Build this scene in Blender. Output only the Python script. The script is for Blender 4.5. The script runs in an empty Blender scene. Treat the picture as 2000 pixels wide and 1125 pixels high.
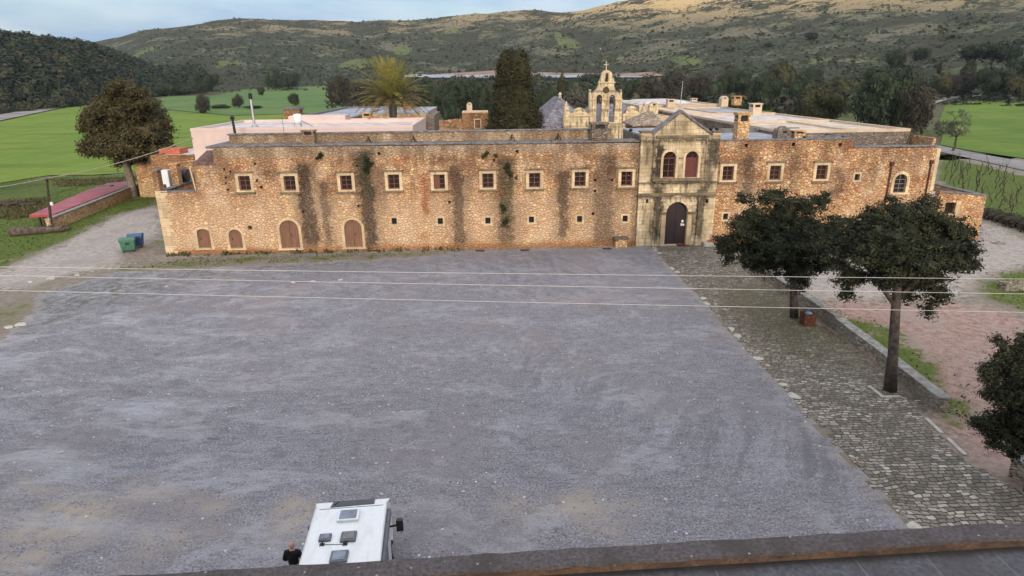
import bpy, bmesh, math, random
import numpy as np
from mathutils import Vector, Matrix
from mathutils.geometry import tessellate_polygon

# ------------------------------------------------------------------ scene, camera, world, sun, exposure
scene = bpy.context.scene
COL = scene.collection
FPX, CAM_H, CAM_D = 1250.0, 15.8, 61.29
PITCH, YAW, ROLL = [math.radians(a) for a in (18.06, 1.98, -.72)]
_r = np.array([1., 0, 0]); _u = np.array([0, math.sin(PITCH), math.cos(PITCH)]); _f = np.array([0, math.cos(PITCH), -math.sin(PITCH)])
def _yaw(w):
    c, s = math.cos(-YAW), math.sin(-YAW)
    return np.array([c*w[0]-s*w[1], s*w[0]+c*w[1], w[2]])
_cx = _yaw(math.cos(ROLL)*_r + math.sin(ROLL)*_u); _cy = _yaw(-math.sin(ROLL)*_r + math.cos(ROLL)*_u); _cz = -_yaw(_f)
cam = bpy.data.cameras.new('camera'); cam_ob = bpy.data.objects.new('camera', cam); COL.objects.link(cam_ob)
cam.sensor_width = 36; cam.lens = FPX/2000*36; cam.clip_start = .1; cam.clip_end = 8000
cam_ob.matrix_world = Matrix(((_cx[0], _cy[0], _cz[0], 0), (_cx[1], _cy[1], _cz[1], -CAM_D), (_cx[2], _cy[2], _cz[2], CAM_H), (0, 0, 0, 1)))
scene.camera = cam_ob

SUN_EL, SUN_AZ = math.radians(17), math.radians(174)     # low, almost straight behind the camera
world = bpy.data.worlds.new('World'); scene.world = world; world.use_nodes = True
wt = world.node_tree; wt.nodes.clear()
def wn(t, **k):
    n = wt.nodes.new(t)
    for a, b in k.items(): setattr(n, a, b)
    return n
sky = wn('ShaderNodeTexSky', sky_type='NISHITA', sun_disc=False)
sky.sun_elevation = SUN_EL; sky.sun_rotation = SUN_AZ; sky.air_density = 1.0; sky.dust_density = 1.5; sky.ozone_density = 1.5
tc = wn('ShaderNodeTexCoord'); mp = wn('ShaderNodeMapping'); mp.inputs['Scale'].default_value = (1, 1, 4.5)
wt.links.new(tc.outputs['Generated'], mp.inputs['Vector'])
cn = wn('ShaderNodeTexNoise'); cn.inputs['Scale'].default_value = 2.6; cn.inputs['Detail'].default_value = 6; cn.inputs['Roughness'].default_value = .5; cn.inputs['Distortion'].default_value = .4
wt.links.new(mp.outputs[0], cn.inputs['Vector'])
cr = wn('ShaderNodeValToRGB'); cr.color_ramp.elements[0].position = .42; cr.color_ramp.elements[1].position = .60
cr.color_ramp.elements[0].color = (.35, .35, .35, 1); cr.color_ramp.elements[1].color = (.97, .97, .97, 1)
wt.links.new(cn.outputs['Fac'], cr.inputs['Fac'])
mx = wn('ShaderNodeMix', data_type='RGBA')
wt.links.new(cr.outputs['Color'], mx.inputs['Factor']); wt.links.new(sky.outputs['Color'], mx.inputs['A'])
cn2 = wn('ShaderNodeTexNoise'); cn2.inputs['Scale'].default_value = 5; cn2.inputs['Detail'].default_value = 5
wt.links.new(mp.outputs[0], cn2.inputs['Vector'])
cr2 = wn('ShaderNodeValToRGB'); cr2.color_ramp.elements[0].position = .40; cr2.color_ramp.elements[1].position = .60
cr2.color_ramp.elements[0].color = (2.35, 3.5, 5.2, 1); cr2.color_ramp.elements[1].color = (4.3, 5.0, 6.1, 1)
wt.links.new(cn2.outputs['Fac'], cr2.inputs['Fac']); wt.links.new(cr2.outputs['Color'], mx.inputs['B'])
bg = wn('ShaderNodeBackground'); bg.inputs['Strength'].default_value = .10
# an overcast sky is brighter overhead than at the horizon
sx = wn('ShaderNodeSeparateXYZ'); wt.links.new(tc.outputs['Generated'], sx.inputs[0])
mr = wn('ShaderNodeMapRange'); mr.inputs['From Min'].default_value = .04; mr.inputs['From Max'].default_value = .9; mr.inputs['To Min'].default_value = 1.0; mr.inputs['To Max'].default_value = 2.3
wt.links.new(sx.outputs['Z'], mr.inputs['Value'])
mo = wn('ShaderNodeMapRange', interpolation_type='SMOOTHSTEP'); mo.inputs['From Min'].default_value = .10; mo.inputs['From Max'].default_value = .5; mo.inputs['To Max'].default_value = .85
wt.links.new(sx.outputs['Z'], mo.inputs['Value'])
mz = wn('ShaderNodeMix', data_type='RGBA'); wt.links.new(mo.outputs[0], mz.inputs['Factor']); wt.links.new(mx.outputs['Result'], mz.inputs['A']); mz.inputs['B'].default_value = (4.75, 4.75, 4.95, 1)
vm = wn('ShaderNodeVectorMath', operation='SCALE'); wt.links.new(mz.outputs['Result'], vm.inputs[0]); wt.links.new(mr.outputs[0], vm.inputs['Scale'])
wt.links.new(vm.outputs[0], bg.inputs['Color'])
wo = wn('ShaderNodeOutputWorld'); wt.links.new(bg.outputs[0], wo.inputs['Surface'])

sl = bpy.data.lights.new('sun', 'SUN'); sl.energy = 2.0; sl.angle = math.radians(12); sl.color = (1, .85, .68)
sun = bpy.data.objects.new('sun', sl); COL.objects.link(sun)
sdir = Vector((math.sin(SUN_AZ)*math.cos(SUN_EL), math.cos(SUN_AZ)*math.cos(SUN_EL), math.sin(SUN_EL)))
sun.rotation_euler = sdir.to_track_quat('Z', 'Y').to_euler(); sun.location = (0, -80, 60)
vs = scene.view_settings; vs.view_transform = 'Standard'; vs.look = 'None'; vs.exposure = 0.49; vs.gamma = 1; vs.use_curve_mapping = False
scene.cycles.max_bounces = 5; scene.cycles.diffuse_bounces = 2; scene.cycles.glossy_bounces = 2; scene.cycles.transparent_max_bounces = 4

# ------------------------------------------------------------------ measuring: picture points on real planes
def ray(x, y):
    a, b = (x-1000)/FPX, -(y-562.5)/FPX
    return a*_cx + b*_cy - _cz
CAMP = np.array([0, -CAM_D, CAM_H])
def G(x, y, z=0.0):
    w = ray(x, y); return CAMP + w*((z-CAM_H)/w[2])
def F(x, y, Y=0.0):
    w = ray(x, y); return CAMP + w*((Y+CAM_D)/w[1])
def depth_of(p): return float(np.dot(np.asarray(p)-CAMP, -_cz))

# ------------------------------------------------------------------ mesh and object helpers
WL = {}
class MB:
    def __init__(s): s.v = []; s.f = []
    def add(s, vs_, fs_):
        o = len(s.v); s.v.extend([tuple(map(float, p)) for p in vs_]); s.f.extend([tuple(i+o for i in q) for q in fs_]); return s
    def box(s, x0, x1, y0, y1, z0, z1):
        v = [(x, y, z) for z in (z0, z1) for y in (y0, y1) for x in (x0, x1)]
        return s.add(v, [(0, 2, 3, 1), (4, 5, 7, 6), (0, 1, 5, 4), (2, 6, 7, 3), (0, 4, 6, 2), (1, 3, 7, 5)])
    def hexa(s, p):   # 8 points: bottom 4 ccw, top 4 ccw
        return s.add(p, [(3, 2, 1, 0), (4, 5, 6, 7), (0, 1, 5, 4), (1, 2, 6, 5), (2, 3, 7, 6), (3, 0, 4, 7)])
    def prism(s, poly, a0, a1, axis='y', holes=()):
        """poly in the two other axes (x,z for y; x,y for z; y,z for x)"""
        def P(u, w, a): return {'y': (u, a, w), 'z': (u, w, a), 'x': (a, u, w)}[axis]
        loops = [list(poly)] + [list(h) for h in holes]
        flat = [q for l in loops for q in l]; n = len(flat)
        tri = tessellate_polygon([[Vector((q[0], q[1], 0)) for q in l] for l in loops])
        fs_ = []
        ar = lambda t: (flat[t[1]][0]-flat[t[0]][0])*(flat[t[2]][1]-flat[t[0]][1])-(flat[t[1]][1]-flat[t[0]][1])*(flat[t[2]][0]-flat[t[0]][0])
        for t in tri:
            t = tuple(t)
            if ar(t) < 0: t = t[::-1]
            fs_.append(t); fs_.append(tuple(i+n for i in t[::-1]))
        o = 0
        for l in loops:
            m = len(l)
            for i in range(m): fs_.append((o+i, o+(i+1) % m, o+(i+1) % m+n, o+i+n))
            o += m
        return s.add([P(q[0], q[1], a0) for q in flat]+[P(q[0], q[1], a1) for q in flat], fs_)
    def tube(s, path, radii, n=8, cap=True):
        path = [Vector(p) for p in path]; m = len(path)
        if not hasattr(radii, '__len__'): radii = [radii]*m
        vs_ = []; a = None
        for i in range(m):
            t = (path[min(i+1, m-1)]-path[max(i-1, 0)]).normalized()
            if a is None:
                a = t.orthogonal().normalized()
            a = (a-t*a.dot(t)).normalized() if (a-t*a.dot(t)).length > 1e-5 else t.orthogonal().normalized()
            b = t.cross(a)
            for k in range(n):
                q = 2*math.pi*k/n; vs_.append(path[i]+(a*math.cos(q)+b*math.sin(q))*radii[i])
        fs_ = [(i*n+k, i*n+(k+1) % n, (i+1)*n+(k+1) % n, (i+1)*n+k) for i in range(m-1) for k in range(n)]
        if cap: fs_ += [tuple(range(n))[::-1], tuple((m-1)*n+k for k in range(n))]
        return s.add(vs_, fs_)
    def lathe(s, prof, c, n=12):
        vs_ = []; m = len(prof)
        for r, z in prof:
            for k in range(n):
                q = 2*math.pi*k/n; vs_.append((c[0]+r*math.cos(q), c[1]+r*math.sin(q), c[2]+z))
        fs_ = [(i*n+k, i*n+(k+1) % n, (i+1)*n+(k+1) % n, (i+1)*n+k) for i in range(m-1) for k in range(n)]
        fs_ += [tuple(range(n))[::-1], tuple((m-1)*n+k for k in range(n))]
        return s.add(vs_, fs_)
    def rock(s, c, r, rng, sq=.7):
        bm = bmesh.new(); bmesh.ops.create_icosphere(bm, subdivisions=2, radius=1)
        ph = [rng.uniform(0, 6) for _ in range(6)]
        vs_ = []
        for v in bm.verts:
            p = v.co; k = 1+.22*math.sin(2.3*p.x+ph[0])*math.sin(2.9*p.y+ph[1])+.16*math.sin(4*p.z+ph[2]+3*p.x)
            vs_.append((c[0]+p.x*r[0]*k, c[1]+p.y*r[1]*k, c[2]+p.z*r[2]*k*sq))
        fs_ = [tuple(v.index for v in f.verts) for f in bm.faces]; bm.free()
        return s.add(vs_, fs_)
    def build(s, name, mat, parent=None, origin=None, smooth=False, bevel=0.0, seg=2):
        if origin is None: origin = WL[parent] if parent is not None else (0, 0, 0)
        origin = Vector(origin); me = bpy.data.meshes.new(name)
        me.from_pydata([tuple(Vector(p)-origin) for p in s.v], [], s.f); me.validate(); me.update()
        me.materials.append(mat)
        if smooth:
            for p in me.polygons: p.use_smooth = True
        return link(name, me, parent, origin, bevel, seg)
def link(name, me, parent, origin, bevel=0.0, seg=2):
    o = bpy.data.objects.new(name, me); COL.objects.link(o)
    origin = Vector(origin)
    if parent is not None:
        o.parent = parent; o.location = origin-WL[parent]
    else: o.location = origin
    WL[o] = origin
    if bevel:
        b = o.modifiers.new('bevel', 'BEVEL'); b.width = bevel; b.segments = seg; b.limit_method = 'ANGLE'; b.angle_limit = math.radians(40)
    return o
def np_mesh(name, V, faces, mat, parent=None, origin=(0, 0, 0), smooth=False, attr=None):
    """faces: list of (m,k) index arrays"""
    me = bpy.data.meshes.new(name); V = np.asarray(V, dtype=np.float32)-np.asarray(origin, dtype=np.float32)
    me.vertices.add(len(V)); me.vertices.foreach_set('co', V.ravel())
    tot = sum(a.size for a in faces); npoly = sum(len(a) for a in faces)
    me.loops.add(tot); me.loops.foreach_set('vertex_index', np.concatenate([a.ravel() for a in faces]).astype(np.int32))
    me.polygons.add(npoly)
    lens = np.concatenate([np.full(len(a), a.shape[1]) for a in faces]); st = np.concatenate([[0], np.cumsum(lens)[:-1]])
    me.polygons.foreach_set('loop_start', st.astype(np.int32)); me.polygons.foreach_set('loop_total', lens.astype(np.int32))
    if smooth: me.polygons.foreach_set('use_smooth', np.ones(npoly, dtype=bool))
    me.update(calc_edges=True); me.validate()
    me.materials.append(mat)
    if attr:
        for an, arr in attr.items():
            at = me.color_attributes.new(an, 'FLOAT_COLOR', 'POINT'); at.data.foreach_set('color', np.asarray(arr, dtype=np.float32).ravel())
    return link(name, me, parent, origin)
def tag(o, label=None, cat=None, group=None, kind=None):
    if label: o['label'] = label
    if cat: o['category'] = cat
    if group: o['group'] = group
    if kind: o['kind'] = kind
    return o
def empty(name, loc, label=None, cat=None, group=None):
    o = bpy.data.objects.new(name, None); COL.objects.link(o); o.location = loc; WL[o] = Vector(loc); o.empty_display_size = .3
    return tag(o, label, cat, group)
def copy_tree(o, parent=None, loc=None):
    c = o.copy(); COL.objects.link(c)
    if parent is not None: c.parent = parent
    if loc is not None: c.location = loc
    for ch in list(o.children): copy_tree(ch, c)
    return c

# ------------------------------------------------------------------ material helpers
class M:
    def __init__(s, name):
        s.m = bpy.data.materials.new(name); s.m.use_nodes = True; s.t = s.m.node_tree; s.t.nodes.clear()
        s.geo = s.n('ShaderNodeNewGeometry'); s.pos = s.geo.outputs['Position']; s.isl = s.geo.outputs['Random Per Island']
    def n(s, t, **k):
        n = s.t.nodes.new(t)
        for a, b in k.items(): setattr(n, a, b)
        return n
    def put(s, sock, v):
        if hasattr(v, 'is_linked'): s.t.links.new(v, sock)
        else:
            if hasattr(sock.default_value, '__len__') and hasattr(v, '__len__') and len(v) == 3 and len(sock.default_value) == 4: v = (*v, 1)
            sock.default_value = v
    def math(s, op, a, b=0.0, c=None, clamp=False):
        n = s.n('ShaderNodeMath', operation=op, use_clamp=clamp); s.put(n.inputs[0], a); s.put(n.inputs[1], b)
        if c is not None: s.put(n.inputs[2], c)
        return n.outputs[0]
    def mix(s, fac, a, b, blend='MIX'):
        n = s.n('ShaderNodeMix', data_type='RGBA', blend_type=blend); s.put(n.inputs['Factor'], fac); s.put(n.inputs['A'], a); s.put(n.inputs['B'], b)
        return n.outputs['Result']
    def rng(s, v, a, b, c=0.0, d=1.0, smooth=True):
        n = s.n('ShaderNodeMapRange', interpolation_type='SMOOTHSTEP' if smooth else 'LINEAR')
        for i, q in enumerate((v, a, b, c, d)): s.put(n.inputs[i], q)
        return n.outputs[0]
    def map(s, vec, scale=(1, 1, 1), loc=(0, 0, 0), rot=(0, 0, 0)):
        n = s.n('ShaderNodeMapping'); s.put(n.inputs[0], vec); n.inputs['Location'].default_value = loc; n.inputs['Rotation'].default_value = rot; n.inputs['Scale'].default_value = scale
        return n.outputs[0]
    def noise(s, vec, scale=1.0, detail=3.0, rough=.5, dist=0.0, col=False):
        n = s.n('ShaderNodeTexNoise'); s.put(n.inputs['Vector'], vec); n.inputs['Scale'].default_value = scale; n.inputs['Detail'].default_value = detail
        n.inputs['Roughness'].default_value = rough; n.inputs['Distortion'].default_value = dist
        return n.outputs['Color' if col else 'Fac']
    def vor(s, vec, scale=1.0, feature='F1', rand=1.0, out='Distance'):
        n = s.n('ShaderNodeTexVoronoi', feature=feature); s.put(n.inputs['Vector'], vec); n.inputs['Scale'].default_value = scale; n.inputs['Randomness'].default_value = rand
        return n.outputs[out]
    def ramp(s, fac, stops, interp='LINEAR'):
        n = s.n('ShaderNodeValToRGB'); s.put(n.inputs[0], fac); r = n.color_ramp; r.interpolation = interp
        while len(r.elements) < len(stops): r.elements.new(.5)
        for e, (p, c) in zip(r.elements, stops): e.position = p; e.color = (*c, 1) if len(c) == 3 else c
        return n.outputs[0]
    def sep(s, vec):
        n = s.n('ShaderNodeSeparateXYZ'); s.put(n.inputs[0], vec); return n.outputs
    def vadd(s, a, b):
        n = s.n('ShaderNodeVectorMath', operation='ADD'); s.put(n.inputs[0], a); s.put(n.inputs[1], b); return n.outputs[0]
    def vscale(s, a, k):
        n = s.n('ShaderNodeVectorMath', operation='SCALE'); s.put(n.inputs[0], a); n.inputs['Scale'].default_value = k; return n.outputs[0]
    def warp(s, vec, scale, amt, detail=2):
        c = s.noise(vec, scale, detail, col=True)
        return s.vadd(vec, s.vscale(s.vadd(c, (-.5, -.5, -.5)), amt))
    def attr(s, name):
        n = s.n('ShaderNodeVertexColor', layer_name=name); q = s.n('ShaderNodeSeparateColor'); s.t.links.new(n.outputs[0], q.inputs[0]); return q.outputs
    def bump(s, h, strength=.5, dist=.05):
        n = s.n('ShaderNodeBump'); n.inputs['Strength'].default_value = strength; n.inputs['Distance'].default_value = dist; s.put(n.inputs['Height'], h); return n.outputs[0]
    def out(s, col, rough=.8, metal=0.0, normal=None, spec=.3, trans=0.0, coat=0.0):
        b = s.n('ShaderNodeBsdfPrincipled'); s.put(b.inputs['Base Color'], col); s.put(b.inputs['Roughness'], rough); s.put(b.inputs['Metallic'], metal)
        s.put(b.inputs['Specular IOR Level'], spec); s.put(b.inputs['Transmission Weight'], trans); s.put(b.inputs['Coat Weight'], coat)
        if normal is not None: s.put(b.inputs['Normal'], normal)
        o = s.n('ShaderNodeOutputMaterial'); s.t.links.new(b.outputs[0], o.inputs['Surface']); return s.m
def plain_mat(name, col, rough=.7, metal=0.0, var=.25, scale=3.0, spec=.3, coat=0.0, bump=0.0):
    m = M(name); n = m.noise(m.pos, scale, 5, .6)
    c = m.mix(m.rng(n, .3, .7), tuple(x*(1-var) for x in col), tuple(min(1, x*(1+var)) for x in col))
    return m.out(c, rough, metal, m.bump(n, bump, .03) if bump else None, spec, 0, coat)
# ------------------------------------------------------------------ materials
def stain_mask(m, x, z, items):
    """items: (x0, halfwidth, ztop, zbot, strength) -> mask socket: run-off stains that hang down the wall"""
    wob = m.noise(m.map(m.pos, (.4, 1, .55)), 1.0, 4, .6)
    xs = m.math('ADD', x, m.math('ADD', m.math('MULTIPLY', m.math('SUBTRACT', wob, .5), 1.6), m.math('MULTIPLY', m.math('SUBTRACT', m.noise(m.pos, 2.6, 5, .75), .5), 1.5)))
    tot = None
    for x0, w, zt, zb, st in items:
        d = m.math('ABSOLUTE', m.math('SUBTRACT', xs, x0))
        a = m.math('MAXIMUM', m.rng(d, w*.5, w*1.45, 1, 0), m.rng(d, w*.8, w*2.9, .45, 0))
        b = m.math('MULTIPLY', m.rng(z, zt, zt-.7, 0, 1), m.rng(z, zb-.4, zb+.8, 0, 1))
        k = m.math('MULTIPLY', m.math('MULTIPLY', a, b), st)
        tot = k if tot is None else m.math('MAXIMUM', tot, k)
    brk = m.noise(m.pos, 3.2, 5, .65)
    return m.math('MULTIPLY', tot, m.rng(brk, .28, .48, .68, 1))
def rubble(name, stones, mortar, scale=2.6, mort=(.02, .09), dark=(), rust=(), green=(), foot=None, top=None, lower=None, flat=1.45, rough=.9, tint=.62, weather=None):
    m = M(name); x, y, z = m.sep(m.pos)
    p = m.map(m.warp(m.pos, 1.3, .22), (1, 1, flat))
    e = m.vor(p, scale, 'DISTANCE_TO_EDGE', 1); c = m.vor(p, scale, 'F1', 1, 'Color'); cs = m.sep(c)
    e2 = m.vor(p, scale*2.3, 'DISTANCE_TO_EDGE', 1); c2 = m.sep(m.vor(p, scale*2.3, 'F1', 1, 'Color'))
    st = m.ramp(cs[0], stones)
    n1 = m.noise(m.pos, .45, 4, .6); n2 = m.noise(m.pos, 7, 4, .65); n3 = m.noise(m.pos, 1.1, 3, .6)
    st = m.mix(.55, st, m.mix(n2, (.2, .17, .13), (.95, .86, .72)), 'OVERLAY')
    small = m.ramp(c2[1], stones); mo = m.mix(m.rng(n2, .35, .7), mortar, tuple(min(1, q*1.7) for q in mortar))
    mo = m.mix(m.math('MULTIPLY', m.rng(c2[0], .45, .55), m.rng(e2, .03, .10)), mo, small)
    lim = m.rng(n3, .3, .7, mort[1], mort[1]*.35)
    keep = m.math('MULTIPLY', m.rng(e, mort[0], m.math('ADD', lim, mort[0]+.02)), m.rng(cs[1], .08, .2))
    col = m.mix(keep, mo, st)
    small_rub = m.mix(m.rng(e2, .015, .07), mo, small)      # repairs in smaller rubble
    col = m.mix(m.rng(m.noise(m.map(m.pos, (.8, .8, 1.3)), .42, 3, .6), .50, .55), col, m.mix(.25, small_rub, col))
    crack = m.math('MULTIPLY', m.rng(e, .0, .035, 1, 0), m.rng(m.noise(m.pos, 2.1, 3), .45, .6))
    col = m.mix(m.math('MULTIPLY', crack, .7), col, (.06, .04, .025))
    col = m.mix(tint, col, m.ramp(n1, [(.30, (.24, .16, .11)), (.47, (.46, .42, .38)), (.58, (.56, .52, .46)), (.72, (.86, .74, .58))]), 'OVERLAY')
    pl_ = m.noise(m.pos, .33, 4, .6)      # patches of old pale lime render
    if lower: col = m.mix(m.math('MULTIPLY', m.math('MULTIPLY', m.rng(pl_, .52, .62), m.rng(n2, .3, .55)), .6), col, (.70, .53, .36))
    if lower: col = m.mix(m.math('MULTIPLY', m.rng(m.math('ADD', z, m.math('MULTIPLY', n1, 3)), lower[0]+2.6, lower[0]+.2), m.rng(n1, .3, .62, .95, .45)), col, m.mix(.68, col, lower[1]))
    if top: col = m.mix(m.math('MULTIPLY', m.rng(m.math('ADD', z, m.math('MULTIPLY', n3, .5)), top[0]+.1, top[0]+.5), m.rng(n2, .25, .6, .35, .85)), col, top[1])
    if foot: col = m.mix(m.math('MULTIPLY', m.rng(m.math('ADD', z, m.math('MULTIPLY', n1, .9)), 1.35, .55), m.rng(n2, .3, .6, .45, .95)), col, foot)
    if weather is not None:     # broad rain weathering, heavier towards the wall head
        nw = m.noise(m.map(m.pos, (.5, .5, .22)), 1.0, 6, .68); up = m.rng(z, weather-2.6, weather+2.6, .12, .85)
        col = m.mix(m.math('MULTIPLY', m.math('MULTIPLY', m.rng(nw, .38, .58), up), m.rng(n2, .3, .6, .6, 1)), col, m.mix(.78, col, (.125, .062, .036)))
    if dark: col = m.mix(stain_mask(m, x, z, dark), col, m.mix(m.rng(e2, .02, .12), (.014, .011, .010), m.mix(.8, col, (.062, .045, .038))))
    if rust: col = m.mix(stain_mask(m, x, z, rust), col, (.32, .10, .035))
    if green: col = m.mix(m.math('MULTIPLY', stain_mask(m, x, z, green), m.rng(n2, .4, .6)), col, (.05, .06, .025))
    h = m.math('ADD', m.math('MULTIPLY', m.rng(e, 0, .16), 1.0), m.math('MULTIPLY', n2, .5))
    return m.out(col, rough, 0, m.bump(h, .9, .09), .15)
CREAM = [(0, (.30, .18, .10)), (.22, (.58, .41, .26)), (.45, (.45, .29, .17)), (.7, (.76, .59, .41)), (1, (.62, .45, .29))]
TAN = [(0, (.38, .215, .12)), (.22, (.61, .415, .265)), (.45, (.49, .305, .18)), (.72, (.80, .60, .42)), (1, (.65, .455, .295))]
def XF(px, py=400): return float(F(px, py)[0])
LEFT_DARK = [(XF(600), .75, 8.9, .3, .95), (XF(634), .45, 7.2, .4, .72), (XF(717), .72, 9.9, .0, .97), (XF(895), .62, 8.6, .1, .85), (XF(988), .85, 9.2, .1, .78), (XF(1100), .55, 7.8, .5, .85),
             (XF(1180), 1.1, 9.3, 0, .75), (XF(545), 1.2, 8.2, 7.2, .5), (XF(750), .5, 8.4, 3, .3), (XF(870), 1.6, 9.4, 8.0, .5), (XF(690), 1.8, 9.3, 8.1, .4), (XF(480), 2.5, 8.0, 7.4, .5), (XF(445), 1.6, 6.2, 5.6, .6), (XF(1240), .3, 9.5, .5, .5)]
MAT = {}
MAT['rubble_west'] = rubble('rubble_masonry', TAN, (.36, .18, .088), 3.1, (.012, .07), dark=LEFT_DARK, weather=5.2, rust=[(XF(830), .26, 7.6, 3.2, .72), (XF(829), .22, 2.2, .6, .45), (XF(975), .2, 6.4, 5, .6)],
                            green=[(XF(716), .6, 9.9, 5, .9), (XF(990), .5, 9, 2, .7)], foot=(.36, .145, .05), top=(9.15, (.42, .345, .25)), lower=(5.6, (.75, .54, .345)))
MAT['rubble_red'] = rubble('rubble_red_mortar', CREAM, (.36, .165, .08), 2.9, (.04, .12), dark=[(XF(1455), .6, 8.9, 4, .8), (XF(1545), .45, 9, 5, .45), (XF(1634), .5, 7.6, 4.2, .65), (XF(1700), .3, 8.2, 5, .3)], weather=6.5, foot=(.40, .17, .07), lower=(2.5, (.6, .38, .2)))
MAT['rubble_tan'] = rubble('rubble_tan', CREAM, (.36, .22, .11), 2.8)
MAT['rubble_brown'] = rubble('rubble_brown', [(0, (.2, .12, .07)), (.5, (.33, .2, .12)), (1, (.45, .3, .18))], (.24, .12, .06), 2.6)
MAT['rubble_grey'] = rubble('rubble_grey', [(0, (.12, .105, .1)), (.5, (.2, .18, .165)), (1, (.32, .28, .25))], (.13, .11, .1), 2.6)
def ashlar(name, base, darkitems=(), bands=(), amt=1.0, scale=(.62, .36)):
    m = M(name); x, y, z = m.sep(m.pos)
    cmb = m.n('ShaderNodeCombineXYZ'); m.put(cmb.inputs[0], m.math('ADD', x, m.math('MULTIPLY', y, .83))); m.put(cmb.inputs[1], z)
    w = m.warp(cmb.outputs[0], .9, .07)
    b = m.n('ShaderNodeTexBrick'); m.put(b.inputs['Vector'], w); b.inputs['Scale'].default_value = 1; b.inputs['Brick Width'].default_value = scale[0]; b.inputs['Row Height'].default_value = scale[1]
    b.inputs['Mortar Size'].default_value = .014; b.inputs['Mortar Smooth'].default_value = .6
    lo = tuple(q*.78 for q in base); hi = tuple(min(1, q*1.12) for q in base)
    b.inputs['Color1'].default_value = (*lo, 1); b.inputs['Color2'].default_value = (*hi, 1); b.inputs['Mortar'].default_value = (*[q*.5 for q in base], 1)
    n1 = m.noise(m.map(m.pos, (.7, .7, .35)), 1.1, 5, .65); n2 = m.noise(m.pos, 6, 5, .65); n3 = m.noise(m.map(m.pos, (2.2, 2.2, .3)), 1.3, 5, .65)
    col = m.mix(.5, b.outputs[0], m.mix(n2, (.3, .27, .22), (.8, .74, .64)), 'OVERLAY')
    col = m.mix(m.math('MULTIPLY', m.rng(n1, .47, .66), .75*amt), col, (.33, .235, .13))
    grime = m.math('MULTIPLY', m.rng(n3, .49, .66), m.rng(n2, .35, .6, .5, 1))
    col = m.mix(m.math('MULTIPLY', grime, .92*amt), col, (.045, .04, .032))
    for z0, zw, st in bands:
        d = m.math('SUBTRACT', z0, m.math('ADD', z, m.math('MULTIPLY', n3, zw*.6)))
        k = m.math('MULTIPLY', m.rng(d, -.05, .05), m.rng(d, zw*.2, zw, 1, 0))
        col = m.mix(m.math('MULTIPLY', m.math('MULTIPLY', k, m.rng(n2, .3, .55)), st), col, (.04, .036, .028))
    if darkitems: col = m.mix(stain_mask(m, x, z, darkitems), col, (.035, .028, .022))
    return m.out(col, .85, 0, m.bump(m.math('ADD', m.math('MULTIPLY', b.outputs['Fac'], -.6), m.math('MULTIPLY', n2, .7)), .7, .05), .15)
MAT['gate_stone'] = ashlar('gate_limestone', (.70, .575, .40), [(XF(1284, 330), .62, 10.2, 6.2, .97), (XF(1281, 420), .4, 6.3, .5, .9), (XF(1366, 420), .45, 6.3, .3, .85), (XF(1392, 300), .75, 10.6, 7.2, .88), (XF(1262, 300), .5, 10.6, 7.5, .45), (XF(1330, 250), .9, 12.4, 10.6, .5), (XF(1300, 250), .9, 11.6, 10.3, .6), (XF(1384, 330), .5, 8.5, 5, .6)],
                            [(10.40, .5, .7), (6.45, .55, .8), (5.02, .45, .7), (10.9, .9, .6)], .85)
MAT['church_stone'] = ashlar('church_limestone', (.66, .545, .38), [], [(9.8, .5, .4), (14.4, .5, .7), (11.9, .4, .6)], .9)
MAT['trim_stone'] = ashlar('trim_limestone', (.60, .475, .325), (), (), .35, (2.0, .9))
MAT['dark_trim'] = ashlar('weathered_trim', (.17, .14, .105), (), (), .8, (2.0, .9))
MAT['coping'] = plain_mat('weathered_cement', (.15, .14, .142), .85, var=.45, scale=2.2)
MAT['roof_grey'] = plain_mat('grey_roof_screed', (.27, .28, .315), .6, var=.3, scale=.5)
MAT['roof_pale'] = plain_mat('pale_roof_screed', (.50, .45, .43), .7, var=.3, scale=.6)
MAT['roof_cream'] = plain_mat('cream_roof_render', (.50, .415, .335), .8, var=.3, scale=.5)
MAT['pink'] = plain_mat('pink_render', (.61, .475, .435), .85, var=.07, scale=.5)
MAT['cream'] = plain_mat('cream_render', (.54, .42, .30), .85, var=.12, scale=.8)
MAT['glass'] = plain_mat('dark_window_glass', (.022, .016, .014), .12, var=.3, scale=5, spec=.6)
def wood(name, c, sc=8.0, rough=.6):
    m = M(name); g = m.noise(m.map(m.pos, (6, 6, .5)), 3, 5, .6, .5); x, y, z = m.sep(m.pos)
    gap = m.rng(m.math('ABSOLUTE', m.math('SUBTRACT', m.math('FRACT', m.math('MULTIPLY', x, 5.2)), .5)), .44, .49)
    col = m.mix(m.rng(g, .3, .7), tuple(q*.7 for q in c), tuple(q*1.25 for q in c))
    col = m.mix(m.math('MULTIPLY', gap, .65), col, tuple(q*.3 for q in c))
    return m.out(col, rough, 0, None, .3)
MAT['door_wood'] = wood('weathered_door_wood', (.205, .105, .066))
MAT['gate_wood'] = wood('dark_gate_wood', (.036, .023, .024), rough=.5)
MAT['sash'] = plain_mat('brown_sash_paint', (.15, .055, .036), .5, var=.2, scale=6)
MAT['red_sash'] = plain_mat('dark_red_shutter_paint', (.11, .03, .025), .5, var=.25, scale=6)
MAT['iron'] = plain_mat('dark_iron', (.03, .025, .022), .6, .4, var=.4, scale=8)
MAT['rust'] = plain_mat('rusty_steel', (.10, .036, .022), .75, .2, var=.5, scale=5)
MAT['bronze'] = plain_mat('old_bronze', (.07, .045, .03), .55, .7, var=.3, scale=5)
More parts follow.
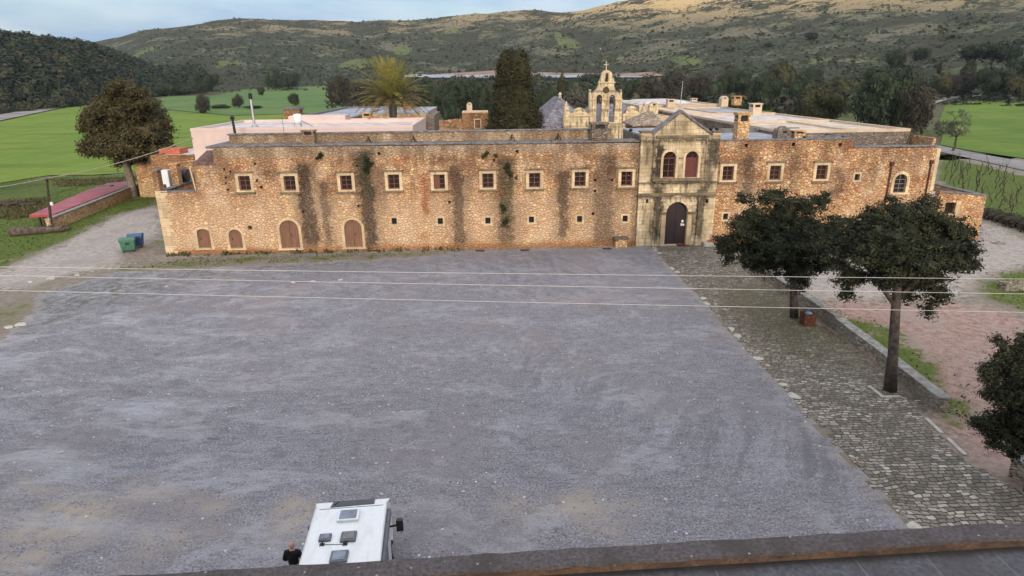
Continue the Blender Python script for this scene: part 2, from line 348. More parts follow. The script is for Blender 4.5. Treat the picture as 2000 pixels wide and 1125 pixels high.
def gelcoat():
    m = M('white_gelcoat'); n1 = m.noise(m.map(m.pos, (3, .6, 1)), 1.6, 5, .6); n2 = m.noise(m.pos, 9, 4, .6)
    c = m.mix(m.math('MULTIPLY', m.rng(n1, .45, .7), .5), (.70, .72, .73), (.56, .565, .56)); c = m.mix(m.math('MULTIPLY', m.rng(n2, .58, .72), .35), c, (.45, .44, .42))
    return m.out(c, m.rng(n1, .3, .7, .22, .42), 0, None, .5, 0, .3)
MAT['white'] = gelcoat()
MAT['paper'] = plain_mat('white_paper', (.8, .8, .78), .8, var=.03)
MAT['black'] = plain_mat('black_plastic', (.018, .018, .02), .45, var=.25, scale=8, spec=.5)
MAT['cargrey'] = plain_mat('grey_trim', (.10, .11, .13), .4, var=.2, scale=5, spec=.5)
MAT['tint'] = plain_mat('tinted_acrylic', (.03, .027, .026), .12, var=.4, scale=3, spec=.6)
MAT['smoke'] = plain_mat('smoked_roof_hatch', (.15, .15, .155), .3, var=.25, scale=3, spec=.5)
MAT['skylight'] = plain_mat('clear_skylight', (.16, .19, .24), .25, var=.3, scale=3, spec=.6)
MAT['tyre'] = plain_mat('tyre_rubber', (.022, .021, .021), .85, var=.3, scale=9)
MAT['alloy'] = plain_mat('alloy_wheel', (.45, .46, .48), .35, .8, var=.1)
MAT['lamp'] = plain_mat('lamp_lens', (.6, .6, .62), .1, var=.1, spec=.7)
MAT['redlens'] = plain_mat('red_lamp_lens', (.35, .02, .02), .15, var=.2, spec=.7)
MAT['steel'] = plain_mat('galvanised_steel', (.42, .42, .43), .35, .8, var=.25, scale=4)
MAT['cable'] = plain_mat('pale_cable', (.50, .48, .46), .6, var=.08)
MAT['cable_dark'] = plain_mat('grey_cable', (.26, .23, .2), .6, var=.2)
MAT['pole_wood'] = plain_mat('dark_pole_timber', (.055, .04, .03), .85, var=.4, scale=5)
MAT['green_plastic'] = plain_mat('green_bin_plastic', (.045, .15, .10), .45, var=.2, scale=4, spec=.45)
MAT['blue_plastic'] = plain_mat('blue_bin_plastic', (.03, .085, .20), .45, var=.2, scale=4, spec=.45)
MAT['blue_bag'] = plain_mat('blue_bag', (.10, .22, .38), .4, var=.2, scale=8)
MAT['red_sheet'] = plain_mat('red_roof_sheet', (.30, .068, .085), .55, var=.22, scale=.45)
MAT['red_edge'] = plain_mat('red_fascia', (.40, .06, .05), .6, var=.2)
MAT['tile'] = plain_mat('clay_roof_tile', (.17, .105, .09), .85, var=.6, scale=4)
MAT['terracotta'] = plain_mat('terracotta', (.42, .12, .07), .8, var=.3, scale=3)
MAT['skin'] = plain_mat('skin', (.50, .275, .205), .55, var=.07, scale=9)
MAT['jacket'] = plain_mat('black_jacket', (.009, .009, .011), .85, var=.3, scale=9)
MAT['trousers'] = plain_mat('dark_trousers', (.03, .035, .05), .85, var=.3, scale=9)
MAT['bark'] = plain_mat('tree_bark', (.075, .06, .052), .95, var=.5, scale=4, bump=.8)
MAT['bark_pale'] = plain_mat('weathered_bark', (.19, .155, .125), .95, var=.45, scale=3, bump=.8)
MAT['log'] = plain_mat('old_log', (.10, .075, .06), .95, var=.5, scale=3, bump=.8)
MAT['pebble'] = plain_mat('pale_stone', (.42, .39, .35), .85, var=.2, scale=4)
def rooftile(name, c, sc=1.6):
    m = M(name); x, y, z = m.sep(m.pos)
    e = m.vor(m.map(m.warp(m.pos, 1, .15), (1, .75, 1.6)), sc, 'DISTANCE_TO_EDGE', .8); r = m.sep(m.vor(m.map(m.warp(m.pos, 1, .15), (1, .75, 1.6)), sc, 'F1', .8, 'Color'))[0]
    col = m.mix(r, tuple(q*.7 for q in c), tuple(q*1.35 for q in c)); col = m.mix(m.rng(e, .02, .07), tuple(q*.35 for q in c), col)
    n = m.noise(m.pos, 1.2, 5, .6); col = m.mix(m.math('MULTIPLY', m.rng(n, .5, .7), .5), col, tuple(q*.5 for q in c))
    return m.out(col, .8, 0, m.bump(e, .6, .06), .2)
MAT['slate'] = rooftile('stone_slab_roof', (.20, .185, .205))
MAT['rubble_roof'] = rooftile('rubble_slab_roof', (.29, .225, .165), 2.2)
def foliage(name, stops, sc=.5, rough=.75, wn=.38):
    m = M(name); n = m.rng(m.noise(m.pos, sc, 3, .6), .3, .7)
    c = m.ramp(m.math('ADD', m.math('MULTIPLY', m.isl, 1-wn), m.math('MULTIPLY', n, wn)), stops)
    b = m.n('ShaderNodeBsdfPrincipled'); m.put(b.inputs['Base Color'], c); b.inputs['Roughness'].default_value = rough; b.inputs['Specular IOR Level'].default_value = .2
    tr = m.n('ShaderNodeBsdfTranslucent'); m.put(tr.inputs['Color'], c); ms = m.n('ShaderNodeMixShader'); ms.inputs[0].default_value = .22
    m.t.links.new(b.outputs[0], ms.inputs[1]); m.t.links.new(tr.outputs[0], ms.inputs[2])
    o = m.n('ShaderNodeOutputMaterial'); m.t.links.new(ms.outputs[0], o.inputs[0]); return m.m
MAT['cypress'] = foliage('cypress_foliage', [(.1, (.012, .015, .009)), (.5, (.030, .035, .019)), (.9, (.080, .083, .042))], 1.1, .75, .5)
MAT['cypress_brown'] = foliage('cypress_brown_foliage', [(.1, (.034, .030, .013)), (.5, (.072, .062, .026)), (.9, (.140, .112, .046))])
MAT['cypress_tall'] = foliage('cypress_tall_foliage', [(.1, (.022, .022, .010)), (.5, (.044, .043, .019)), (.9, (.085, .076, .032))])
MAT['oak'] = foliage('oak_foliage', [(.1, (.016, .024, .013)), (.5, (.032, .046, .023)), (.9, (.065, .085, .038))])
MAT['oak_olive'] = foliage('olive_oak_foliage', [(.1, (.032, .032, .015)), (.5, (.062, .064, .027)), (.9, (.11, .105, .045))])
MAT['pine'] = foliage('pine_foliage', [(.1, (.013, .024, .015)), (.5, (.024, .040, .023)), (.9, (.042, .062, .032))])
MAT['brown_scrub'] = foliage('brown_twig_foliage', [(.1, (.028, .025, .019)), (.5, (.052, .046, .033)), (.9, (.085, .074, .050))])
MAT['grey_scrub'] = foliage('grey_green_foliage', [(.1, (.055, .06, .04)), (.5, (.10, .11, .072)), (.9, (.17, .18, .125))])
MAT['maquis'] = foliage('maquis_foliage', [(.1, (.020, .028, .017)), (.5, (.042, .050, .030)), (.9, (.085, .085, .048))], .04, .8, .5)
MAT['forest'] = foliage('hill_forest_foliage', [(.08, (.017, .027, .020)), (.4, (.026, .040, .026)), (.62, (.050, .060, .032)), (.9, (.085, .075, .045))], .11, .85, .88)
MAT['palm'] = foliage('palm_leaflets', [(.1, (.12, .115, .03)), (.5, (.215, .20, .05)), (.9, (.31, .29, .09))])
MAT['palm_dry'] = foliage('dry_palm_leaflets', [(.1, (.14, .09, .03)), (.5, (.21, .14, .05)), (.9, (.27, .19, .075))])
MAT['ivy'] = foliage('wall_weed_leaves', [(.1, (.018, .024, .010)), (.5, (.034, .045, .016)), (.9, (.065, .075, .03))])
MAT['twig'] = plain_mat('bare_twigs', (.12, .098, .062), .9, var=.35, scale=2)
MAT['vine'] = plain_mat('vine_wood', (.05, .04, .03), .95, var=.4, scale=6)
# ------------------------------------------------------------------ terrain
_nr = np.random.RandomState(5)
_waves = [(_nr.uniform(0, 2*math.pi), _nr.uniform(0, 2*math.pi)) for _ in range(24)]
def wavy(x, y, wl, k0=0, n=5):
    """smooth pseudo noise of wavelength wl, about -1..1"""
    s = 0
    for i in range(n):
        a, p = _waves[(k0*5+i) % 24]; k = 2*math.pi/(wl*(.6+.22*i))
        s = s+np.sin(k*(x*math.cos(a)+y*math.sin(a))+p+1.3*np.sin(k*.37*(x*math.sin(a)-y*math.cos(a))+2*p))
    return s/n*1.6
def azel(px, py):
    w = ray(px, py); return math.degrees(math.atan2(w[0], w[1])), w[2]/math.hypot(w[0], w[1])
MAIN_SKY = [(-150, 98), (60, 88), (120, 80), (180, 81), (230, 74), (290, 57), (350, 50), (420, 42), (470, 38), (560, 40), (620, 39), (700, 40), (760, 37), (800, 39), (860, 35), (910, 32), (950, 30), (980, 24), (1020, 21), (1060, 18), (1100, 20), (1150, 14), (1200, 5), (1250, 0), (1300, -8), (1450, -16), (1700, -30), (2000, -45), (2300, -50)]
_ms = np.array([azel(*q) for q in MAIN_SKY])
def xa(px): return azel(px, 150)[0]
FOOT = np.array([(-60, 660), (xa(0), 660), (xa(600), 620), (xa(1100), 560), (xa(1400), 470), (xa(1700), 390), (xa(2000), 350), (60, 330)])
RIDGE = np.array([(-60, 1500), (xa(600), 1400), (xa(1300), 1300), (xa(2000), 1150), (60, 1100)])
def polar(x, y):
    return np.degrees(np.arctan2(x, y+CAM_D)), np.hypot(x, y+CAM_D)
def terr(x, y):
    x = np.asarray(x, float); y = np.asarray(y, float); az, r = polar(x, y)
    plain = .021*np.maximum(0, y-110)*np.clip((75-np.abs(az))/15, 0, 1)
    rf = np.interp(az, FOOT[:, 0], FOOT[:, 1]); rr = np.interp(az, RIDGE[:, 0], RIDGE[:, 1])
    plain = np.minimum(plain, .021*np.maximum(0, rf*np.cos(np.radians(az))-CAM_D-110))
    zr = CAM_H+rr*np.interp(az, _ms[:, 0], _ms[:, 1])
    t = (r-rf)/(rr-rf); tt = np.clip(t, 0, 1)
    s = np.where(t < 1, tt*(.72+.28*tt), 1-.45*np.clip(t-1, 0, 1.5))
    zf = plain
    h = np.clip(zr-zf, 5, None)*np.where(t > 0, s, 0)*np.clip((70-np.abs(az))/12, 0, 1)
    bump = (wavy(x, y, 260, 1)*6+wavy(x, y, 90, 2)*2.4+wavy(x, y, 38, 3)*1.0)*np.clip(tt*4, 0, 1)*np.clip((1.02-t)*6+.45, .45, 1)*np.clip((70-np.abs(az))/12, 0, 1)
    return plain+h+bump
_T = np.linspace(20, 1600, 4000)
def T(px, py, fn=terr):
    w = ray(px, py); w = w/math.hypot(w[0], w[1])
    X = CAMP[0]+w[0]*_T; Y = CAMP[1]+w[1]*_T; Z = CAMP[2]+w[2]*_T
    below = Z <= fn(X, Y)
    i = int(np.argmax(below)) if below.any() else len(_T)-1
    return np.array([X[i], Y[i], float(fn(X[i], Y[i]))])

def hill_material(name, mode):
    m = M(name); x, y, z = m.sep(m.pos)
    n1 = m.noise(m.pos, .012, 6, .62); n2 = m.noise(m.map(m.warp(m.pos, .03, 14), (.55, 1, 1.3)), .075, 8, .80); n3 = m.noise(m.pos, .25, 4, .7)
    v = m.vor(m.warp(m.pos, .12, 8, 4), .24, 'F1', 1)
    grass = m.ramp(n3, [(.25, (.065, .060, .042)), (.5, (.125, .113, .078)), (.75, (.21, .185, .13))])
    grass = m.mix(m.rng(z, 60, 150), m.mix(m.rng(n1, .4, .6), grass, (.085, .10, .055)), m.mix(m.rng(m.math('ADD', x, m.math('MULTIPLY', n1, 500)), 260, 540, .4, .95), grass, (.50, .355, .17)))  # dry grass, its gold towards upper right also painting in a sunlit patch
    rock = m.mix(m.rng(n3, .35, .65), (.19, .17, .165), (.36, .32, .30))
    grass = m.mix(m.math('MULTIPLY', m.rng(n2, .58, .66), m.rng(z, 40, 110, .3, .9)), grass, rock)
    scrub = m.mix(m.rng(n3, .3, .7), m.mix(m.rng(n1, .42, .6), (.018, .029, .017), (.027, .028, .019)), m.mix(m.rng(n1, .42, .6), (.042, .057, .031), (.060, .060, .038)))
    k = m.math('ADD', m.math('MULTIPLY', n2, .85), m.math('MULTIPLY', m.math('SUBTRACT', 1, v), .16))
    k = m.math('ADD', k, m.math('MULTIPLY', m.math('SUBTRACT', n1, .5), .9))
    lim = m.rng(m.math('ADD', z, m.math('MULTIPLY', x, .10)), 0, 230, .385, .60, False)
    c = m.mix(m.rng(m.math('SUBTRACT', k, lim), -.025, .035), grass, scrub)
    for px, py, wx, wy in ((690, 127, 30, 11), (445, 124, 26, 13), (785, 97, 17, 9), (1112, 86, 20, 14), (228, 117, 20, 10), (1095, 78, 9, 16), (880, 60, 16, 8), (1330, 110, 26, 6), (1600, 117, 24, 5)):      # small open clearings in the scrub
        p = T(px, py); kx = depth_of(p)/FPX; q = T(px, py-4); dyy = max(6., np.hypot(q[0]-p[0], q[1]-p[1])/4*wy); dx_ = m.math('MULTIPLY', m.math('SUBTRACT', x, float(p[0])), 1/(wx*kx)); dy_ = m.math('MULTIPLY', m.math('SUBTRACT', y, float(p[1])), 1/dyy)
        rr_ = m.math('ADD', m.math('ADD', m.math('MULTIPLY', dx_, dx_), m.math('MULTIPLY', dy_, dy_)), m.math('MULTIPLY', m.math('SUBTRACT', n2, .5), 2.2))
        c = m.mix(m.math('MULTIPLY', m.rng(rr_, 1.1, .5), .8), c, m.mix(m.rng(n3, .3, .7), (.09, .12, .04), (.14, .155, .065)))
    if mode == 'forest': c = m.mix(m.rng(n3, .3, .7), (.02, .027, .017), (.05, .05, .03))
    return m.out(c, .95, 0, m.bump(m.math('ADD', n3, k), 1, 1.2), .1)
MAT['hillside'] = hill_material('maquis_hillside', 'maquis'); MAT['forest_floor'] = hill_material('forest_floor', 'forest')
def far_ground_material():
    m = M('valley_ground'); n1 = m.noise(m.pos, .02, 5, .6); n2 = m.noise(m.pos, .35, 5, .65)
    c = m.mix(m.rng(n2, .3, .7), (.045, .058, .022), (.115, .12, .05)); c = m.mix(m.rng(n1, .45, .6), c, m.mix(n2, (.055, .045, .032), (.14, .115, .08)))
    return m.out(c, .95, 0, m.bump(n2, .6, .3), .1)
MAT['valley'] = far_ground_material()
azs = np.concatenate([np.linspace(-180, -62, 24)[:-1], np.linspace(-62, 62, 311), np.linspace(62, 180, 24)[1:]])
def polar_sheet(name, mat, radii_fn, fn, azs=azs):
    rad = np.array([radii_fn(a) for a in azs]); na, nrr = rad.shape
    A = np.radians(azs)[:, None]; X = rad*np.sin(A); Y = rad*np.cos(A)-CAM_D; Z = fn(X, Y)
    near = (X > -92) & (X < 107) & (Y > -72) & (Y < 59); Z = np.where(near, -.6, Z)
    V = np.stack([X, Y, Z], -1).reshape(-1, 3)
    i, j = np.meshgrid(np.arange(na-1), np.arange(nrr-1), indexing='ij'); b = (i*nrr+j).ravel()
    return np_mesh(name, V, [np.stack([b, b+1, b+nrr+1, b+nrr], -1)], mat, smooth=True)
def rf_of(a): return float(np.interp(a, FOOT[:, 0], FOOT[:, 1])) if abs(a) < 60 else 400.
tag(polar_sheet('terrain', MAT['valley'], lambda a: np.concatenate([np.linspace(2, 150, 30), np.linspace(150, rf_of(a)+4, 60)[1:]]), terr), kind='structure')
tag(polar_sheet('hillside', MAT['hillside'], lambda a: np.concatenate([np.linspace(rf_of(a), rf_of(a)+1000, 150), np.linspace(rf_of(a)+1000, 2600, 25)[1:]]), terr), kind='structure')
# wooded hill on the left
LSKY = [(-260, 40), (-100, 52), (0, 66), (50, 71), (100, 80), (150, 86), (190, 94), (250, 112), (300, 132), (350, 146), (385, 156)]
_ls = np.array([azel(*q) for q in LSKY]); L1 = _ls[-1, 0]+1.0
LFOOT = np.array([(-75, 330), (azel(0, 200)[0], 395), (azel(100, 200)[0], 420), (azel(190, 190)[0], 470), (azel(310, 170)[0], 560), (azel(385, 160)[0], 600)])
def lhill(x, y):
    az, r = polar(x, y); base = terr(x, y)
    rf = np.interp(az, LFOOT[:, 0], LFOOT[:, 1]); rr = rf+210
    zr = CAM_H+rr*np.interp(az, _ls[:, 0], _ls[:, 1])-6.5
    t = np.clip((r-rf)/(rr-rf), 0, 2.6); s = np.where(t < 1, np.sin(t*math.pi/2)**1.15, 1-.15*(t-1)**2)
    k = np.clip((L1-az)/1.5, 0, 1)*np.clip((az+72)/8, 0, 1)
    return base-.6+(np.clip(zr-base, 0, None)*s+wavy(x, y, 70, 3)*1.6*np.clip(t, 0, 1))*k
tag(polar_sheet('wooded_hill', MAT['forest_floor'], lambda a: np.linspace(float(np.interp(a, LFOOT[:, 0], LFOOT[:, 1])), 900, 60), lhill, np.linspace(-72, L1, 150)), kind='structure')

# ------------------------------------------------------------------ near ground
def poly_sd(X, Y, poly):
    """signed distance, positive inside"""
    ins = np.zeros(X.shape, bool); d = np.full(X.shape, 1e9); n = len(poly)
    for i in range(n):
        x0, y0 = poly[i]; x1, y1 = poly[(i+1) % n]
        c = ((y0 > Y) != (y1 > Y)); with_np = (x1-x0)*(Y-y0)/((y1-y0) if abs(y1-y0) > 1e-9 else 1e-9)+x0
        ins ^= c & (X < with_np)
        dx, dy = x1-x0, y1-y0; t = np.clip(((X-x0)*dx+(Y-y0)*dy)/(dx*dx+dy*dy+1e-9), 0, 1)
        d = np.minimum(d, np.hypot(X-x0-t*dx, Y-y0-t*dy))
    return np.where(ins, d, -d)
def gpoly(pts): return [tuple(G(*q)[:2]) for q in pts]
def soft(X, Y, poly, w=.8):
    s = poly_sd(X, Y, poly)+wavy(X, Y, 5, 1)*.8+wavy(X, Y, 1.7, 2)*.35
    w = w*1.9; q = np.clip(s/w*.5+.5, 0, 1); return q*q*(3-2*q)
def grid_sheet(name, mat, x0, x1, y0, y1, step, z, masks, keep=None):
    xs = np.arange(x0, x1+step, step); ys = np.arange(y0, y1+step, step); X, Y = np.meshgrid(xs, ys, indexing='ij')
    ch = [np.zeros(X.shape) for _ in range(3)]
    for c, poly, amt, w in masks: ch[c] = np.maximum(ch[c], amt*soft(X, Y, poly, w))
    nx, ny = X.shape; i, j = np.meshgrid(np.arange(nx-1), np.arange(ny-1), indexing='ij'); b = (i*ny+j).ravel()
    fs_ = np.stack([b, b+ny, b+ny+1, b+1], -1); V = np.stack([X, Y, np.full(X.shape, z)], -1).reshape(-1, 3); A = np.stack(ch+[np.ones(X.shape)], -1).reshape(-1, 4)
    if keep is not None:
        s = (poly_sd(X, Y, keep)+wavy(X, Y, 3, 2)*.22).ravel(); A[:, 2] = np.clip(s/3, 0, 1)
        fs_ = fs_[(s[fs_] > 0).all(1)]; used = np.unique(fs_); re = np.full(len(V), -1); re[used] = np.arange(len(used)); V = V[used]; A = A[used]; fs_ = re[fs_]
    return np_mesh(name, V, [fs_], mat, attr={'zone': A})
GR = [(0, [(-60, 362), (95, 345), (200, 338), (270, 386), (300, 372), (312, 396), (285, 404), (230, 418), (165, 448), (80, 490), (0, 522), (-60, 530)], 1, 1.5),
      (0, [(215, 528), (300, 512), (470, 500), (640, 496), (780, 494), (905, 487), (900, 491), (760, 503), (560, 510), (420, 519), (260, 528)], .55, 1.2),
      (0, [(-60, 560), (60, 585), (85, 600), (30, 625), (-60, 660)], .42, 1.6), (0, [(240, 545), (330, 535), (340, 540), (250, 552)], .6, .8),
      (0, [(1595, 610), (1680, 620), (1745, 650), (1800, 690), (1870, 745), (1880, 800), (1850, 815), (1780, 742), (1700, 690)], .85, 1.2),
      (0, [(1560, 575), (1600, 590), (1660, 625), (1600, 620)], .6, .9),
      (0, [(1915, 565), (1960, 530), (2100, 500), (2200, 620), (1990, 600), (1940, 585)], 1, 1.4), (0, [(1830, 300), (2000, 345), (2200, 390), (2200, 480), (2000, 436), (1925, 418), (1838, 385)], 1, 1.),
      (0, [(262, 500), (318, 440), (320, 478)], .4, .8),
      (1, [(1570, 585), (1700, 585), (1850, 590), (1960, 605), (2100, 640), (2300, 1100), (2050, 1000), (1985, 945), (1898, 898), (1845, 845), (1780, 770), (1600, 640)], .95, 1.5),
      (1, [(1360, 474), (1420, 470), (1420, 486), (1390, 486)], .5, .5), (1, [(238, 480), (318, 462), (326, 508), (250, 512)], .5, 1.5),
      (2, [(-60, 530), (0, 527), (80, 496), (165, 452), (235, 420), (312, 398), (318, 470), (240, 490), (225, 522), (100, 545), (-60, 580)], 1, 1.2),
      (2, [(1480, 520), (1600, 480), (1840, 470), (1920, 440), (2100, 500), (2000, 530), (1920, 545), (1880, 580), (1700, 592), (1560, 592)], .95, 1.5),
      (2, [(325, 499), (640, 492), (900, 486), (1260, 479), (1260, 484), (900, 492), (600, 500), (330, 508)], .5, .8)]
def near_material():
    m = M('courtyard_ground'); a = m.attr('zone'); n1 = m.noise(m.pos, .3, 5, .6); n2 = m.noise(m.pos, 2.0, 5, .7); n3 = m.noise(m.pos, 9, 4, .7)
    dirt = m.mix(m.rng(n2, .3, .7), (.15, .125, .10), (.28, .25, .215)); dirt = m.mix(m.rng(n1, .4, .65), dirt, (.20, .17, .13))
    grav = m.mix(m.rng(n2, .3, .7), (.25, .225, .205), (.42, .375, .345)); grav = m.mix(m.rng(n3, .55, .75), grav, (.54, .50, .46)); grav = m.mix(m.math('MULTIPLY', m.rng(n1, .5, .65), .6), grav, (.27, .24, .225))
    red = m.mix(m.rng(n2, .3, .7), (.20, .125, .10), (.40, .27, .23)); red = m.mix(m.rng(n3, .52, .68), red, (.46, .37, .33)); red = m.mix(m.math('MULTIPLY', m.rng(n1, .45, .62), .6), red, (.30, .255, .225))
    grass = m.mix(m.rng(n3, .3, .7), (.038, .068, .010), (.115, .165, .030)); grass = m.mix(m.math('MULTIPLY', m.rng(n2, .48, .64), .75), grass, (.155, .13, .055))
    brk = m.math('SUBTRACT', m.math('ADD', m.math('MULTIPLY', n2, 1.9), m.math('MULTIPLY', n1, 1.3)), 1.6)
    def k(ch, w=.5): return m.rng(m.math('ADD', ch, brk), .5-w*.35, .5+w*.35)
    c = m.mix(k(a[2], .9), dirt, grav); c = m.mix(k(a[1], .9), c, red); c = m.mix(k(a[0], .6), c, grass)
    return m.out(c, .92, 0, m.bump(m.math('ADD', n3, n2), .8, .06), .15)
MAT['near'] = near_material()
tag(grid_sheet('ground', MAT['near'], -101, 116, -80, 69, .48, 0, [(c, gpoly(p), a, w) for c, p, a, w in GR]), kind='structure')

def lot_material():
    m = M('car_park_gravel'); a = m.attr('zone'); x, y, z = m.sep(m.pos)
    p = m.warp(m.warp(m.pos, .06, 9), .5, .9)
    sw = m.noise(m.map(p, (.12, .34, 1), rot=(0, 0, math.radians(-14))), 1.2, 8, .75)      # sweeping tyre-worn streaks
    n1 = m.noise(m.pos, .16, 5, .6); n2 = m.noise(m.pos, 1.5, 6, .7); n3 = m.noise(m.pos, 11, 3, .7); n4 = m.noise(m.map(m.pos, (.8, 2.4, 1), rot=(0, 0, .25)), 1.6, 5, .7)
    c = m.mix(m.rng(n3, .34, .66), (.13, .122, .128), (.36, .345, .355))
    c = m.mix(m.math('MULTIPLY', m.rng(n2, .42, .64), .45), c, (.15, .142, .155))
    c = m.mix(m.math('MULTIPLY', m.rng(sw, .48, .68), .45), c, (.40, .395, .42))
    c = m.mix(m.math('MULTIPLY', m.rng(n4, .50, .66), .62), c, (.125, .115, .118))
    for cx_, cy_, kk in ((-16, -22, 1), (-34, -8, 2)):      # arcs left by turning vehicles
        dx_, dy_ = m.math('SUBTRACT', x, cx_), m.math('SUBTRACT', y, cy_); rad = m.math('SQRT', m.math('ADD', m.math('MULTIPLY', dx_, dx_), m.math('MULTIPLY', dy_, dy_)))
        ang = m.math('ARCTAN2', dy_, dx_); cv = m.n('ShaderNodeCombineXYZ'); m.put(cv.inputs[0], m.math('ADD', m.math('MULTIPLY', rad, 1.5), m.math('MULTIPLY', n1, 5))); m.put(cv.inputs[1], m.math('MULTIPLY', ang, 3.2)); cv.inputs[2].default_value = kk*7
        ar = m.noise(cv.outputs[0], 1.0, 5, .6); where = m.rng(m.noise(m.pos, .07, 3, .5), .40+.04*kk, .56+.02*kk)
        c = m.mix(m.math('MULTIPLY', m.math('MULTIPLY', m.rng(ar, .53, .64), where), .42), c, (.135, .128, .135))
        c = m.mix(m.math('MULTIPLY', m.math('MULTIPLY', m.rng(ar, .47, .36), where), .2), c, (.40, .40, .43))
    c = m.mix(m.math('MULTIPLY', m.rng(n1, .5, .62), .45), c, (.235, .205, .20))
    c = m.mix(m.math('MULTIPLY', m.rng(n2, .36, .54), a[1]), c, m.mix(n2, (.30, .25, .19), (.48, .41, .325)))      # buff puddle silt
    c = m.mix(m.math('MULTIPLY', a[0], m.rng(n2, .45, .58)), c, (.085, .095, .045))
    e = m.rng(m.math('ADD', a[2], m.math('MULTIPLY', m.math('SUBTRACT', n2, .5), 1.6)), .05, .38)
    c = m.mix(e, m.mix(m.rng(n3, .3, .7), (.20, .18, .165), (.36, .33, .31)), c)
    c = m.mix(1.0, c, (.87, .885, .93), 'MULTIPLY')
    v = m.vor(m.pos, 2.6, 'F1', 1); vc = m.sep(m.vor(m.pos, 2.6, 'F1', 1, 'Color'))
    dens = m.rng(n1, .42, .62, .90, .78)
    c = m.mix(m.math('MULTIPLY', m.rng(v, .10, .16, 1, 0), m.math('GREATER_THAN', vc[0], dens)), c, (.55, .54, .55))
    v2 = m.vor(m.pos, 4.6, 'F1', 1); vd = m.sep(m.vor(m.pos, 4.6, 'F1', 1, 'Color'))
    c = m.mix(m.math('MULTIPLY', m.rng(v2, .13, .22, .9, 0), m.math('GREATER_THAN', vd[1], m.rng(n2, .35, .6, .93, .62))), c, (.055, .052, .056))
    swl = m.noise(m.map(p, (.16, .5, 1), rot=(0, 0, math.radians(-22))), 1.0, 7, .72)
    c = m.mix(m.math('MULTIPLY', m.math('MULTIPLY', m.rng(swl, .50, .62), m.rng(m.math('ADD', x, m.math('MULTIPLY', n1, 12)), 4, -14)), .26), c, (.43, .44, .47))  # pale bluish damp sheen painted into the gravel colour on the left
    wet = m.math('MULTIPLY', m.rng(sw, .44, .62), m.rng(n1, .36, .6))
    return m.out(c, m.rng(wet, 0, 1, .85, .42), 0, m.bump(m.math('ADD', m.math('ADD', n3, n2), m.math('MULTIPLY', sw, .35)), .8, .04), m.rng(wet, 0, 1, .15, .5))
MAT['lot'] = lot_material()
lot_poly = [(-70, -40), tuple(G(-40, 690)[:2]), tuple(G(30, 640)[:2]), tuple(G(70, 575)[:2]), tuple(G(230, 530)[:2]), tuple(G(430, 520)[:2]), tuple(G(620, 511)[:2]), tuple(G(800, 502)[:2]), tuple(G(905, 490)[:2]), tuple(G(1100, 486)[:2]), (16.05, -.6), (15.8, -20), (15.45, -42), (15.2, -57), (-70, -57)]
puddles = [(1, gpoly([(a-w, b), (a, b-h), (a+w, b), (a, b+h)]), .9, .8) for a, b, w, h in [(150, 1000, 95, 26), (40, 1030, 80, 26), (70, 985, 45, 12), (305, 965, 45, 10), (170, 1045, 40, 12), (390, 985, 40, 9), (20, 1090, 60, 18), (95, 960, 50, 8), (1120, 990, 110, 14), (330, 1050, 60, 12), (560, 1020, 40, 8)]]
puddles += [(0, gpoly([(60, 585), (230, 545), (420, 540), (260, 575), (90, 640)]), .8, 2.5), (0, gpoly([(330, 522), (560, 515), (700, 512), (560, 525), (400, 534)]), .7, 1.5)]
tag(grid_sheet('car_park', MAT['lot'], -71, 17, -58, 1, .3, .006, puddles, lot_poly), kind='structure')

def cobble_material():
    m = M('cobblestones'); x, y, z = m.sep(m.pos); w = m.warp(m.warp(m.pos, .5, .7), 2.6, .20)
    b = m.n('ShaderNodeTexBrick'); m.put(b.inputs['Vector'], w); b.inputs['Scale'].default_value = 1; b.inputs['Brick Width'].default_value = .31; b.inputs['Row Height'].default_value = .205; b.inputs['Mortar Size'].default_value = .026; b.inputs['Mortar Smooth'].default_value = .35
    b.inputs['Color1'].default_value = (.0, .0, .0, 1); b.inputs['Color2'].default_value = (1, 1, 1, 1); b.inputs['Mortar'].default_value = (.5, .5, .5, 1); b.offset = .5; b.squash = 1.25; b.squash_frequency = 3
    r = b.outputs[0]; n1 = m.noise(m.pos, .35, 4, .6); n2 = m.noise(m.pos, 7, 5, .65)
    st = m.ramp(r, [(0, (.12, .105, .09)), (.35, (.215, .188, .16)), (.6, (.28, .248, .21)), (.85, (.37, .33, .285)), (1, (.52, .48, .42))])
    st = m.mix(.5, st, m.mix(n2, (.12, .12, .12), (.75, .75, .75)), 'OVERLAY')
    st = m.mix(m.math('MULTIPLY', m.rng(n1, .45, .6), .5), st, (.15, .13, .10))
    shade_zone = m.math('MULTIPLY', m.rng(y, -34, -24, 0, 1), m.rng(y, -8, -17, 0, 1)); st = m.mix(m.math('MULTIPLY', m.math('MULTIPLY', shade_zone, m.rng(x, 15, 19)), m.rng(n2, .3, .6, .35, .8)), st, (.095, .09, .035))  # olive-brown shade zone painted into the cobble colour
    jt = m.mix(n2, (.03, .027, .02), (.075, .065, .04))
    c = m.mix(m.rng(b.outputs['Fac'], .3, .8), st, jt)
    return m.out(c, .7, 0, m.bump(m.math('ADD', m.math('MULTIPLY', b.outputs['Fac'], -1.2), m.math('MULTIPLY', n2, .4)), .9, .05), .35)
MAT['cobble'] = cobble_material()
path_poly = [(15.75, .3), (15.45, -20), (15.1, -42), (14.75, -57), (34, -57)]+gpoly([(2060, 990), (1985, 950), (1898, 902), (1850, 857), (1808, 818)])+[(21.75, -34), (22.2, -20), (22.4, -8), (25.5, -3), (26, .3)]
tag(grid_sheet('cobbled_path', MAT['cobble'], 13.6, 33, -58, 1.2, .3, .012, [], path_poly), kind='structure')

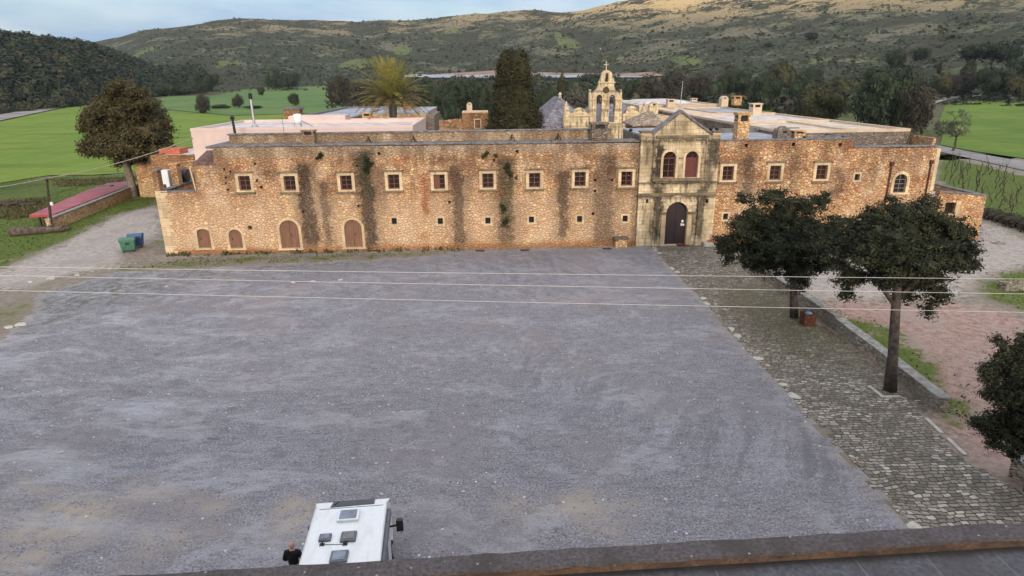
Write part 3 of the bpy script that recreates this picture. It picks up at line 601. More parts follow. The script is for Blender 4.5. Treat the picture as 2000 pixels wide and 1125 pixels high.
def sheet(name, pts, mat, dz=.3, sub=14, world_pts=False, jit=.0):
    P = [np.array([q[0], q[1], 0]) if world_pts else T(*q) for q in pts]; out = []; rr = random.Random(len(name))
    for i in range(len(P)):
        a, b = P[i], P[(i+1) % len(P)]; L = np.linalg.norm((b-a)[:2]); n = max(1, int(L/sub))
        for k in range(n):
            q = a+(b-a)*k/n; out.append((q[0]+rr.uniform(-jit, jit), q[1]+rr.uniform(-jit, jit)))
    bm = bmesh.new(); vs_ = [bm.verts.new((x, y, float(terr(x, y))+dz)) for x, y in out]
    for t in tessellate_polygon([[Vector((x, y, 0)) for x, y in out]]):
        try: bm.faces.new([vs_[i] for i in t])
        except ValueError: pass
    bmesh.ops.recalc_face_normals(bm, faces=bm.faces)
    if sum(f.normal.z for f in bm.faces) < 0: bmesh.ops.reverse_faces(bm, faces=bm.faces)
    me = bpy.data.meshes.new(name); bm.to_mesh(me); bm.free(); me.materials.append(mat); return tag(link(name, me, None, (0, 0, 0)), kind='structure')
def field_material(name, a, b, c, sc=.04, rows=0.0, rot=0.0):
    m = M(name); n1 = m.noise(m.pos, sc, 5, .6); n2 = m.noise(m.pos, .5, 5, .7); n3 = m.noise(m.map(m.pos, (1, .1, 1), rot=(0, 0, rot)), .35, 4, .6)
    col = m.mix(m.rng(n1, .35, .65), a, b); col = m.mix(m.math('MULTIPLY', m.rng(n3, .45, .65), .45), col, c); col = m.mix(.55, col, m.mix(n2, (.22, .22, .22), (.76, .76, .76)), 'OVERLAY')
    n4 = m.noise(m.map(m.pos, (.25, 1, 1), rot=(0, 0, rot+.15)), .12, 6, .7); col = m.mix(m.math('MULTIPLY', m.rng(n4, .48, .68), .6), col, tuple(q*.62 for q in a))
    row = m.n('ShaderNodeTexWave'); m.put(row.inputs['Vector'], m.warp(m.pos, .05, 3)); row.inputs['Scale'].default_value = .35; row.bands_direction = 'Y'; col = m.mix(m.math('MULTIPLY', row.outputs['Fac'], .16), col, tuple(q*.6 for q in a))
    return m.out(col, .9, 0, m.bump(n2, .5, .2), .1)
MAT['field_lime'] = field_material('young_crop', (.110, .185, .026), (.155, .22, .034), (.185, .225, .048), .03)
MAT['field_teal'] = field_material('far_crop', (.080, .148, .050), (.115, .185, .050), (.14, .185, .06), .025)
MAT['field_right'] = field_material('pasture', (.085, .155, .022), (.13, .19, .032), (.165, .19, .05), .04)
MAT['rough_grass'] = field_material('rough_grass', (.05, .085, .016), (.095, .125, .03), (.10, .09, .04), .12)
MAT['meadow'] = field_material('hill_meadow', (.06, .082, .035), (.085, .095, .045), (.09, .085, .05), .05)
MAT['track'] = field_material('stony_track', (.22, .205, .205), (.31, .295, .29), (.16, .15, .14), .06)
MAT['road_pale'] = field_material('pale_wet_road', (.27, .31, .37), (.34, .37, .42), (.25, .27, .31), .03)
MAT['bank'] = field_material('earth_bank', (.24, .15, .11), (.34, .24, .19), (.14, .12, .09), .04)
sheet('lime_field', [(-120, 250), (0, 228), (120, 206), (190, 197), (250, 204), (310, 214.5), (450, 227), (560, 224), (660, 222), (660, 250), (400, 268), (330, 320), (270, 338), (180, 343), (95, 344), (0, 359), (-120, 378)], MAT['field_lime'], .13)
sheet('far_field', [(300, 196), (330, 188), (420, 187), (470, 176), (520, 171), (640, 167), (700, 175), (690, 200), (660, 221), (560, 223), (450, 226), (315, 213)], MAT['field_teal'], .13)
sheet('rough_field_edge', [(-120, 380), (0, 361), (95, 346), (180, 345), (270, 340), (330, 322), (330, 345), (270, 356), (200, 352), (150, 366), (60, 396), (0, 410), (-120, 430)], MAT['rough_grass'], .05)
sheet('valley_track', [(-120, 252), (0, 226), (110, 205), (185, 192), (196, 190), (260, 193), (196, 196), (120, 212), (0, 238), (-120, 270)], MAT['track'], .5)
sheet('pasture_field', [(1842, 262), (1835, 235), (1846, 207), (1900, 197), (2000, 196), (2200, 200), (2200, 350), (2000, 311), (1900, 296), (1836, 284)], MAT['field_right'], .13)
sheet('upper_field', [(1480, 222), (1500, 205), (1560, 208), (1580, 228), (1520, 232)], MAT['field_right'], .4)
sheet('upper_field', [(1830, 143), (1880, 132), (2000, 128), (2200, 126), (2200, 165), (2000, 160), (1900, 152)], MAT['meadow'], .5)
sheet('farm_road', [(1828, 284), (1900, 299), (2000, 317), (2200, 352), (2200, 376), (2000, 334), (1900, 312), (1828, 296)], MAT['track'], .12)
sheet('upper_road', [(1812, 206), (1822, 196), (1850, 191), (1915, 186), (1915, 189), (1852, 196), (1830, 203), (1818, 210)], MAT['track'], .5)
sheet('valley_road', [(790, 147.5), (900, 147), (1050, 147.5), (1150, 148), (1270, 152), (1275, 154), (1150, 153), (1000, 152.5), (790, 152.5)], MAT['road_pale'], 1.2)
sheet('earth_bank', [(800, 146.8), (960, 140), (1060, 143.5), (1150, 145), (1270, 143), (1300, 150), (1270, 151.5), (1150, 147.2), (1000, 146.5)], MAT['bank'], 1.0)
sheet('courtyard', [(-27, 2), (43, 2), (43, 75), (-27, 75)], MAT['track'], .012, 10, True)
# ------------------------------------------------------------------ buildings
def arch(x0, x1, z0, z1, rise=None, n=10):
    """arched outline, ccw from bottom left; z1 is the crown"""
    w = (x1-x0)/2; rise = w if rise is None else rise; zs = z1-rise; xc = (x0+x1)/2
    return [(x0, z0), (x1, z0)]+[(xc+w*math.cos(math.pi*k/n), zs+rise*math.sin(math.pi*k/n)) for k in range(n+1)]
def rect(x0, x1, z0, z1): return [(x0, z0), (x1, z0), (x1, z1), (x0, z1)]
def make_window(parent, xc, zc, w=1.08, h=1.38, cols=2, rows=3, shut=False, Y=0.0, hood=True, bord=.27):
    """casement part with stone surround, sill, hood and glass as sub-parts; origin at window centre in the wall plane"""
    o = (xc, Y, zc); a, b = w/2, h/2
    m = MB(); t = .075; y0, y1 = Y+.26, Y+.32
    m.prism(rect(xc-a, xc+a, zc-b, zc+b), y0, y1, 'y', [rect(xc-a+.09, xc-.035, zc-b+.09, zc+b-.09), rect(xc+.035, xc+a-.09, zc-b+.09, zc+b-.09)])
    for k in range(1, rows):
        z = zc-b+h*k/rows; m.box(xc-a+.09, xc-.035, y0+.008, y1-.008, z-.028, z+.028); m.box(xc+.035, xc+a-.09, y0+.008, y1-.008, z-.028, z+.028)
    win = m.build('window', MAT['sash'], parent, o)
    MB().box(xc-a+.05, xc+a-.05, Y+.335, Y+.36, zc-b+.05, zc+b-.05).build('glass', MAT['glass'], win)
    if shut:
        MB().box(xc-a+.09, xc-.045, Y+.225, Y+.262, zc-b+.09, zc+b-.09).build('shutter', MAT['sash'], win)
    s = MB(); s.prism(rect(xc-a-bord, xc+a+bord, zc-b-bord*.7, zc+b+bord), Y-.045, Y+.34, 'y', [rect(xc-a, xc+a, zc-b, zc+b)]); s.build('stone_surround', MAT['trim_stone'], win)
    MB().box(xc-a-.4, xc+a+.4, Y-.24, Y-.047, zc-b-bord*.7-.12, zc-b-bord*.7+.06).build('sill', MAT['dark_trim'], win, bevel=.03)
    if hood: MB().box(xc-a-.42, xc+a+.42, Y-.2, Y-.002, zc+b+bord+.003, zc+b+bord+.15).build('hood_moulding', MAT['dark_trim'], win, bevel=.03)
    return win
def make_small_window(parent, xc, zc, w=.5, h=.62, Y=0.0):
    o = (xc, Y, zc); a, b = w/2, h/2
    m = MB()
    for k in (-.17, 0, .17): m.tube([(xc+k*w*1.5, Y+.16, zc-b), (xc+k*w*1.5, Y+.16, zc+b)], .016, 5)
    m.tube([(xc-a, Y+.16, zc), (xc+a, Y+.16, zc)], .016, 5)
    win = m.build('small_window', MAT['iron'], parent, o)
    MB().box(xc-a+.01, xc+a-.01, Y+.34, Y+.36, zc-b+.01, zc+b-.01).build('glass', MAT['glass'], win)
    MB().prism(rect(xc-a-.17, xc+a+.17, zc-b-.15, zc+b+.15), Y-.03, Y+.37, 'y', [rect(xc-a, xc+a, zc-b, zc+b)]).build('stone_surround', MAT['trim_stone'], win)
    return win
def make_door(parent, x0, x1, z0, z1, rise, leaves=2, Y=0.0, mat=None, bord=.24, name='door', deep=.24):
    xc = (x0+x1)/2; o = (xc, Y, z0); m = MB(); pts = arch(x0, x1, z0, z1, rise, 14)
    if leaves == 2:
        arc = pts[2:]; L = [(x0, z0), (xc-.02, z0), (xc-.02, z1-.002)]+[q for q in arc if q[0] < xc-.03]; R = [(xc+.02, z0), (x1, z0)]+[q for q in arc if q[0] > xc+.03]+[(xc+.02, z1-.002)]
        m.prism(L, Y+deep, Y+deep+.08, 'y'); m.prism(R, Y+deep+.006, Y+deep+.086, 'y'); m.box(xc-.03, xc+.03, Y+deep+.09, Y+deep+.1, z0, z1-.05)
    else: m.prism(pts, Y+deep, Y+deep+.08, 'y')
    d = m.build(name, mat or MAT['door_wood'], parent, o)
    s = MB(); s.prism(arch(x0-bord, x1+bord, z0, z1+bord, rise+bord*.9, 16), Y-.04, Y+deep+.12, 'y', [arch(x0, x1, z0+.001, z1, rise, 16)]); s.build('stone_surround', MAT['trim_stone'], d)
    MB().box(x0-bord-.1, x1+bord+.1, Y-.16, Y+.1, z0-.16, z0-.002).build('threshold', MAT['trim_stone'], d, bevel=.02)
    hx = xc+.12 if leaves == 2 else x0+.2
    MB().tube([(hx, Y+deep-.05, z0+(z1-z0)*.42), (hx, Y+deep-.05, z0+(z1-z0)*.5)], .03, 6).build('handle', MAT['iron'], d)
    return d
# --- west front, left range
west = empty('monastery_range', (0, 0, 0), 'long tan rubble front range with nine upper windows, left of the limestone gatehouse', 'building')
WZ = 7.42-.68
wins = [(478, 358), (566, 358), (676, 357), (769, 355), (858, 355), (953, 353), (1044, 352), (1133, 350), (1224, 349)]
small = [(770, 432), (860, 432), (953, 431), (1038, 429), (1132, 428), (1221, 427)]
doors = [((386, 411), 447, 484.5, .35, 1), ((448, 473), 448, 485, None, 1), ((547, 584), 430, 485, None, 2), ((673, 707), 429, 483, None, 2)]
holes = []; wl = []; sl_ = []; dl = []
for q in wins:
    p = F(*q); wl.append((float(p[0]), float(p[2]))); holes.append(rect(p[0]-.56, p[0]+.56, p[2]-.71, p[2]+.71))
for q in small:
    p = F(*q); sl_.append((float(p[0]), float(p[2]))); holes.append(rect(p[0]-.27, p[0]+.27, p[2]-.33, p[2]+.33))
for (pa, pb), pt, pbm, rise, nl in doors:
    x0 = float(F(pa, (pt+pbm)/2)[0]); x1 = float(F(pb, (pt+pbm)/2)[0]); z1 = float(F((pa+pb)/2, pt)[2]); z0 = float(F((pa+pb)/2, pbm)[2])
    r_ = rise if rise else (x1-x0)/2; dl.append((x0, x1, z0, z1, r_, nl)); holes.append(arch(x0-.02, x1+.02, z0-.01, z1+.02, r_+.02, 14))
pc = F(488, 445); holes.append([(pc[0]+.22*math.cos(a*math.pi/5), pc[2]+.22*math.sin(a*math.pi/5)) for a in range(10)])
for q in [(450, 336), (438, 331), (441, 347), (441, 358), (445, 371), (498, 320), (510, 366), (502, 353), (697, 324), (700, 403), (965, 313), (1162, 352), (1162, 373), (1158, 418), (1195, 352), (592, 413), (878, 395), (1010, 296), (740, 300)]:
    p = F(*q); w = random.Random(q[0]).uniform(.09, .15); holes.append(rect(p[0]-w, p[0]+w, p[2]-w*1.1, p[2]+w*1.1))
outl = [(-31.35, -.3), (14.38, -.3), (14.38, 9.93), (5, 10.0), (-8, 10.02), (-18, 10.1), (-25.45, 10.12), (-25.5, 8.6), (-27.4, 8.55), (-27.5, 6.05), (-30.9, 6.05), (-30.9, 8.05), (-31.35, 8.05)]
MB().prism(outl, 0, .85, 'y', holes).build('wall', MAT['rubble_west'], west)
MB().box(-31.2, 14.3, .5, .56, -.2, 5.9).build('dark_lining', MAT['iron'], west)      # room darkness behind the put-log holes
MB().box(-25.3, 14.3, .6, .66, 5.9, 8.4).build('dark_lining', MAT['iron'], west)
m = MB()
for xa_, xb_ in [(-25.5, -17.2), (-17.15, -8.1), (-8.05, -1.2), (-1.15, 6.0), (6.05, 14.36)]:
    za = 10.03+.1*max(0, -xa_/25); m.hexa([(xa_, -.07, za+.02), (xb_, -.07, za), (xb_, 1.9, za+.02), (xa_, 1.9, za+.04), (xa_, -.07, za+.13), (xb_, -.07, za+.11), (xb_, 1.9, za+.16), (xa_, 1.9, za+.18)])
m.box(-26.2, -25.45, .3, 9, 10.0, 10.22); m.build('coping', MAT['coping'], west, bevel=.02)
MB().box(-24.5, 12.0, 1.85, 2.45, 9.0, 11.08).build('upper_parapet', MAT['rubble_west'], west)
m = MB()
for xa_, xb_ in [(-24.62, -14), (-13.96, -4.9), (-4.86, 4.2), (4.24, 12.06)]: m.box(xa_, xb_, 1.72, 2.62, 11.083, 11.2)
m.build('parapet_coping', MAT['coping'], west, bevel=.02)
MB().box(-24.45, 12, 2.46, 8.5, 9.5, 10.4).build('roof', MAT['roof_grey'], west)
MB().box(-25.4, -24.52, .9, 8.5, 5.5, 10.0).build('end_wall', MAT['rubble_west'], west)
# courtyard corner at the far left end
MB().prism([(.85, -.3), (12, -.3), (12, 6.0), (.85, 6.03)], -31.35, -30.9, 'x').build('side_wall', MAT['rubble_west'], west)
MB().box(-27.5, -27.0, .85, 9, 0, 8.5).build('inner_wall', MAT['rubble_brown'], west)
MB().box(-31.45, -30.8, .9, 9.5, 6.04, 6.14).build('side_coping', MAT['coping'], west)
MB().box(-30.85, -27.4, -.06, .8, 6.055, 6.13).build('terrace_coping', MAT['coping'], west)
MB().box(-30.9, -27.45, .85, 12, 4.2, 4.3).build('terrace_floor', MAT['roof_grey'], west)
for px0, px1, pyb, pyt, Y in [(330, 343.5, 362, 320, 4.2), (362, 376, 350, 315, 8.2)]:
    a = F(px0, pyt, Y); b = F(px1, pyt, Y); z0 = 4.3
    MB().box(a[0], b[0], Y, Y+.8, z0, a[2]-.12).box(a[0]-.1, b[0]+.1, Y-.1, Y+.9, a[2]-.118, a[2]).build('pillar', MAT['rubble_tan'], west)
MB().box(-31.45, -30.8, -.08, .95, 8.052, 8.17).build('pillar_cap', MAT['coping'], west)
m = MB()
for k in range(11):
    x = -27.35+k*.19; m.tube([(x, -.12, 8.62), (x, 3.4, 9.5)], .1, 7)
m.hexa([(-27.45, -.1, 8.56), (-25.52, -.1, 8.56), (-25.52, 3.4, 9.44), (-27.45, 3.4, 9.44), (-27.45, -.1, 8.6), (-25.52, -.1, 8.6), (-25.52, 3.4, 9.48), (-27.45, 3.4, 9.48)])
m.build('tiled_lean_to', MAT['tile'], west)
MB().tube([(-27.62, -.06, 8.5), (-27.75, -.06, 8.2), (-27.62, -.06, 7.0), (-27.55, -.06, 6.2)], .07, 8).build('drain_pipe', MAT['trim_stone'], west)
m = MB()
for k in range(17): m.box(-31.37, -30.55 if k % 2 else -30.25, -.025, -.002, .02+k*.365, .36+k*.365); m.box(-31.375, -31.352, -.0245, .9 if k % 2 else .6, .02+k*.365, .36+k*.365)
m.build('quoin', MAT['trim_stone'], west, bevel=.012)
for i, (x, z) in enumerate(wl): make_window(west, x, z, shut=(i == 4), rows=3)
for x, z in sl_: make_small_window(west, x, z)
for x0, x1, z0, z1, r_, nl in dl: make_door(west, x0, x1, z0, z1, r_, nl)
def chimney(parent, x, y, z0, w, d, h, mat, cap='slab', name='chimney'):
    m = MB(); m.box(x-w/2, x+w/2, y-d/2, y+d/2, z0, z0+h*.68)
    if cap == 'slab':
        t = w*.2
        for sx in (-1, 1):
            for sy in (-1, 1): m.box(x+sx*w/2-(t if sx > 0 else 0), x+sx*w/2+(t if sx < 0 else 0), y+sy*d/2-(t if sy > 0 else 0), y+sy*d/2+(t if sy < 0 else 0), z0+h*.68, z0+h*.9)
        m.box(x-w/2-.09, x+w/2+.09, y-d/2-.09, y+d/2+.09, z0+h*.9, z0+h)
        c = m.build(name, mat, parent); MB().box(x-w*.3, x+w*.3, y-d*.3, y+d*.3, z0+h*.682, z0+h*.895).build('flue', MAT['iron'], c)
    elif cap == 'round':
        m.prism(arch(x-w/2, x+w/2, z0+h*.681, z0+h, w/2, 10), y-d/2, y+d/2, 'y', [arch(x-w*.2, x+w*.2, z0+h*.75, z0+h*.88, w*.2, 8)]); c = m.build(name, mat, parent)
        MB().box(x-w*.25, x+w*.25, y+d*.1, y+d*.2, z0+h*.74, z0+h*.89).build('flue', MAT['iron'], c)
    else:
        m.hexa([(x-w/2, y-d/2, z0+h*.68), (x+w/2, y-d/2, z0+h*.68), (x+w/2, y+d/2, z0+h*.68), (x-w/2, y+d/2, z0+h*.68), (x-w*.12, y-d*.12, z0+h), (x+w*.12, y-d*.12, z0+h), (x+w*.12, y+d*.12, z0+h), (x-w*.12, y+d*.12, z0+h)])
        c = m.build(name, mat, parent); MB().box(x-w*.14, x+w*.14, y-d*.53, y-d*.45, z0+h*.5, z0+h*.68).build('flue', MAT['iron'], c)
    return c
p = F(605, 266, 1.4); chimney(west, p[0], 1.2, 10.15, 1.1, .9, 1.35, MAT['rubble_west'])
p = F(1168, 266, 1.2); chimney(west, p[0], .75, 10.1, 1.5, 1.1, 1.75, MAT['rubble_grey'])
for px in (720, 808, 1000, 1090):
    p = F(px, 275, 1.3); x = float(p[0]); m = MB(); m.tube([(x-.28, 1.2, 10.2), (x, 1.2, 10.85), (x+.28, 1.2, 10.2)], .045, 6); m.tube([(x-.14, 1.2, 10.5), (x+.2, 1.0, 10.5)], .04, 6); m.tube([(x, 1.2, 10.85), (x, 1.75, 10.2)], .035, 6)
    m.build('lamp_bracket', MAT['iron'], west)
# --- gatehouse
gate = empty('gatehouse', (18.2, -.45, 0), 'pale streaked limestone gatehouse with triangular pediment, two arched windows and an arched portal', 'building')
GY = -.45; dx0, dx1 = float(F(1298, 430, -.1)[0]), float(F(1340, 430, -.1)[0]); dzt = float(F(1319, 393, -.1)[2])
gw = [(float(F(a, 330, GY)[0]), float(F(b, 330, GY)[0])) for a, b in ((1294.5, 1319), (1337.5, 1362.5))]
gz0 = float(F(1307, 347.5, GY)[2]); gz1 = float(F(1307, 296, GY)[2])
xl, xr = 14.4, 21.92; ax = float(F(1331, 220, GY)[0]); az_ = float(F(1331, 219, GY)[2])
pl, pr = float(F(1281, 262, GY)[0]), float(F(1385, 260, GY)[0])
outl = [(xl, -.2), (xr, -.2), (xr, 10.82), (pr+.02, 10.82), (ax, az_), (pl-.02, 10.9), (xl, 10.9)]
gh = [arch(dx0-.02, dx1+.02, .02, dzt+.02, None, 14)]+[arch(a-.02, b+.02, gz0-.02, gz1+.02, None, 14) for a, b in gw]
for px in (1264, 1381):
    p = F(px, 393, GY); gh.append(rect(p[0]-.13, p[0]+.13, p[2]-.2, p[2]+.2))
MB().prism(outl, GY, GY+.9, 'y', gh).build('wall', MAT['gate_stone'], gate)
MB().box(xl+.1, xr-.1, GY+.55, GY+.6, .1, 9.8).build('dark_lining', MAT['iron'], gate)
MB().box(xl, xr, GY+.9, 8, -.1, 10.55).build('body', MAT['rubble_grey'], gate)
MB().box(xl-.02, xr+.02, GY+.88, 8.02, 10.56, 10.72).build('roof', MAT['roof_grey'], gate)
m = MB(); 
for s_, (xe, ze) in ((1, (pl, 10.9)), (-1, (pr, 10.82))):
    e = s_*.32; m.hexa([(xe-e, GY-.22, ze-.24), (ax, GY-.22, az_-.03), (ax, GY+1.0, az_-.03), (xe-e, GY+1.0, ze-.24), (xe-e, GY-.22, ze-.02), (ax, GY-.22, az_+.19), (ax, GY+1.0, az_+.19), (xe-e, GY+1.0, ze-.02)] if s_ > 0 else
        [(ax, GY-.222, az_-.032), (xe-e, GY-.222, ze-.24), (xe-e, GY+1.002, ze-.24), (ax, GY+1.002, az_-.032), (ax, GY-.222, az_+.192), (xe-e, GY-.222, ze-.02), (xe-e, GY+1.002, ze-.02), (ax, GY+1.002, az_+.192)])
m.build('raking_cornice', MAT['coping'], gate)
zc_ = float(F(1330, 267, GY)[2])
MB().box(pl+.05, pr-.05, GY-.2, GY-.002, zc_-.12, zc_+.12).build('pediment_cornice', MAT['dark_trim'], gate, bevel=.04)
m = MB(); m.box(xl-.08, pl-.36, GY-.15, GY+1.0, 10.903, 11.05).box(pr+.36, xr+.08, GY-.15, GY+1.0, 10.823, 10.97); m.build('corner_cap', MAT['dark_trim'], gate, bevel=.03)
zl = float(F(1325, 349, GY)[2]); bl, br = float(F(1272, 350, GY)[0]), float(F(1379, 348, GY)[0])
MB().box(bl, br, GY-.55, GY-.002, zl-.17, zl+.04).box(bl+.3, br-.3, GY-.36, GY-.003, zl-.36, zl-.172).build('balcony_ledge', MAT['dark_trim'], gate, bevel=.04)
zm = float(F(1320, 379, GY)[2])
MB().box(xl-.06, xr+.06, GY-.24, GY-.002, zm-.1, zm+.12).box(xl-.03, xr+.03, GY-.12, GY-.003, zm-.25, zm-.102).build('string_course', MAT['dark_trim'], gate, bevel=.03)
for pxa, pxb in ((1277, 1287), (1361, 1371)):
    x0, x1 = float(F(pxa, 420, GY)[0]), float(F(pxb, 420, GY)[0]); s = MB(); s.box(x0, x1, GY-.22, GY-.002, .0, zm-.26); s.box(x0-.08, x1+.08, GY-.3, GY-.003, .0, .9); s.box(x0-.08, x1+.08, GY-.3, GY-.003, zm-.55, zm-.28); s.build('pilaster', MAT['gate_stone'], gate, bevel=.03)
for pxa, pxb in ((1275.5, 1283), (1378, 1386)):
    x0, x1 = float(F(pxa, 300, GY)[0]), float(F(pxb, 300, GY)[0]); s = MB(); s.box(x0, x1, GY-.16, GY-.002, zl+.05, 10.35); s.box(x0-.07, x1+.07, GY-.22, GY-.003, 10.0, 10.33); s.build('pilaster', MAT['gate_stone'], gate, bevel=.03)
d = make_door(gate, dx0, dx1, .04, dzt, (dx1-dx0)/2, 2, GY, MAT['gate_wood'], .42, 'portal_door', .42)
for px, py, w, h in ((1333, 432, .2, .24), (1331, 438.5, .17, .24), (1335, 439, .16, .2)):
    p = F(px, py, GY+.4); MB().box(p[0]-w/2, p[0]+w/2, GY+.405, GY+.415, p[2]-h/2, p[2]+h/2).build('notice', MAT['paper'], d)
m = MB()
for k in range(9):    # voussoirs standing proud round the arch
    a0, a1 = math.pi*(k+.06)/9, math.pi*(k+.94)/9; xc = (dx0+dx1)/2; zs = dzt-(dx1-dx0)/2; r0, r1 = (dx1-dx0)/2+.02, (dx1-dx0)/2+(.62 if k != 4 else .85)
    m.prism([(xc+r0*math.cos(a0), zs+r0*math.sin(a0)), (xc+r1*math.cos(a0), zs+r1*math.sin(a0)), (xc+r1*math.cos(a1), zs+r1*math.sin(a1)), (xc+r0*math.cos(a1), zs+r0*math.sin(a1))], GY-.13, GY-.03, 'y')
m.build('voussoir_arch', MAT['gate_stone'], gate, bevel=.015)
zi = dzt-(dx1-dx0)/2
m = MB(); m.box(float(F(1288, 415, GY)[0]), dx0-.02, GY-.24, GY-.05, zi-.14, zi+.1); m.box(dx1+.02, float(F(1360, 415, GY)[0]), GY-.24, GY-.05, zi-.14, zi+.1); m.build('impost', MAT['dark_trim'], gate, bevel=.03)
for i, (a, b) in enumerate(gw):
    xc = (a+b)/2; zsp = gz1-(b-a)/2; o = (xc, GY, (gz0+gz1)/2); y0 = GY+.3
    if i == 0: hs = [rect(a+.1, xc-.04, gz0+.1, zsp-.12), rect(xc+.04, b-.1, gz0+.1, zsp-.12), arch(a+.1, b-.1, zsp+.0, gz1-.1, (b-a)/2-.1, 10)]
    else: hs = [arch(a+.1, b-.1, zsp+.0, gz1-.1, (b-a)/2-.1, 10)]
    m = MB(); m.prism(arch(a, b, gz0, gz1, None, 16), y0, y0+.07, 'y', hs)
    for k in (1, 2):
        z = gz0+(zsp-gz0)*k/3; m.box(a+.1, b-.1, y0-.012, y0+.05, z-.035, z+.035)
    for k in (-.5, 0, .5): m.tube([(xc, y0+.03, zsp), (xc+math.sin(k*1.6)*((b-a)/2-.1), y0+.03, zsp+math.cos(k*1.6)*((b-a)/2-.1))], .025, 5)
    w = m.build('arched_window', MAT['red_sash'], gate, o)
    if i == 1: w['label'] = 'closed dark red shutters'
    MB().prism(arch(a+.03, b-.03, gz0+.03, gz1-.03, None, 14), y0+.075, y0+.09, 'y').build('glass', MAT['glass'], w)
    MB().prism(arch(a-.22, b+.22, gz0, gz1+.22, (b-a)/2+.22, 16), GY-.06, y0+.1, 'y', [arch(a, b, gz0+.001, gz1, None, 16)]).build('stone_surround', MAT['trim_stone'], w)
m = MB(); xs_ = [xl+.75, gw[0][0]-.23, gw[0][1]+.23, gw[1][0]-.23, gw[1][1]+.23, xr-.9]
for a, b in ((pl+.15, gw[0][0]-.24), (gw[0][1]+.24, gw[1][0]-.24), (gw[1][1]+.24, pr-.2)): m.box(a, b, GY-.1, GY-.002, gz1-.62-.08, gz1-.62+.06)
m.build('impost_band', MAT['dark_trim'], gate, bevel=.02)
MB().tube([(ax, GY+.6, az_+.15), (ax+.12, GY+.6, az_+2.75)], [.035, .025], 6).build('flag_pole', MAT['steel'], gate)
for px in (1232, 1388, 1400):
    p = F(px, 254, .3); m = MB(); m.lathe([(.02, 0), (.16, .08), (.2, .2), (.1, .3)], (p[0], .3, 10.95), 8); m.tube([(p[0], .3, 11.0), (p[0], -.2, 11.2)], .06, 6); m.build('floodlight', MAT['iron'], gate)
# pyramid roof behind the pediment
pyr = empty('pavilion', (17, 12, 0), 'low square block with a rubble slab pyramid roof behind the gatehouse', 'building')
a, b = float(F(1236, 244, 9)[0]), float(F(1301, 244, 9)[0]); zb = float(F(1265, 244, 9)[2]); zt = float(F(1269, 217, 13)[2]); yb = 9.0
MB().box(a+.4, b-.4, yb+.4, yb+5.6, 0, zb).build('wall', MAT['rubble_brown'], pyr)
c = (float(F(1269, 217, 13)[0]), 13.0)
MB().add([(a, yb, zb), (b, yb, zb), (b, yb+6, zb), (a, yb+6, zb), (c[0]-.3, c[1], zt), (c[0]+.3, c[1], zt), (a, yb, zb-.15), (b, yb, zb-.15), (b, yb+6, zb-.15), (a, yb+6, zb-.15)], [(0, 1, 5, 4), (1, 2, 5), (2, 3, 4, 5), (3, 0, 4), (6, 7, 1, 0), (7, 8, 2, 1), (8, 9, 3, 2), (9, 6, 0, 3), (9, 8, 7, 6)]).build('roof', MAT['rubble_roof'], pyr)
# --- right range
east = empty('monastery_wing', (33, 0, 0), 'red-mortared rubble front range with three upper windows, right of the limestone gatehouse', 'building')
rw = [tuple(map(float, (F(*q)[0], F(*q)[2]))) for q in [(1422, 338.5), (1514, 337.5), (1605, 336.5)]]
sw = [tuple(map(float, (F(*q)[0], F(*q)[2]))) for q in [(1417, 423), (1674, 346)]]
ra0, ra1 = float(F(1746, 360)[0]), float(F(1770, 360)[0]); rz0, rz1 = float(F(1757, 376)[2]), float(F(1759, 340)[2])
hs = [rect(x-.56, x+.56, z-.71, z+.71) for x, z in rw]+[rect(x-.27, x+.27, z-.33, z+.33) for x, z in sw]+[arch(ra0-.02, ra1+.02, rz0-.02, rz1+.02, None, 14)]
for q in [(1458, 284), (1550, 282), (1641, 283)]:
    p = F(*q); hs.append(rect(p[0]-.15, p[0]+.15, p[2]-.16, p[2]+.16))
zr1 = float(F(1520, 274)[2]); zr2 = float(F(1750, 289.5)[2])
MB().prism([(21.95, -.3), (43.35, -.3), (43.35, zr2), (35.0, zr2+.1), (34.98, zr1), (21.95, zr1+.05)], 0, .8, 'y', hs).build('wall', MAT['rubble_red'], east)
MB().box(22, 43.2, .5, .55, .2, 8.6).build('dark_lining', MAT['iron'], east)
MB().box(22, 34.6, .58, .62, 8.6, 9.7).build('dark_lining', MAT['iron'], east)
MB().box(43.36, 43.72, -.04, .7, -.2, zr2-.1).build('quoin', MAT['trim_stone'], east)
for x, z in rw: make_window(east, x, z, rows=3)
for x, z in sw: make_small_window(east, x, z)
m = MB()
for k in (1, 2, 3): m.box(ra0+.03, ra1-.03, .14, .17, rz0+(rz1-rz0)*k/4.3-.02, rz0+(rz1-rz0)*k/4.3+.02)
m.box((ra0+ra1)/2-.02, (ra0+ra1)/2+.02, .173, .2, rz0, rz1-.05)
w = m.build('arched_window', MAT['steel'], east, ((ra0+ra1)/2, 0, rz0))
MB().prism(arch(ra0+.02, ra1-.02, rz0+.02, rz1-.02, None, 12), .3, .33, 'y').build('glass', MAT['glass'], w)
MB().prism(arch(ra0-.28, ra1+.28, rz0, rz1+.28, (ra1-ra0)/2+.28, 14), -.05, .34, 'y', [arch(ra0, ra1, rz0+.001, rz1, None, 14)]).build('stone_surround', MAT['trim_stone'], w)
MB().box(ra0-.4, ra1+.4, -.22, .2, rz0-.18, rz0-.002).build('sill', MAT['trim_stone'], w, bevel=.03)
for px, top in ((1736, 322), (1812, 319)):
    p = F(px, 350); zt = float(F(px, top)[2]); m = MB(); m.tube([(p[0], -.1, zt), (p[0], -.1, .2)], .075, 8); m.box(p[0]-.16, p[0]+.16, -.25, -.02, zt-.05, zt+.3); m.build('drain_pipe', MAT['rust'], east)
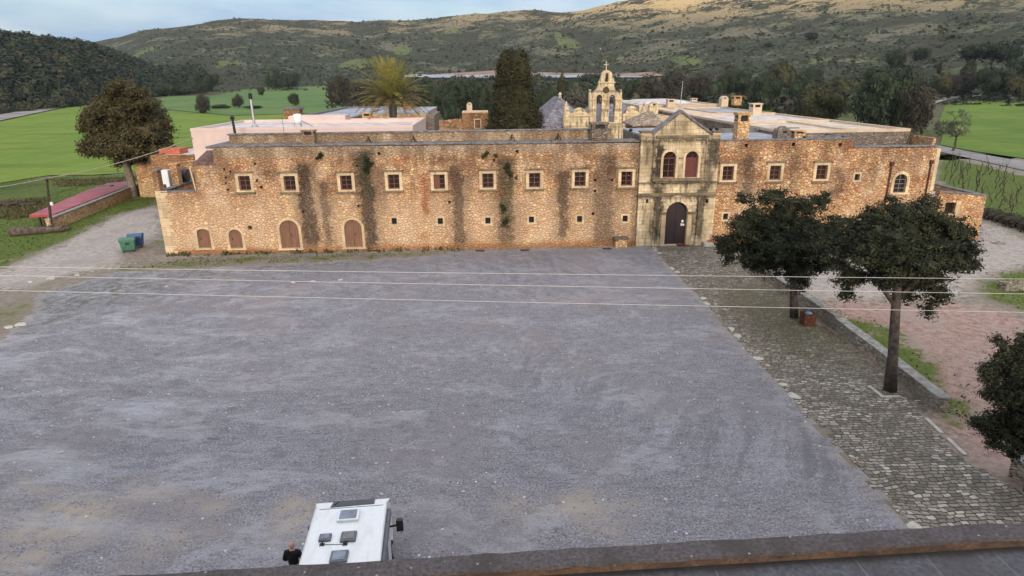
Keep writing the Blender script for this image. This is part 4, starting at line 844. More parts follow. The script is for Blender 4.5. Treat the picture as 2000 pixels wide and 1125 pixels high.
MB().box(21.93, 35.1, -.06, .85, zr1+.003, zr1+.1).build('coping', MAT['coping'], east, bevel=.02)
MB().box(35.12, 43.45, -.06, .85, zr2+.103, zr2+.2).build('coping', MAT['coping'], east, bevel=.02)
MB().box(21.95, 35.0, .86, 10.6, 9.0, zr1-.05).build('roof', MAT['roof_grey'], east)
MB().box(35.02, 43.3, .86, 4.4, 8.0, zr2-.1).build('terrace', MAT['coping'], east)
MB().box(34.6, 35.0, .87, 9.6, zr1-.049, zr1+.22).box(22, 34.5, 10.2, 10.7, zr1-.04, zr1+.38).build('roof_parapet', MAT['coping'], east)
MB().box(30.6, 34.4, 1.2, 1.7, zr1-.04, zr1+.22).build('roof_kerb', MAT['coping'], east)
p = F(1447, 268, 1.5); chimney(east, float(p[0]), 1.6, zr1-.05, 1.15, 1.1, 2.6, MAT['rubble_tan'])
p = F(1528, 270, 1.5); chimney(east, float(p[0]), 1.7, zr1-.05, 1.35, 1.2, 1.25, MAT['rubble_grey'], 'point')
p = F(1559, 270, 1.5); chimney(east, float(p[0]), 1.7, zr1-.05, 1.1, 1.0, .8, MAT['rubble_tan'])
# --- annex
ann = empty('annex', (46, -1, 0), 'low stone annex with one barred window at the right end of the red rubble range', 'building')
ah = rect(44.55, 45.6, 2.75, 3.85)
MB().prism([(43.74, -.2), (48.6, -.2), (48.5, 4.42), (43.74, 4.9)], -1, -.4, 'y', [ah]).build('wall', MAT['rubble_red'], ann)
MB().box(48.1, 48.6, -.39, 13, -.2, 4.4).build('wall', MAT['rubble_red'], ann)
MB().box(43.74, 48.08, -.39, 13, 3.4, 3.8).build('roof', MAT['roof_pale'], ann)
MB().box(43.74, 48.08, 12.6, 13, 3.81, 4.4).build('wall', MAT['rubble_brown'], ann)
m = MB(); m.hexa([(43.7, -1.08, 4.9), (48.7, -1.08, 4.43), (48.7, -.36, 4.43), (43.7, -.36, 4.9), (43.7, -1.08, 5.0), (48.7, -1.08, 4.53), (48.7, -.36, 4.53), (43.7, -.36, 5.0)]); m.box(48.06, 48.7, -.34, 13.05, 4.41, 4.53); m.build('coping', MAT['coping'], ann)
w = MB()
for k in range(5): w.tube([(44.65+k*.21, -.8, 2.75), (44.65+k*.21, -.8, 3.85)], .02, 5)
w = w.build('window', MAT['iron'], ann, (45.07, -1, 3.3)); MB().box(44.56, 45.59, -.55, -.5, 2.76, 3.84).build('glass', MAT['glass'], w); MB().box(45.62, 46.1, -1.03, -.5, 2.5, 4.0).build('stone_surround', MAT['trim_stone'], w)
# --- flat-roofed buildings behind
def flat_block(name, label, x0, x1, y0, y1, z, wall, roof, rim=.28, rw=.32, z0=0.0, front=None, rimmat=None):
    e = empty(name, ((x0+x1)/2, (y0+y1)/2, 0), label, 'building')
    MB().box(x0, x1, y0, y1, z0-.2, z-rim).build('wall', wall, e)
    MB().box(x0+rw, x1-rw, y0+rw, y1-rw, z-rim, z-rim+.04).build('roof', roof, e)
    m = MB(); g = z-rim+.002; m.box(x0-.03, x1+.03, y0-.03, y0+rw, g, z).box(x0-.03, x1+.03, y1-rw, y1+.03, g, z).box(x0-.031, x0+rw, y0+rw+.002, y1-rw-.002, g, z-.003).box(x1-rw, x1+.031, y0+rw+.002, y1-rw-.002, g, z-.003); m.build('parapet', rimmat or wall, e)
    return e
z = float(F(373, 251, 11)[2]); pk = flat_block('pink_building', 'pink rendered flat-roofed building behind the left end of the tan front range', float(F(373, 260, 11)[0]), float(F(806, 249, 11)[0]), 11, 26.5, z, MAT['pink'], MAT['roof_pale'], .3)
xa2, xb2 = float(F(600, 240, 20)[0]), float(F(803, 240, 20)[0])
MB().box(xa2, -8.6, 21.0, 21.4, z-.3, z+.12).build('roof_upstand', MAT['pink'], pk)
MB().box(-25, xa2+4, 23, 26, z-.25, z+.55).build('roof_upstand', MAT['pink'], pk)
p = F(497, 243, 16); m = MB(); m.tube([(p[0], 16, z-.3), (p[0]-.05, 16, z+3.0)], .15, 10); m.lathe([(.42, 0), (.32, .25), (.16, .45)], (p[0], 16, z-.3), 10); fl = m.build('flue_pipe', MAT['steel'], pk, (p[0], 16, z-.3)); MB().lathe([(.22, 0), (.22, .55), (.05, .7)], (p[0]-.05, 16, z+2.85), 10).build('cowl', MAT['iron'], fl)
p = F(460, 262, 7.5); m = MB(); m.tube([(p[0], 7.5, 10.0), (p[0]-.1, 7.5, float(F(459, 231, 7.5)[2]))], [.16, .12], 8); m.lathe([(.2, 0), (.26, .15), (.1, .35)], (p[0]-.1, 7.5, float(F(459, 233, 7.5)[2])), 8)
tag(m.build('stove_pipe', MAT['iron'], None, (p[0], 7.5, 10.0)), 'short dark stove pipe rising from the left end of the tan front range roof', 'pipe')
p = F(582, 238, 15); X, Z = float(p[0]), float(p[2]); dsh = empty('solar_heater', (X, 15, z-.3), 'white water heater tank on a slanting stand on the pink roof', 'water heater')
MB().lathe([(.05, -.55), (.42, -.5), (.5, -.3), (.5, .3), (.42, .5), (.05, .55)], (X, 15, Z+.35), 14).build('tank', MAT['white'], dsh, smooth=True)
m = MB(); m.tube([(X-.3, 15, Z), (X-.5, 15, z-.26)], .05, 6); m.tube([(X+.2, 15, Z), (X+.3, 15, z-.26)], .05, 6); m.tube([(X+.3, 14.9, Z+.2), (X+1.9, 14.3, z-.2)], .09, 6); m.tube([(X+.1, 15.6, Z+.1), (X+.1, 16, z-.26)], .05, 6); m.build('stand', MAT['steel'], dsh)
g_ = flat_block('grey_roofed_building', 'brown stone building with a blue-grey flat roof behind the pink building', -36.5, -24.2, 55, 112, 9.6, MAT['rubble_brown'], MAT['roof_grey'], .45, .8, rimmat=MAT['coping'])
p = F(573, 218, 48); bc = empty('chimney_stack', (float(p[0]), 48, 0), 'broad brown stone stack with slab caps, left of the blue-grey flat roof', 'chimney'); X = float(p[0]); Z = float(F(573, 209, 48)[2])
m = MB(); m.box(X-1.25, X+1.25, 47, 49, 0, Z-.4); m.build('stack', MAT['rubble_brown'], bc); MB().box(X-1.5, X+1.5, 46.8, 49.2, Z-.39, Z-.15).box(X-1.1, X+1.1, 47.1, 48.9, Z-.149, Z).build('cap', MAT['coping'], bc)
Y = 52; x0, x1 = float(F(712, 240, Y)[0]), float(F(850, 240, Y)[0]); z = float(F(780, 219, Y)[2]); mid = float(F(795, 240, Y)[0])
b2 = flat_block('courtyard_building', 'low brown building with a pale blue-grey slab roof behind the palm trunk', x0, x1-1.2, Y, Y+22, z, MAT['rubble_tan'], MAT['roof_grey'], .3, .5, rimmat=MAT['roof_grey'])
MB().box(x0-.4, mid, Y-3.5, Y-.05, 0, z-1.2).build('front_wall', MAT['rubble_brown'], b2); MB().box(x0-.5, mid+.1, Y-3.6, Y-.04, z-1.197, z-1.05).build('ledge', MAT['roof_pale'], b2)
MB().box(x1-1.15, x1+.2, Y-4, Y+10, 0, z-.4).build('buttress', MAT['rubble_grey'], b2)
MB().box(mid+.2, x1-1.2, Y-1.5, Y-.04, 0, z-2.3).build('buttress', MAT['rubble_tan'], b2)
X = float(F(797, 214, Y+10)[0]); chimney(b2, X, Y+10, z, 1.5, 1.2, 1.0, MAT['rubble_brown'])
p = F(708, 222, 46); chimney(b2, float(p[0]), Y-2, z-1.5, 1.5, 1.2, 1.6, MAT['rubble_tan'])
Y = 58; rz = float(F(870, 234, Y)[2]); rwv = empty('ruined_wall', (-5, Y, 0), 'roofless orange rubble wall between the palm and the tall cypress', 'wall')
MB().prism([(float(F(850, 240, Y)[0]), 0), (float(F(908, 240, Y)[0]), 0), (float(F(908, 240, Y)[0]), rz), (float(F(890, 240, Y)[0]), rz+.1), (float(F(870, 240, Y)[0]), rz-.1), (float(F(850, 240, Y)[0]), rz)], Y, Y+.8, 'y', [rect(float(F(x_, 245, Y)[0])-.2, float(F(x_, 245, Y)[0])+.2, rz-1.5, rz-1.05) for x_ in (876, 888)]).build('wall', MAT['rubble_red'], rwv)
Y = 56; x0, x1 = float(F(903, 230, Y)[0]), float(F(953, 230, Y)[0]); z = float(F(930, 218, Y)[2]); sh = flat_block('small_stone_house', 'small brown stone house with white-framed window and arched roof turret beside the tall cypress', x0, x1, Y, Y+5, z, MAT['rubble_brown'], MAT['roof_cream'], .2, .3, rimmat=MAT['cream'])
make_window(sh, float(F(933, 242, Y)[0]), float(F(933, 242, Y)[2]), .9, 1.4, 2, 3, False, Y-.33, False, .2)
chimney(sh, float(F(917, 215, Y+1)[0]), Y+1.2, z, .95, .8, 1.55, MAT['cream'], 'round', 'roof_turret')
# right-hand wing roofs
cw = flat_block('south_wing', 'long cream flat-roofed wing running back along the right side of the courtyard', 30, 43.4, 4.6, 60, 10.5, MAT['rubble_grey'], MAT['roof_cream'], .28, .35, rimmat=MAT['cream'])
[MB().box(*q).build('parapet', MAT['cream'], cw) for q in ((37.5, 37.9, 5, 19.9, 10.1, 10.45), (30.4, 43, 20, 20.35, 10.1, 10.5), (30.4, 43, 36, 36.4, 10.1, 10.62), (36, 36.35, 36.5, 59, 10.1, 10.5))]; MB().box(30.5, 42.9, 20.4, 35.9, 10.262, 10.3).build('upper_roof', MAT['roof_pale'], cw); MB().box(36.5, 42.9, 36.5, 59, 10.263, 10.31).build('rear_roof', MAT['roof_grey'], cw); MB().box(43.42, 43.7, .9, 4.5, 0, 9.9).build('gable_end', MAT['rubble_red'], cw)
for px, py, Y, w, h, mat, cp in ((1473, 236, 36, 1.3, 1.25, 'cream', 'slab'),):
    p = F(px, py, Y); chimney(cw, float(p[0]), Y, 10.25, w, 1.6, h+.5, MAT[mat], cp)
fw = flat_block('rear_wing', 'pale-roofed blocks with several chimneys at the back right of the courtyard', 28.5, 44, 62, 92, 10.9, MAT['cream'], MAT['roof_pale'], .3, .4, rimmat=MAT['cream'])
for px, py, Y, w, h, mat, cp in ((1437, 212, 66, 1.45, 1.75, 'rubble_tan', 'slab'), (1411, 224, 60.8, 1.25, 1.9, 'cream', 'round'), (1354, 207, 80, 1.1, 1.0, 'cream', 'slab')):
    p = F(px, py, Y); chimney(fw, float(p[0]), Y, 10.5, w, 1.5, h, MAT[mat], cp)
MB().hexa([(31, 70, 10.7), (42, 70, 10.7), (42, 90, 10.7), (31, 90, 10.7), (33, 74, 11.3), (40, 74, 11.3), (40, 86, 11.3), (33, 86, 11.3)]).build('roof_lantern', MAT['roof_pale'], fw)
MB().box(27.0, 30.6, 92.5, 100, 0, 11.1).build('rear_block', MAT['roof_pale'], fw)
yb_ = flat_block('yellow_block', 'ochre-walled block in front of the pale rear roofs, right of the gatehouse pediment', 24.6, 29.3, 44, 58, 9.9, MAT['cream'], MAT['roof_cream'], .2, .3)
bk = flat_block('brown_block', 'dark brown flat block just left of the gatehouse pediment peak, beyond the courtyard', 19.5, 24.2, 50, 66, 10.7, MAT['rubble_brown'], MAT['coping'], .2, .3)
p = F(1333, 207, 64); MB().hexa([(22.2, 50, 0), (24.4, 50, 0), (28.4, 92, 0), (26, 92, 0), (22.2, 50, 10.75), (24.42, 50, 10.75), (28.4, 92, 11.2), (26, 92, 11.2)]).build('side_wall', MAT['rubble_grey'], bk)
chimney(bk, float(F(1309, 206, 60)[0]), 60, 10.5, 1.3, 1.2, 1.5, MAT['cream']); chimney(bk, float(F(1275, 218, 52)[0]), 52, 9.6, 1.5, 1.3, 2.2, MAT['church_stone'], 'round')
sp = F(1257, 226, 44); X = float(sp[0]); Zb = float(sp[2]); Zt = float(F(1256, 198, 44)[2]); spi = empty('stone_spire', (X, 44, 0), 'small pale pointed stone spire between the church and the pyramid roof', 'spire')
MB().lathe([(.62, 0), (.62, .3), (.05, Zt-Zb)], (X, 44, Zb), 8).build('spire', MAT['church_stone'], spi); MB().box(X-.8, X+.8, 43.3, 44.8, 0, Zb-.002).build('pedestal', MAT['rubble_tan'], spi)
# --- church with bell gable
ch = empty('church', (15, 28, 0), 'twin-naved limestone church with a scrolled bell gable and slab roofs in the courtyard', 'church')
CY = 28.0
def cp(x, y): p = F(1100+x*.13333, 120+y*.13333, CY); return (float(p[0]), float(p[2]))
half = [(640, 125), (600, 138), (572, 170), (562, 215), (556, 250), (530, 300), (522, 345), (508, 385), (488, 415), (455, 440), (425, 470), (412, 500), (408, 412), (385, 412), (383, 560), (388, 930)]
R_ = [(2*626-x+4, y) for x, y in half[1:]][::-1]
ol = [cp(*q) for q in half[::1]]+[cp(*q) for q in [(862, 930), (860, 560), (862, 412), (838, 412), (836, 500), (820, 470), (795, 440), (768, 415), (752, 385), (745, 345), (752, 300), (738, 250), (722, 215), (714, 170), (684, 138)]]
def cpr(x0, x1, yb, yt): a, b = cp(x0, yb), cp(x1, yt); return arch(a[0], b[0], a[1], b[1], None, 12)
h1, h2, h3 = cpr(480, 570, 890, 490), cpr(665, 760, 890, 490), cpr(612, 666, 298, 168)
oc = cp(628, 422); r_ = .44; occ = [(oc[0]+r_*math.cos(k*math.pi/8), oc[1]+r_*math.sin(k*math.pi/8)) for k in range(16)]
bg_ = MB().prism(ol, CY, CY+1.0, 'y', [h1, h2, h3, occ]).build('bell_gable', MAT['church_stone'], ch)
MB().prism([(oc[0]+(r_+.01)*math.cos(k*math.pi/8), oc[1]+(r_+.01)*math.sin(k*math.pi/8)) for k in range(16)], CY+.3, CY+.4, 'y').build('clock_disc', MAT['bronze'], bg_)
m = MB()
for (xa_, xb_, yy) in ((375, 478, 562), (572, 662, 562), (762, 872, 562), (512, 762, 308), (380, 868, 905)):
    a, b = cp(xa_, yy+10), cp(xb_, yy-10); m.box(a[0], b[0], CY-.18, CY-.002, a[1], b[1])
for hh, (xa_, xb_, yb2, yt2) in ((h1, (470, 580, 560, 470)), (h2, (655, 770, 560, 470)), (h3, (602, 676, 250, 150))):
    a, b = cp(xa_, yb2), cp(xb_, yt2); c_, d_ = cp(xa_+14, yb2), cp(xb_-14, yt2+16); m.prism(arch(a[0], b[0], a[1], b[1], None, 12), CY-.12, CY-.003, 'y', [arch(c_[0], d_[0], c_[1]+.001, d_[1], None, 12)])
m.build('moulding', MAT['trim_stone'], bg_)
for hh in (h1, h2, h3):
    xc = (hh[0][0]+hh[1][0])/2; zt = max(q[1] for q in hh); k = .95 if hh is not h3 else .62
    b = MB().lathe([(.05*k, 0), (.12*k, -.02), (.22*k, -.15*k), (.27*k, -.5*k), (.40*k, -.72*k), (.30*k, -.73*k)], (xc, CY+.5, zt-.45*k), 12); b.tube([(xc-.6*k, CY+.5, zt-.38*k), (xc+.6*k, CY+.5, zt-.38*k)], .05, 6); b.build('bell', MAT['bronze'], bg_, smooth=True)
t = cp(640, 125); MB().box(t[0]-.05, t[0]+.05, CY+.45, CY+.55, t[1]-.05, t[1]+1.1).box(t[0]-.32, t[0]+.32, CY+.452, CY+.548, t[1]+.62, t[1]+.75).build('cross', MAT['church_stone'], bg_)
base_l, base_r = float(F(1103, 245, CY)[0]), float(F(1262, 245, CY)[0])
a0, a1 = cp(385, 930), cp(862, 930)
MB().box(a0[0], a1[0], CY+.01, CY+1.2, 0, a0[1]+.02).build('facade', MAT['church_stone'], ch)
for side, (bx0, bx1, yt3) in enumerate(((20, 382, 690), (868, 1125, 665))):
    a, b = cp(bx0, 1000), cp(bx1, 1000); w = b[0]-a[0]; zt = cp((bx0+bx1)/2, yt3)[1]; zs = cp((bx0+bx1)/2, 770)[1]
    if side == 0: a = (cp(100, 1000)[0], a[1]); w = b[0]-a[0]
    o2 = [(a[0], 0), (b[0], 0), (b[0], zs), (a[0]+w*.85, zs+.1)]+[(a[0]+w*(.5+.35*math.cos(k*math.pi/8)), zs+.1+(zt-zs)*math.sin(k*math.pi/8)) for k in range(1, 8)]+[(a[0]+w*.15, zs+.1), (a[0], zs)]
    MB().prism(o2, CY+.1, CY+.9, 'y').build('bay_gable', MAT['church_stone'], ch)
    MB().box(a[0]-.1, b[0]+.1, CY-.05, CY+.098, zs-.3, zs-.1).box(a[0]+w*.1, b[0]-w*.1, CY-.02, CY+.097, zs-1.9, zs-1.75).build('bay_cornice', MAT['trim_stone'], ch)
    xm = a[0]+w/2; m = MB(); m.prism([(xm-w*.22, zs+.05), (xm+w*.22, zs+.05), (xm, zs+.05+(zt-zs)*.8)], CY-.03, CY+.096, 'y'); m.build('small_pediment', MAT['trim_stone'], ch)
pf = cp(55, 690); MB().box(pf[0]-.45, pf[0]+.45, CY+.2, CY+1, 0, pf[1]-.5).hexa([(pf[0]-.4, CY+.25, pf[1]-.498), (pf[0]+.4, CY+.25, pf[1]-.498), (pf[0]+.4, CY+.95, pf[1]-.498), (pf[0]-.4, CY+.95, pf[1]-.498), (pf[0]-.08, CY+.55, pf[1]+.9), (pf[0]+.08, CY+.55, pf[1]+.9), (pf[0]+.08, CY+.65, pf[1]+.9), (pf[0]-.08, CY+.65, pf[1]+.9)]).build('pinnacle', MAT['church_stone'], ch)
ze = 9.35; apx = F(1093, 189, 40); X0, X1 = float(F(1058, 250, 29)[0]), float(F(1268, 248, 29)[0]); XM = (X0+X1)/2+.3; zt = float(apx[2]); ax1 = float(apx[0]); ax2 = float(F(1190, 195, 40)[0])+1.0
MB().box(X0+.3, X1-.3, 29.4, 56, 0, ze).build('nave_wall', MAT['rubble_tan'], ch)
for a_, b_, apx_ in ((X0, XM-.01, ax1), (XM+.01, X1, ax2)):
    MB().add([(a_, 29.2, ze), (b_, 29.2, ze), (b_, 57, ze), (a_, 57, ze), (apx_, 39.5, zt), (apx_, 47, zt), (a_, 29.2, ze-.2), (b_, 29.2, ze-.2), (b_, 57, ze-.2), (a_, 57, ze-.2)], [(0, 1, 4), (1, 2, 5, 4), (2, 3, 5), (3, 0, 4, 5), (6, 7, 1, 0), (7, 8, 2, 1), (8, 9, 3, 2), (9, 6, 0, 3), (9, 8, 7, 6)]).build('roof', MAT['slate'], ch)
MB().lathe([(.25, -.2), (.18, .2), (.3, .35), (.05, .7)], (ax1, 39.5, zt), 8).build('finial', MAT['church_stone'], ch)
pa = F(1171, 150, 48); e = empty('antenna_mast', (float(pa[0]), 48, 0), 'tall thin mast with a pale tip just left of the bell gable', 'mast'); ztp = float(F(1171, 98, 48)[2])
MB().tube([(pa[0], 48, 0), (pa[0], 48, ztp)], [.07, .035], 6).build('pole', MAT['iron'], e); MB().lathe([(.03, 0), (.12, .08), (.12, .25), (.03, .32)], (pa[0], 48, ztp), 8).build('tip', MAT['steel'], e)
pa = F(554, 255, 5); e = MB().tube([(pa[0], 5, 10.3), (pa[0], 5, float(F(554, 228, 5)[2]))], .022, 5).build('antenna_mast', MAT['iron'], None, (pa[0], 5, 10.3)); tag(e, 'short thin aerial rod on the tan range roof in front of the pink building', 'mast')
# --- outbuildings behind the left end
Y = 24; x0, x1 = float(F(262, 340, Y)[0]), float(F(384, 340, Y)[0]); z = float(F(340, 303, Y)[2])
ob = flat_block('stone_outbuilding', 'low brown stone outbuilding between the big round cypress and the pink building', float(F(300, 340, Y)[0]), x1, Y, Y+14, z, MAT['rubble_brown'], MAT['roof_pale'], .25, .4)
MB().box(float(F(312, 303, Y+3)[0]), float(F(352, 303, Y+3)[0]), Y+3, Y+5.5, z-.2, z+.5).build('tile_cap', MAT['terracotta'], ob)
ob2 = flat_block('stone_outhouse', 'orange stone outhouse whose corner shows behind the trunk of the big round cypress', float(F(266, 340, 34)[0]), float(F(310, 340, 34)[0]), 34, 42, float(F(280, 318, 34)[2]), MAT['rubble_tan'], MAT['roof_pale'], .2, .4)
p = G(293, 369.5); X, Y = float(p[0]), float(p[1]); ow = empty('stone_doorway', (X, Y, 0), 'free-standing pale stone door frame at the left flank of the tan front range', 'doorway')
MB().prism(rect(X-1.35, X+1.2, 0, 2.55), Y, Y+1.2, 'y', [rect(X-.7, X+.75, .02, 2.0)]).build('frame', MAT['trim_stone'], ow); MB().box(X-.69, X+.74, Y+.5, Y+.6, .021, 1.99).build('door', MAT['iron'], ow); MB().box(X-1.5, X+1.35, Y-.15, Y+1.3, 2.553, 2.75).build('lintel', MAT['coping'], ow)
# --- the roof the view is taken over
near = empty('travellers_hostel', (4, -60, 0), 'grey flat roof edge with a thick parapet at the bottom of the view', 'building')
par = [(-34.4, -53.28), (-7.0, -52.40), (2.0, -52.1), (10, -51.86), (44, -50.8)]
def off(q, d): return (q[0]+d*.031, q[1]-d)
def stripm(o, i): return [off(q, o) for q in par]+[off(q, i) for q in par][::-1]
rr = random.Random(4); edge = []
for k in range(260):
    x = -34.4+78.4*k/259; edge.append((x, float(np.interp(x, [q[0] for q in par], [q[1] for q in par]))+rr.uniform(-.02, .02)))
inner = [(x+.01, y-.38+rr.uniform(-.018, .018)) for x, y in edge]
pm = M('parapet_cement'); n1 = pm.noise(pm.pos, 1.1, 6, .65); n2 = pm.noise(pm.pos, 14, 5, .7); v_ = pm.vor(pm.pos, 9, 'F1', 1); v3 = pm.sep(pm.vor(pm.pos, 9, 'F1', 1, 'Color'))
c = pm.mix(pm.rng(n2, .3, .7), (.045, .039, .042), (.105, .092, .094)); c = pm.mix(pm.math('MULTIPLY', pm.rng(n1, .45, .65), .7), c, (.045, .037, .036)); c = pm.mix(pm.math('MULTIPLY', pm.rng(v_, .12, .25, 1, 0), pm.math('GREATER_THAN', v3[0], .9)), c, (.26, .23, .21))
MAT['parapet'] = pm.out(c, .85, 0, pm.bump(n2, .7, .02), .2)
pm = M('parapet_inner_face'); n1 = pm.noise(pm.map(pm.pos, (1, 1, 2)), 1.3, 5, .65); n2 = pm.noise(pm.pos, 12, 5, .7); c = pm.mix(pm.rng(n1, .36, .62), (.042, .030, .024), (.105, .063, .040)); c = pm.mix(pm.math('MULTIPLY', pm.rng(n2, .45, .62), .75), c, (.05, .035, .027))
MAT['parapet_inner'] = pm.out(c, .9, 0, pm.bump(n2, .6, .02), .15)
MB().prism(edge+inner[::-1], 7.93, 8.0, 'z').build('parapet_cap', MAT['parapet'], near)
MB().prism(stripm(.03, .36), 7.62, 7.928, 'z').build('parapet', MAT['parapet_inner'], near)
pm = M('roof_slabs'); x, y, z = pm.sep(pm.pos); n1 = pm.noise(pm.pos, .9, 5, .65); n2 = pm.noise(pm.pos, 11, 5, .7)
seam = pm.math('MULTIPLY', pm.rng(pm.math('ABSOLUTE', pm.math('SUBTRACT', pm.math('FRACT', pm.math('MULTIPLY', pm.math('ADD', x, pm.math('MULTIPLY', n1, .06)), .80)), .5)), .487, .496), pm.rng(n1, .3, .5))
c = pm.mix(pm.rng(n2, .3, .7), (.04, .041, .049), (.088, .089, .103)); c = pm.mix(pm.math('MULTIPLY', pm.rng(n1, .42, .62), .6), c, (.055, .05, .052)); c = pm.mix(pm.math('MULTIPLY', seam, .6), c, (.16, .155, .155))
gut = pm.rng(pm.math('ADD', pm.math('SUBTRACT', y, pm.math('MULTIPLY', x, .031)), pm.math('MULTIPLY', n1, .25)), -52.62, -52.45); c = pm.mix(pm.math('MULTIPLY', gut, .85), c, (.022, .02, .017))
MAT['slabs'] = pm.out(c, pm.rng(n1, .35, .6, .45, .8), 0, pm.bump(n2, .5, .02), .3)
MB().prism(stripm(.37, 24), 7.3, 7.79, 'z').build('roof', MAT['slabs'], near)
MB().prism(stripm(.06, 23.9), -.1, 7.29, 'z').build('wall', MAT['rubble_tan'], near)
# ------------------------------------------------------------------ trees and plants
def unit(a): return a/np.maximum(np.linalg.norm(a, axis=-1, keepdims=True), 1e-9)
def leaf_quads(P, N, S, rs, asp=.6, droop=None):
    n = len(P); t = unit(rs.normal(size=(n, 3))) if droop is None else unit(rs.normal(size=(n, 3))*.5+np.asarray(droop))
    u = unit(np.cross(N, t)); v = unit(np.cross(N, u)); S = S[:, None]; k = rs.uniform(.6, 1.1, (n, 1))
    V = np.stack([P-u*S*asp*k, P-v*S*.9, P+u*S*asp, P+v*S*1.1*k], 1).reshape(-1, 3)
    return V, np.arange(4*n).reshape(-1, 4)
def uv_sphere(c, r, nu=9, nv=6, ph=0.0):
    V = []; 
    for j in range(nv+1):
        th = math.pi*j/nv
        for i in range(nu):
            a = 2*math.pi*i/nu; k = 1+.12*math.sin(3*a+ph)*math.sin(2*th+ph); V.append((c[0]+r[0]*k*math.sin(th)*math.cos(a), c[1]+r[1]*k*math.sin(th)*math.sin(a), c[2]+r[2]*k*math.cos(th)))
    Fq = [(j*nu+i, (j+1)*nu+i, (j+1)*nu+(i+1) % nu, j*nu+(i+1) % nu) for j in range(nv) for i in range(nu)]
    return np.array(V), np.array(Fq)
def crown_mesh(lobes, nclump, nleaf, leaf, spread, rs, fill=.45, core=.7, up=.35, asp=.6, flat=1.0, tuft=0.0, nd=.5, nj=.45):
    """lobes: (cx,cy,cz,rx,ry,rz). Leaves gathered in clumps over and inside every lobe."""
    W = np.array([l[3]*l[4]+l[4]*l[5]+l[3]*l[5] for l in lobes]); idx = rs.choice(len(lobes), nclump, p=W/W.sum()); L = np.array(lobes)[idx]
    d = unit(rs.normal(size=(nclump, 3))); rad = 1-fill*rs.uniform(0, 1, (nclump, 1))**1.6+tuft*np.maximum(0, rs.normal(size=(nclump, 1)))
    C = L[:, :3]+d*L[:, 3:]*rad
    sp = spread*rs.uniform(.55, 1.45, (nclump, 1, 1)); off = rs.normal(size=(nclump, nleaf, 3))*sp*np.array([1, 1, .75*flat])
    P = (C[:, None]+off).reshape(-1, 3); dd = np.repeat(d, nleaf, 0)
    N = unit(dd*nd+unit(off.reshape(-1, 3))*.5+rs.normal(size=P.shape)*nj+np.array([0, 0, up])); S = leaf*rs.uniform(.55, 1.4, len(P))
    V, Fq = leaf_quads(P, N, S, rs, asp); Vs = [V]; Fs = [Fq]; o = len(V)
    if core:
        for l in lobes:
            v, f = uv_sphere(l[:3], np.array(l[3:])*core, ph=rs.uniform(0, 6)); Vs.append(v); Fs.append(f+o); o += len(v)
    return np.concatenate(Vs), np.concatenate(Fs)
def tree(name, label, cat, base, lobes, trunk, crownmat, barkmat, nclump, nleaf, leaf, spread, seed, group=None, limbs=(), **kw):
    e = empty(name, base, label, cat, group); rs = np.random.RandomState(seed)
    sat = kw.pop('sat', 0)
    if sat:      # boughs: small sprays of foliage pushing out of every big lobe
        ex = []
        for l in lobes:
            for _ in range(sat):
                d = unit(rs.normal(size=3)); k = rs.uniform(.16, .36); q = rs.uniform(.82, 1.12)
                ex.append((l[0]+d[0]*l[3]*q, l[1]+d[1]*l[4]*q, l[2]+d[2]*l[5]*q, l[3]*k*rs.uniform(.8, 1.8), l[4]*k*rs.uniform(.8, 1.8), l[5]*k*rs.uniform(.4, .85)))
        lobes = [(l[0], l[1], l[2], l[3]*.86, l[4]*.86, l[5]*.86) for l in lobes]+ex
    V, Fq = crown_mesh(lobes, nclump, nleaf, leaf, spread, rs, **kw)
    np_mesh('crown', V, [Fq], MAT[crownmat], e, base)
    m = MB()
    for path, rad in [trunk]+list(limbs): m.tube(path, rad, 9)
    m.build('trunk', MAT[barkmat], e, smooth=True)
    return e
def PL(Y, items):
    """lobes drawn at true scale on the tree's own depth: (px, py, radius in px, depth offset m, vertical squash)"""
    out = []
    for px, py, r, dy, sq in items:
        p = F(px, py, Y+dy); rm = r*depth_of(p)/FPX; out.append((p[0], p[1], p[2], rm, rm*.95, rm*sq))
    return out
# the big round cypress on the left
Yb = 34.8; bx = -52.3
lob = PL(Yb, [(250, 250, 64, 0, 1.0), (248, 212, 50, 0, 1), (243, 182, 28, 0, .9), (205, 272, 42, -2, .8), (297, 268, 42, 1, .9), (250, 288, 56, -3, .55), (222, 240, 46, 3, 1), (285, 230, 44, 3, 1), (184, 285, 24, 0, .7), (318, 288, 22, 0, .75), (305, 250, 24, 0, .9), (200, 232, 22, 0, .9), (262, 305, 34, 2, .5)])
tree('cypress_tree', 'big rounded brown-green cypress standing alone by the red canopy at the left end', 'tree', (bx, Yb, 0), lob, ([(bx, Yb, -.2), (bx-.05, Yb, 2), (bx-.2, Yb, 5), (bx-.4, Yb, 10)], [.72, .55, .48, .35]), 'cypress_brown', 'bark_pale', 3200, 22, .20, .34, 1, tuft=.015, up=.55, sat=6, asp=.5, core=.72, fill=.3)
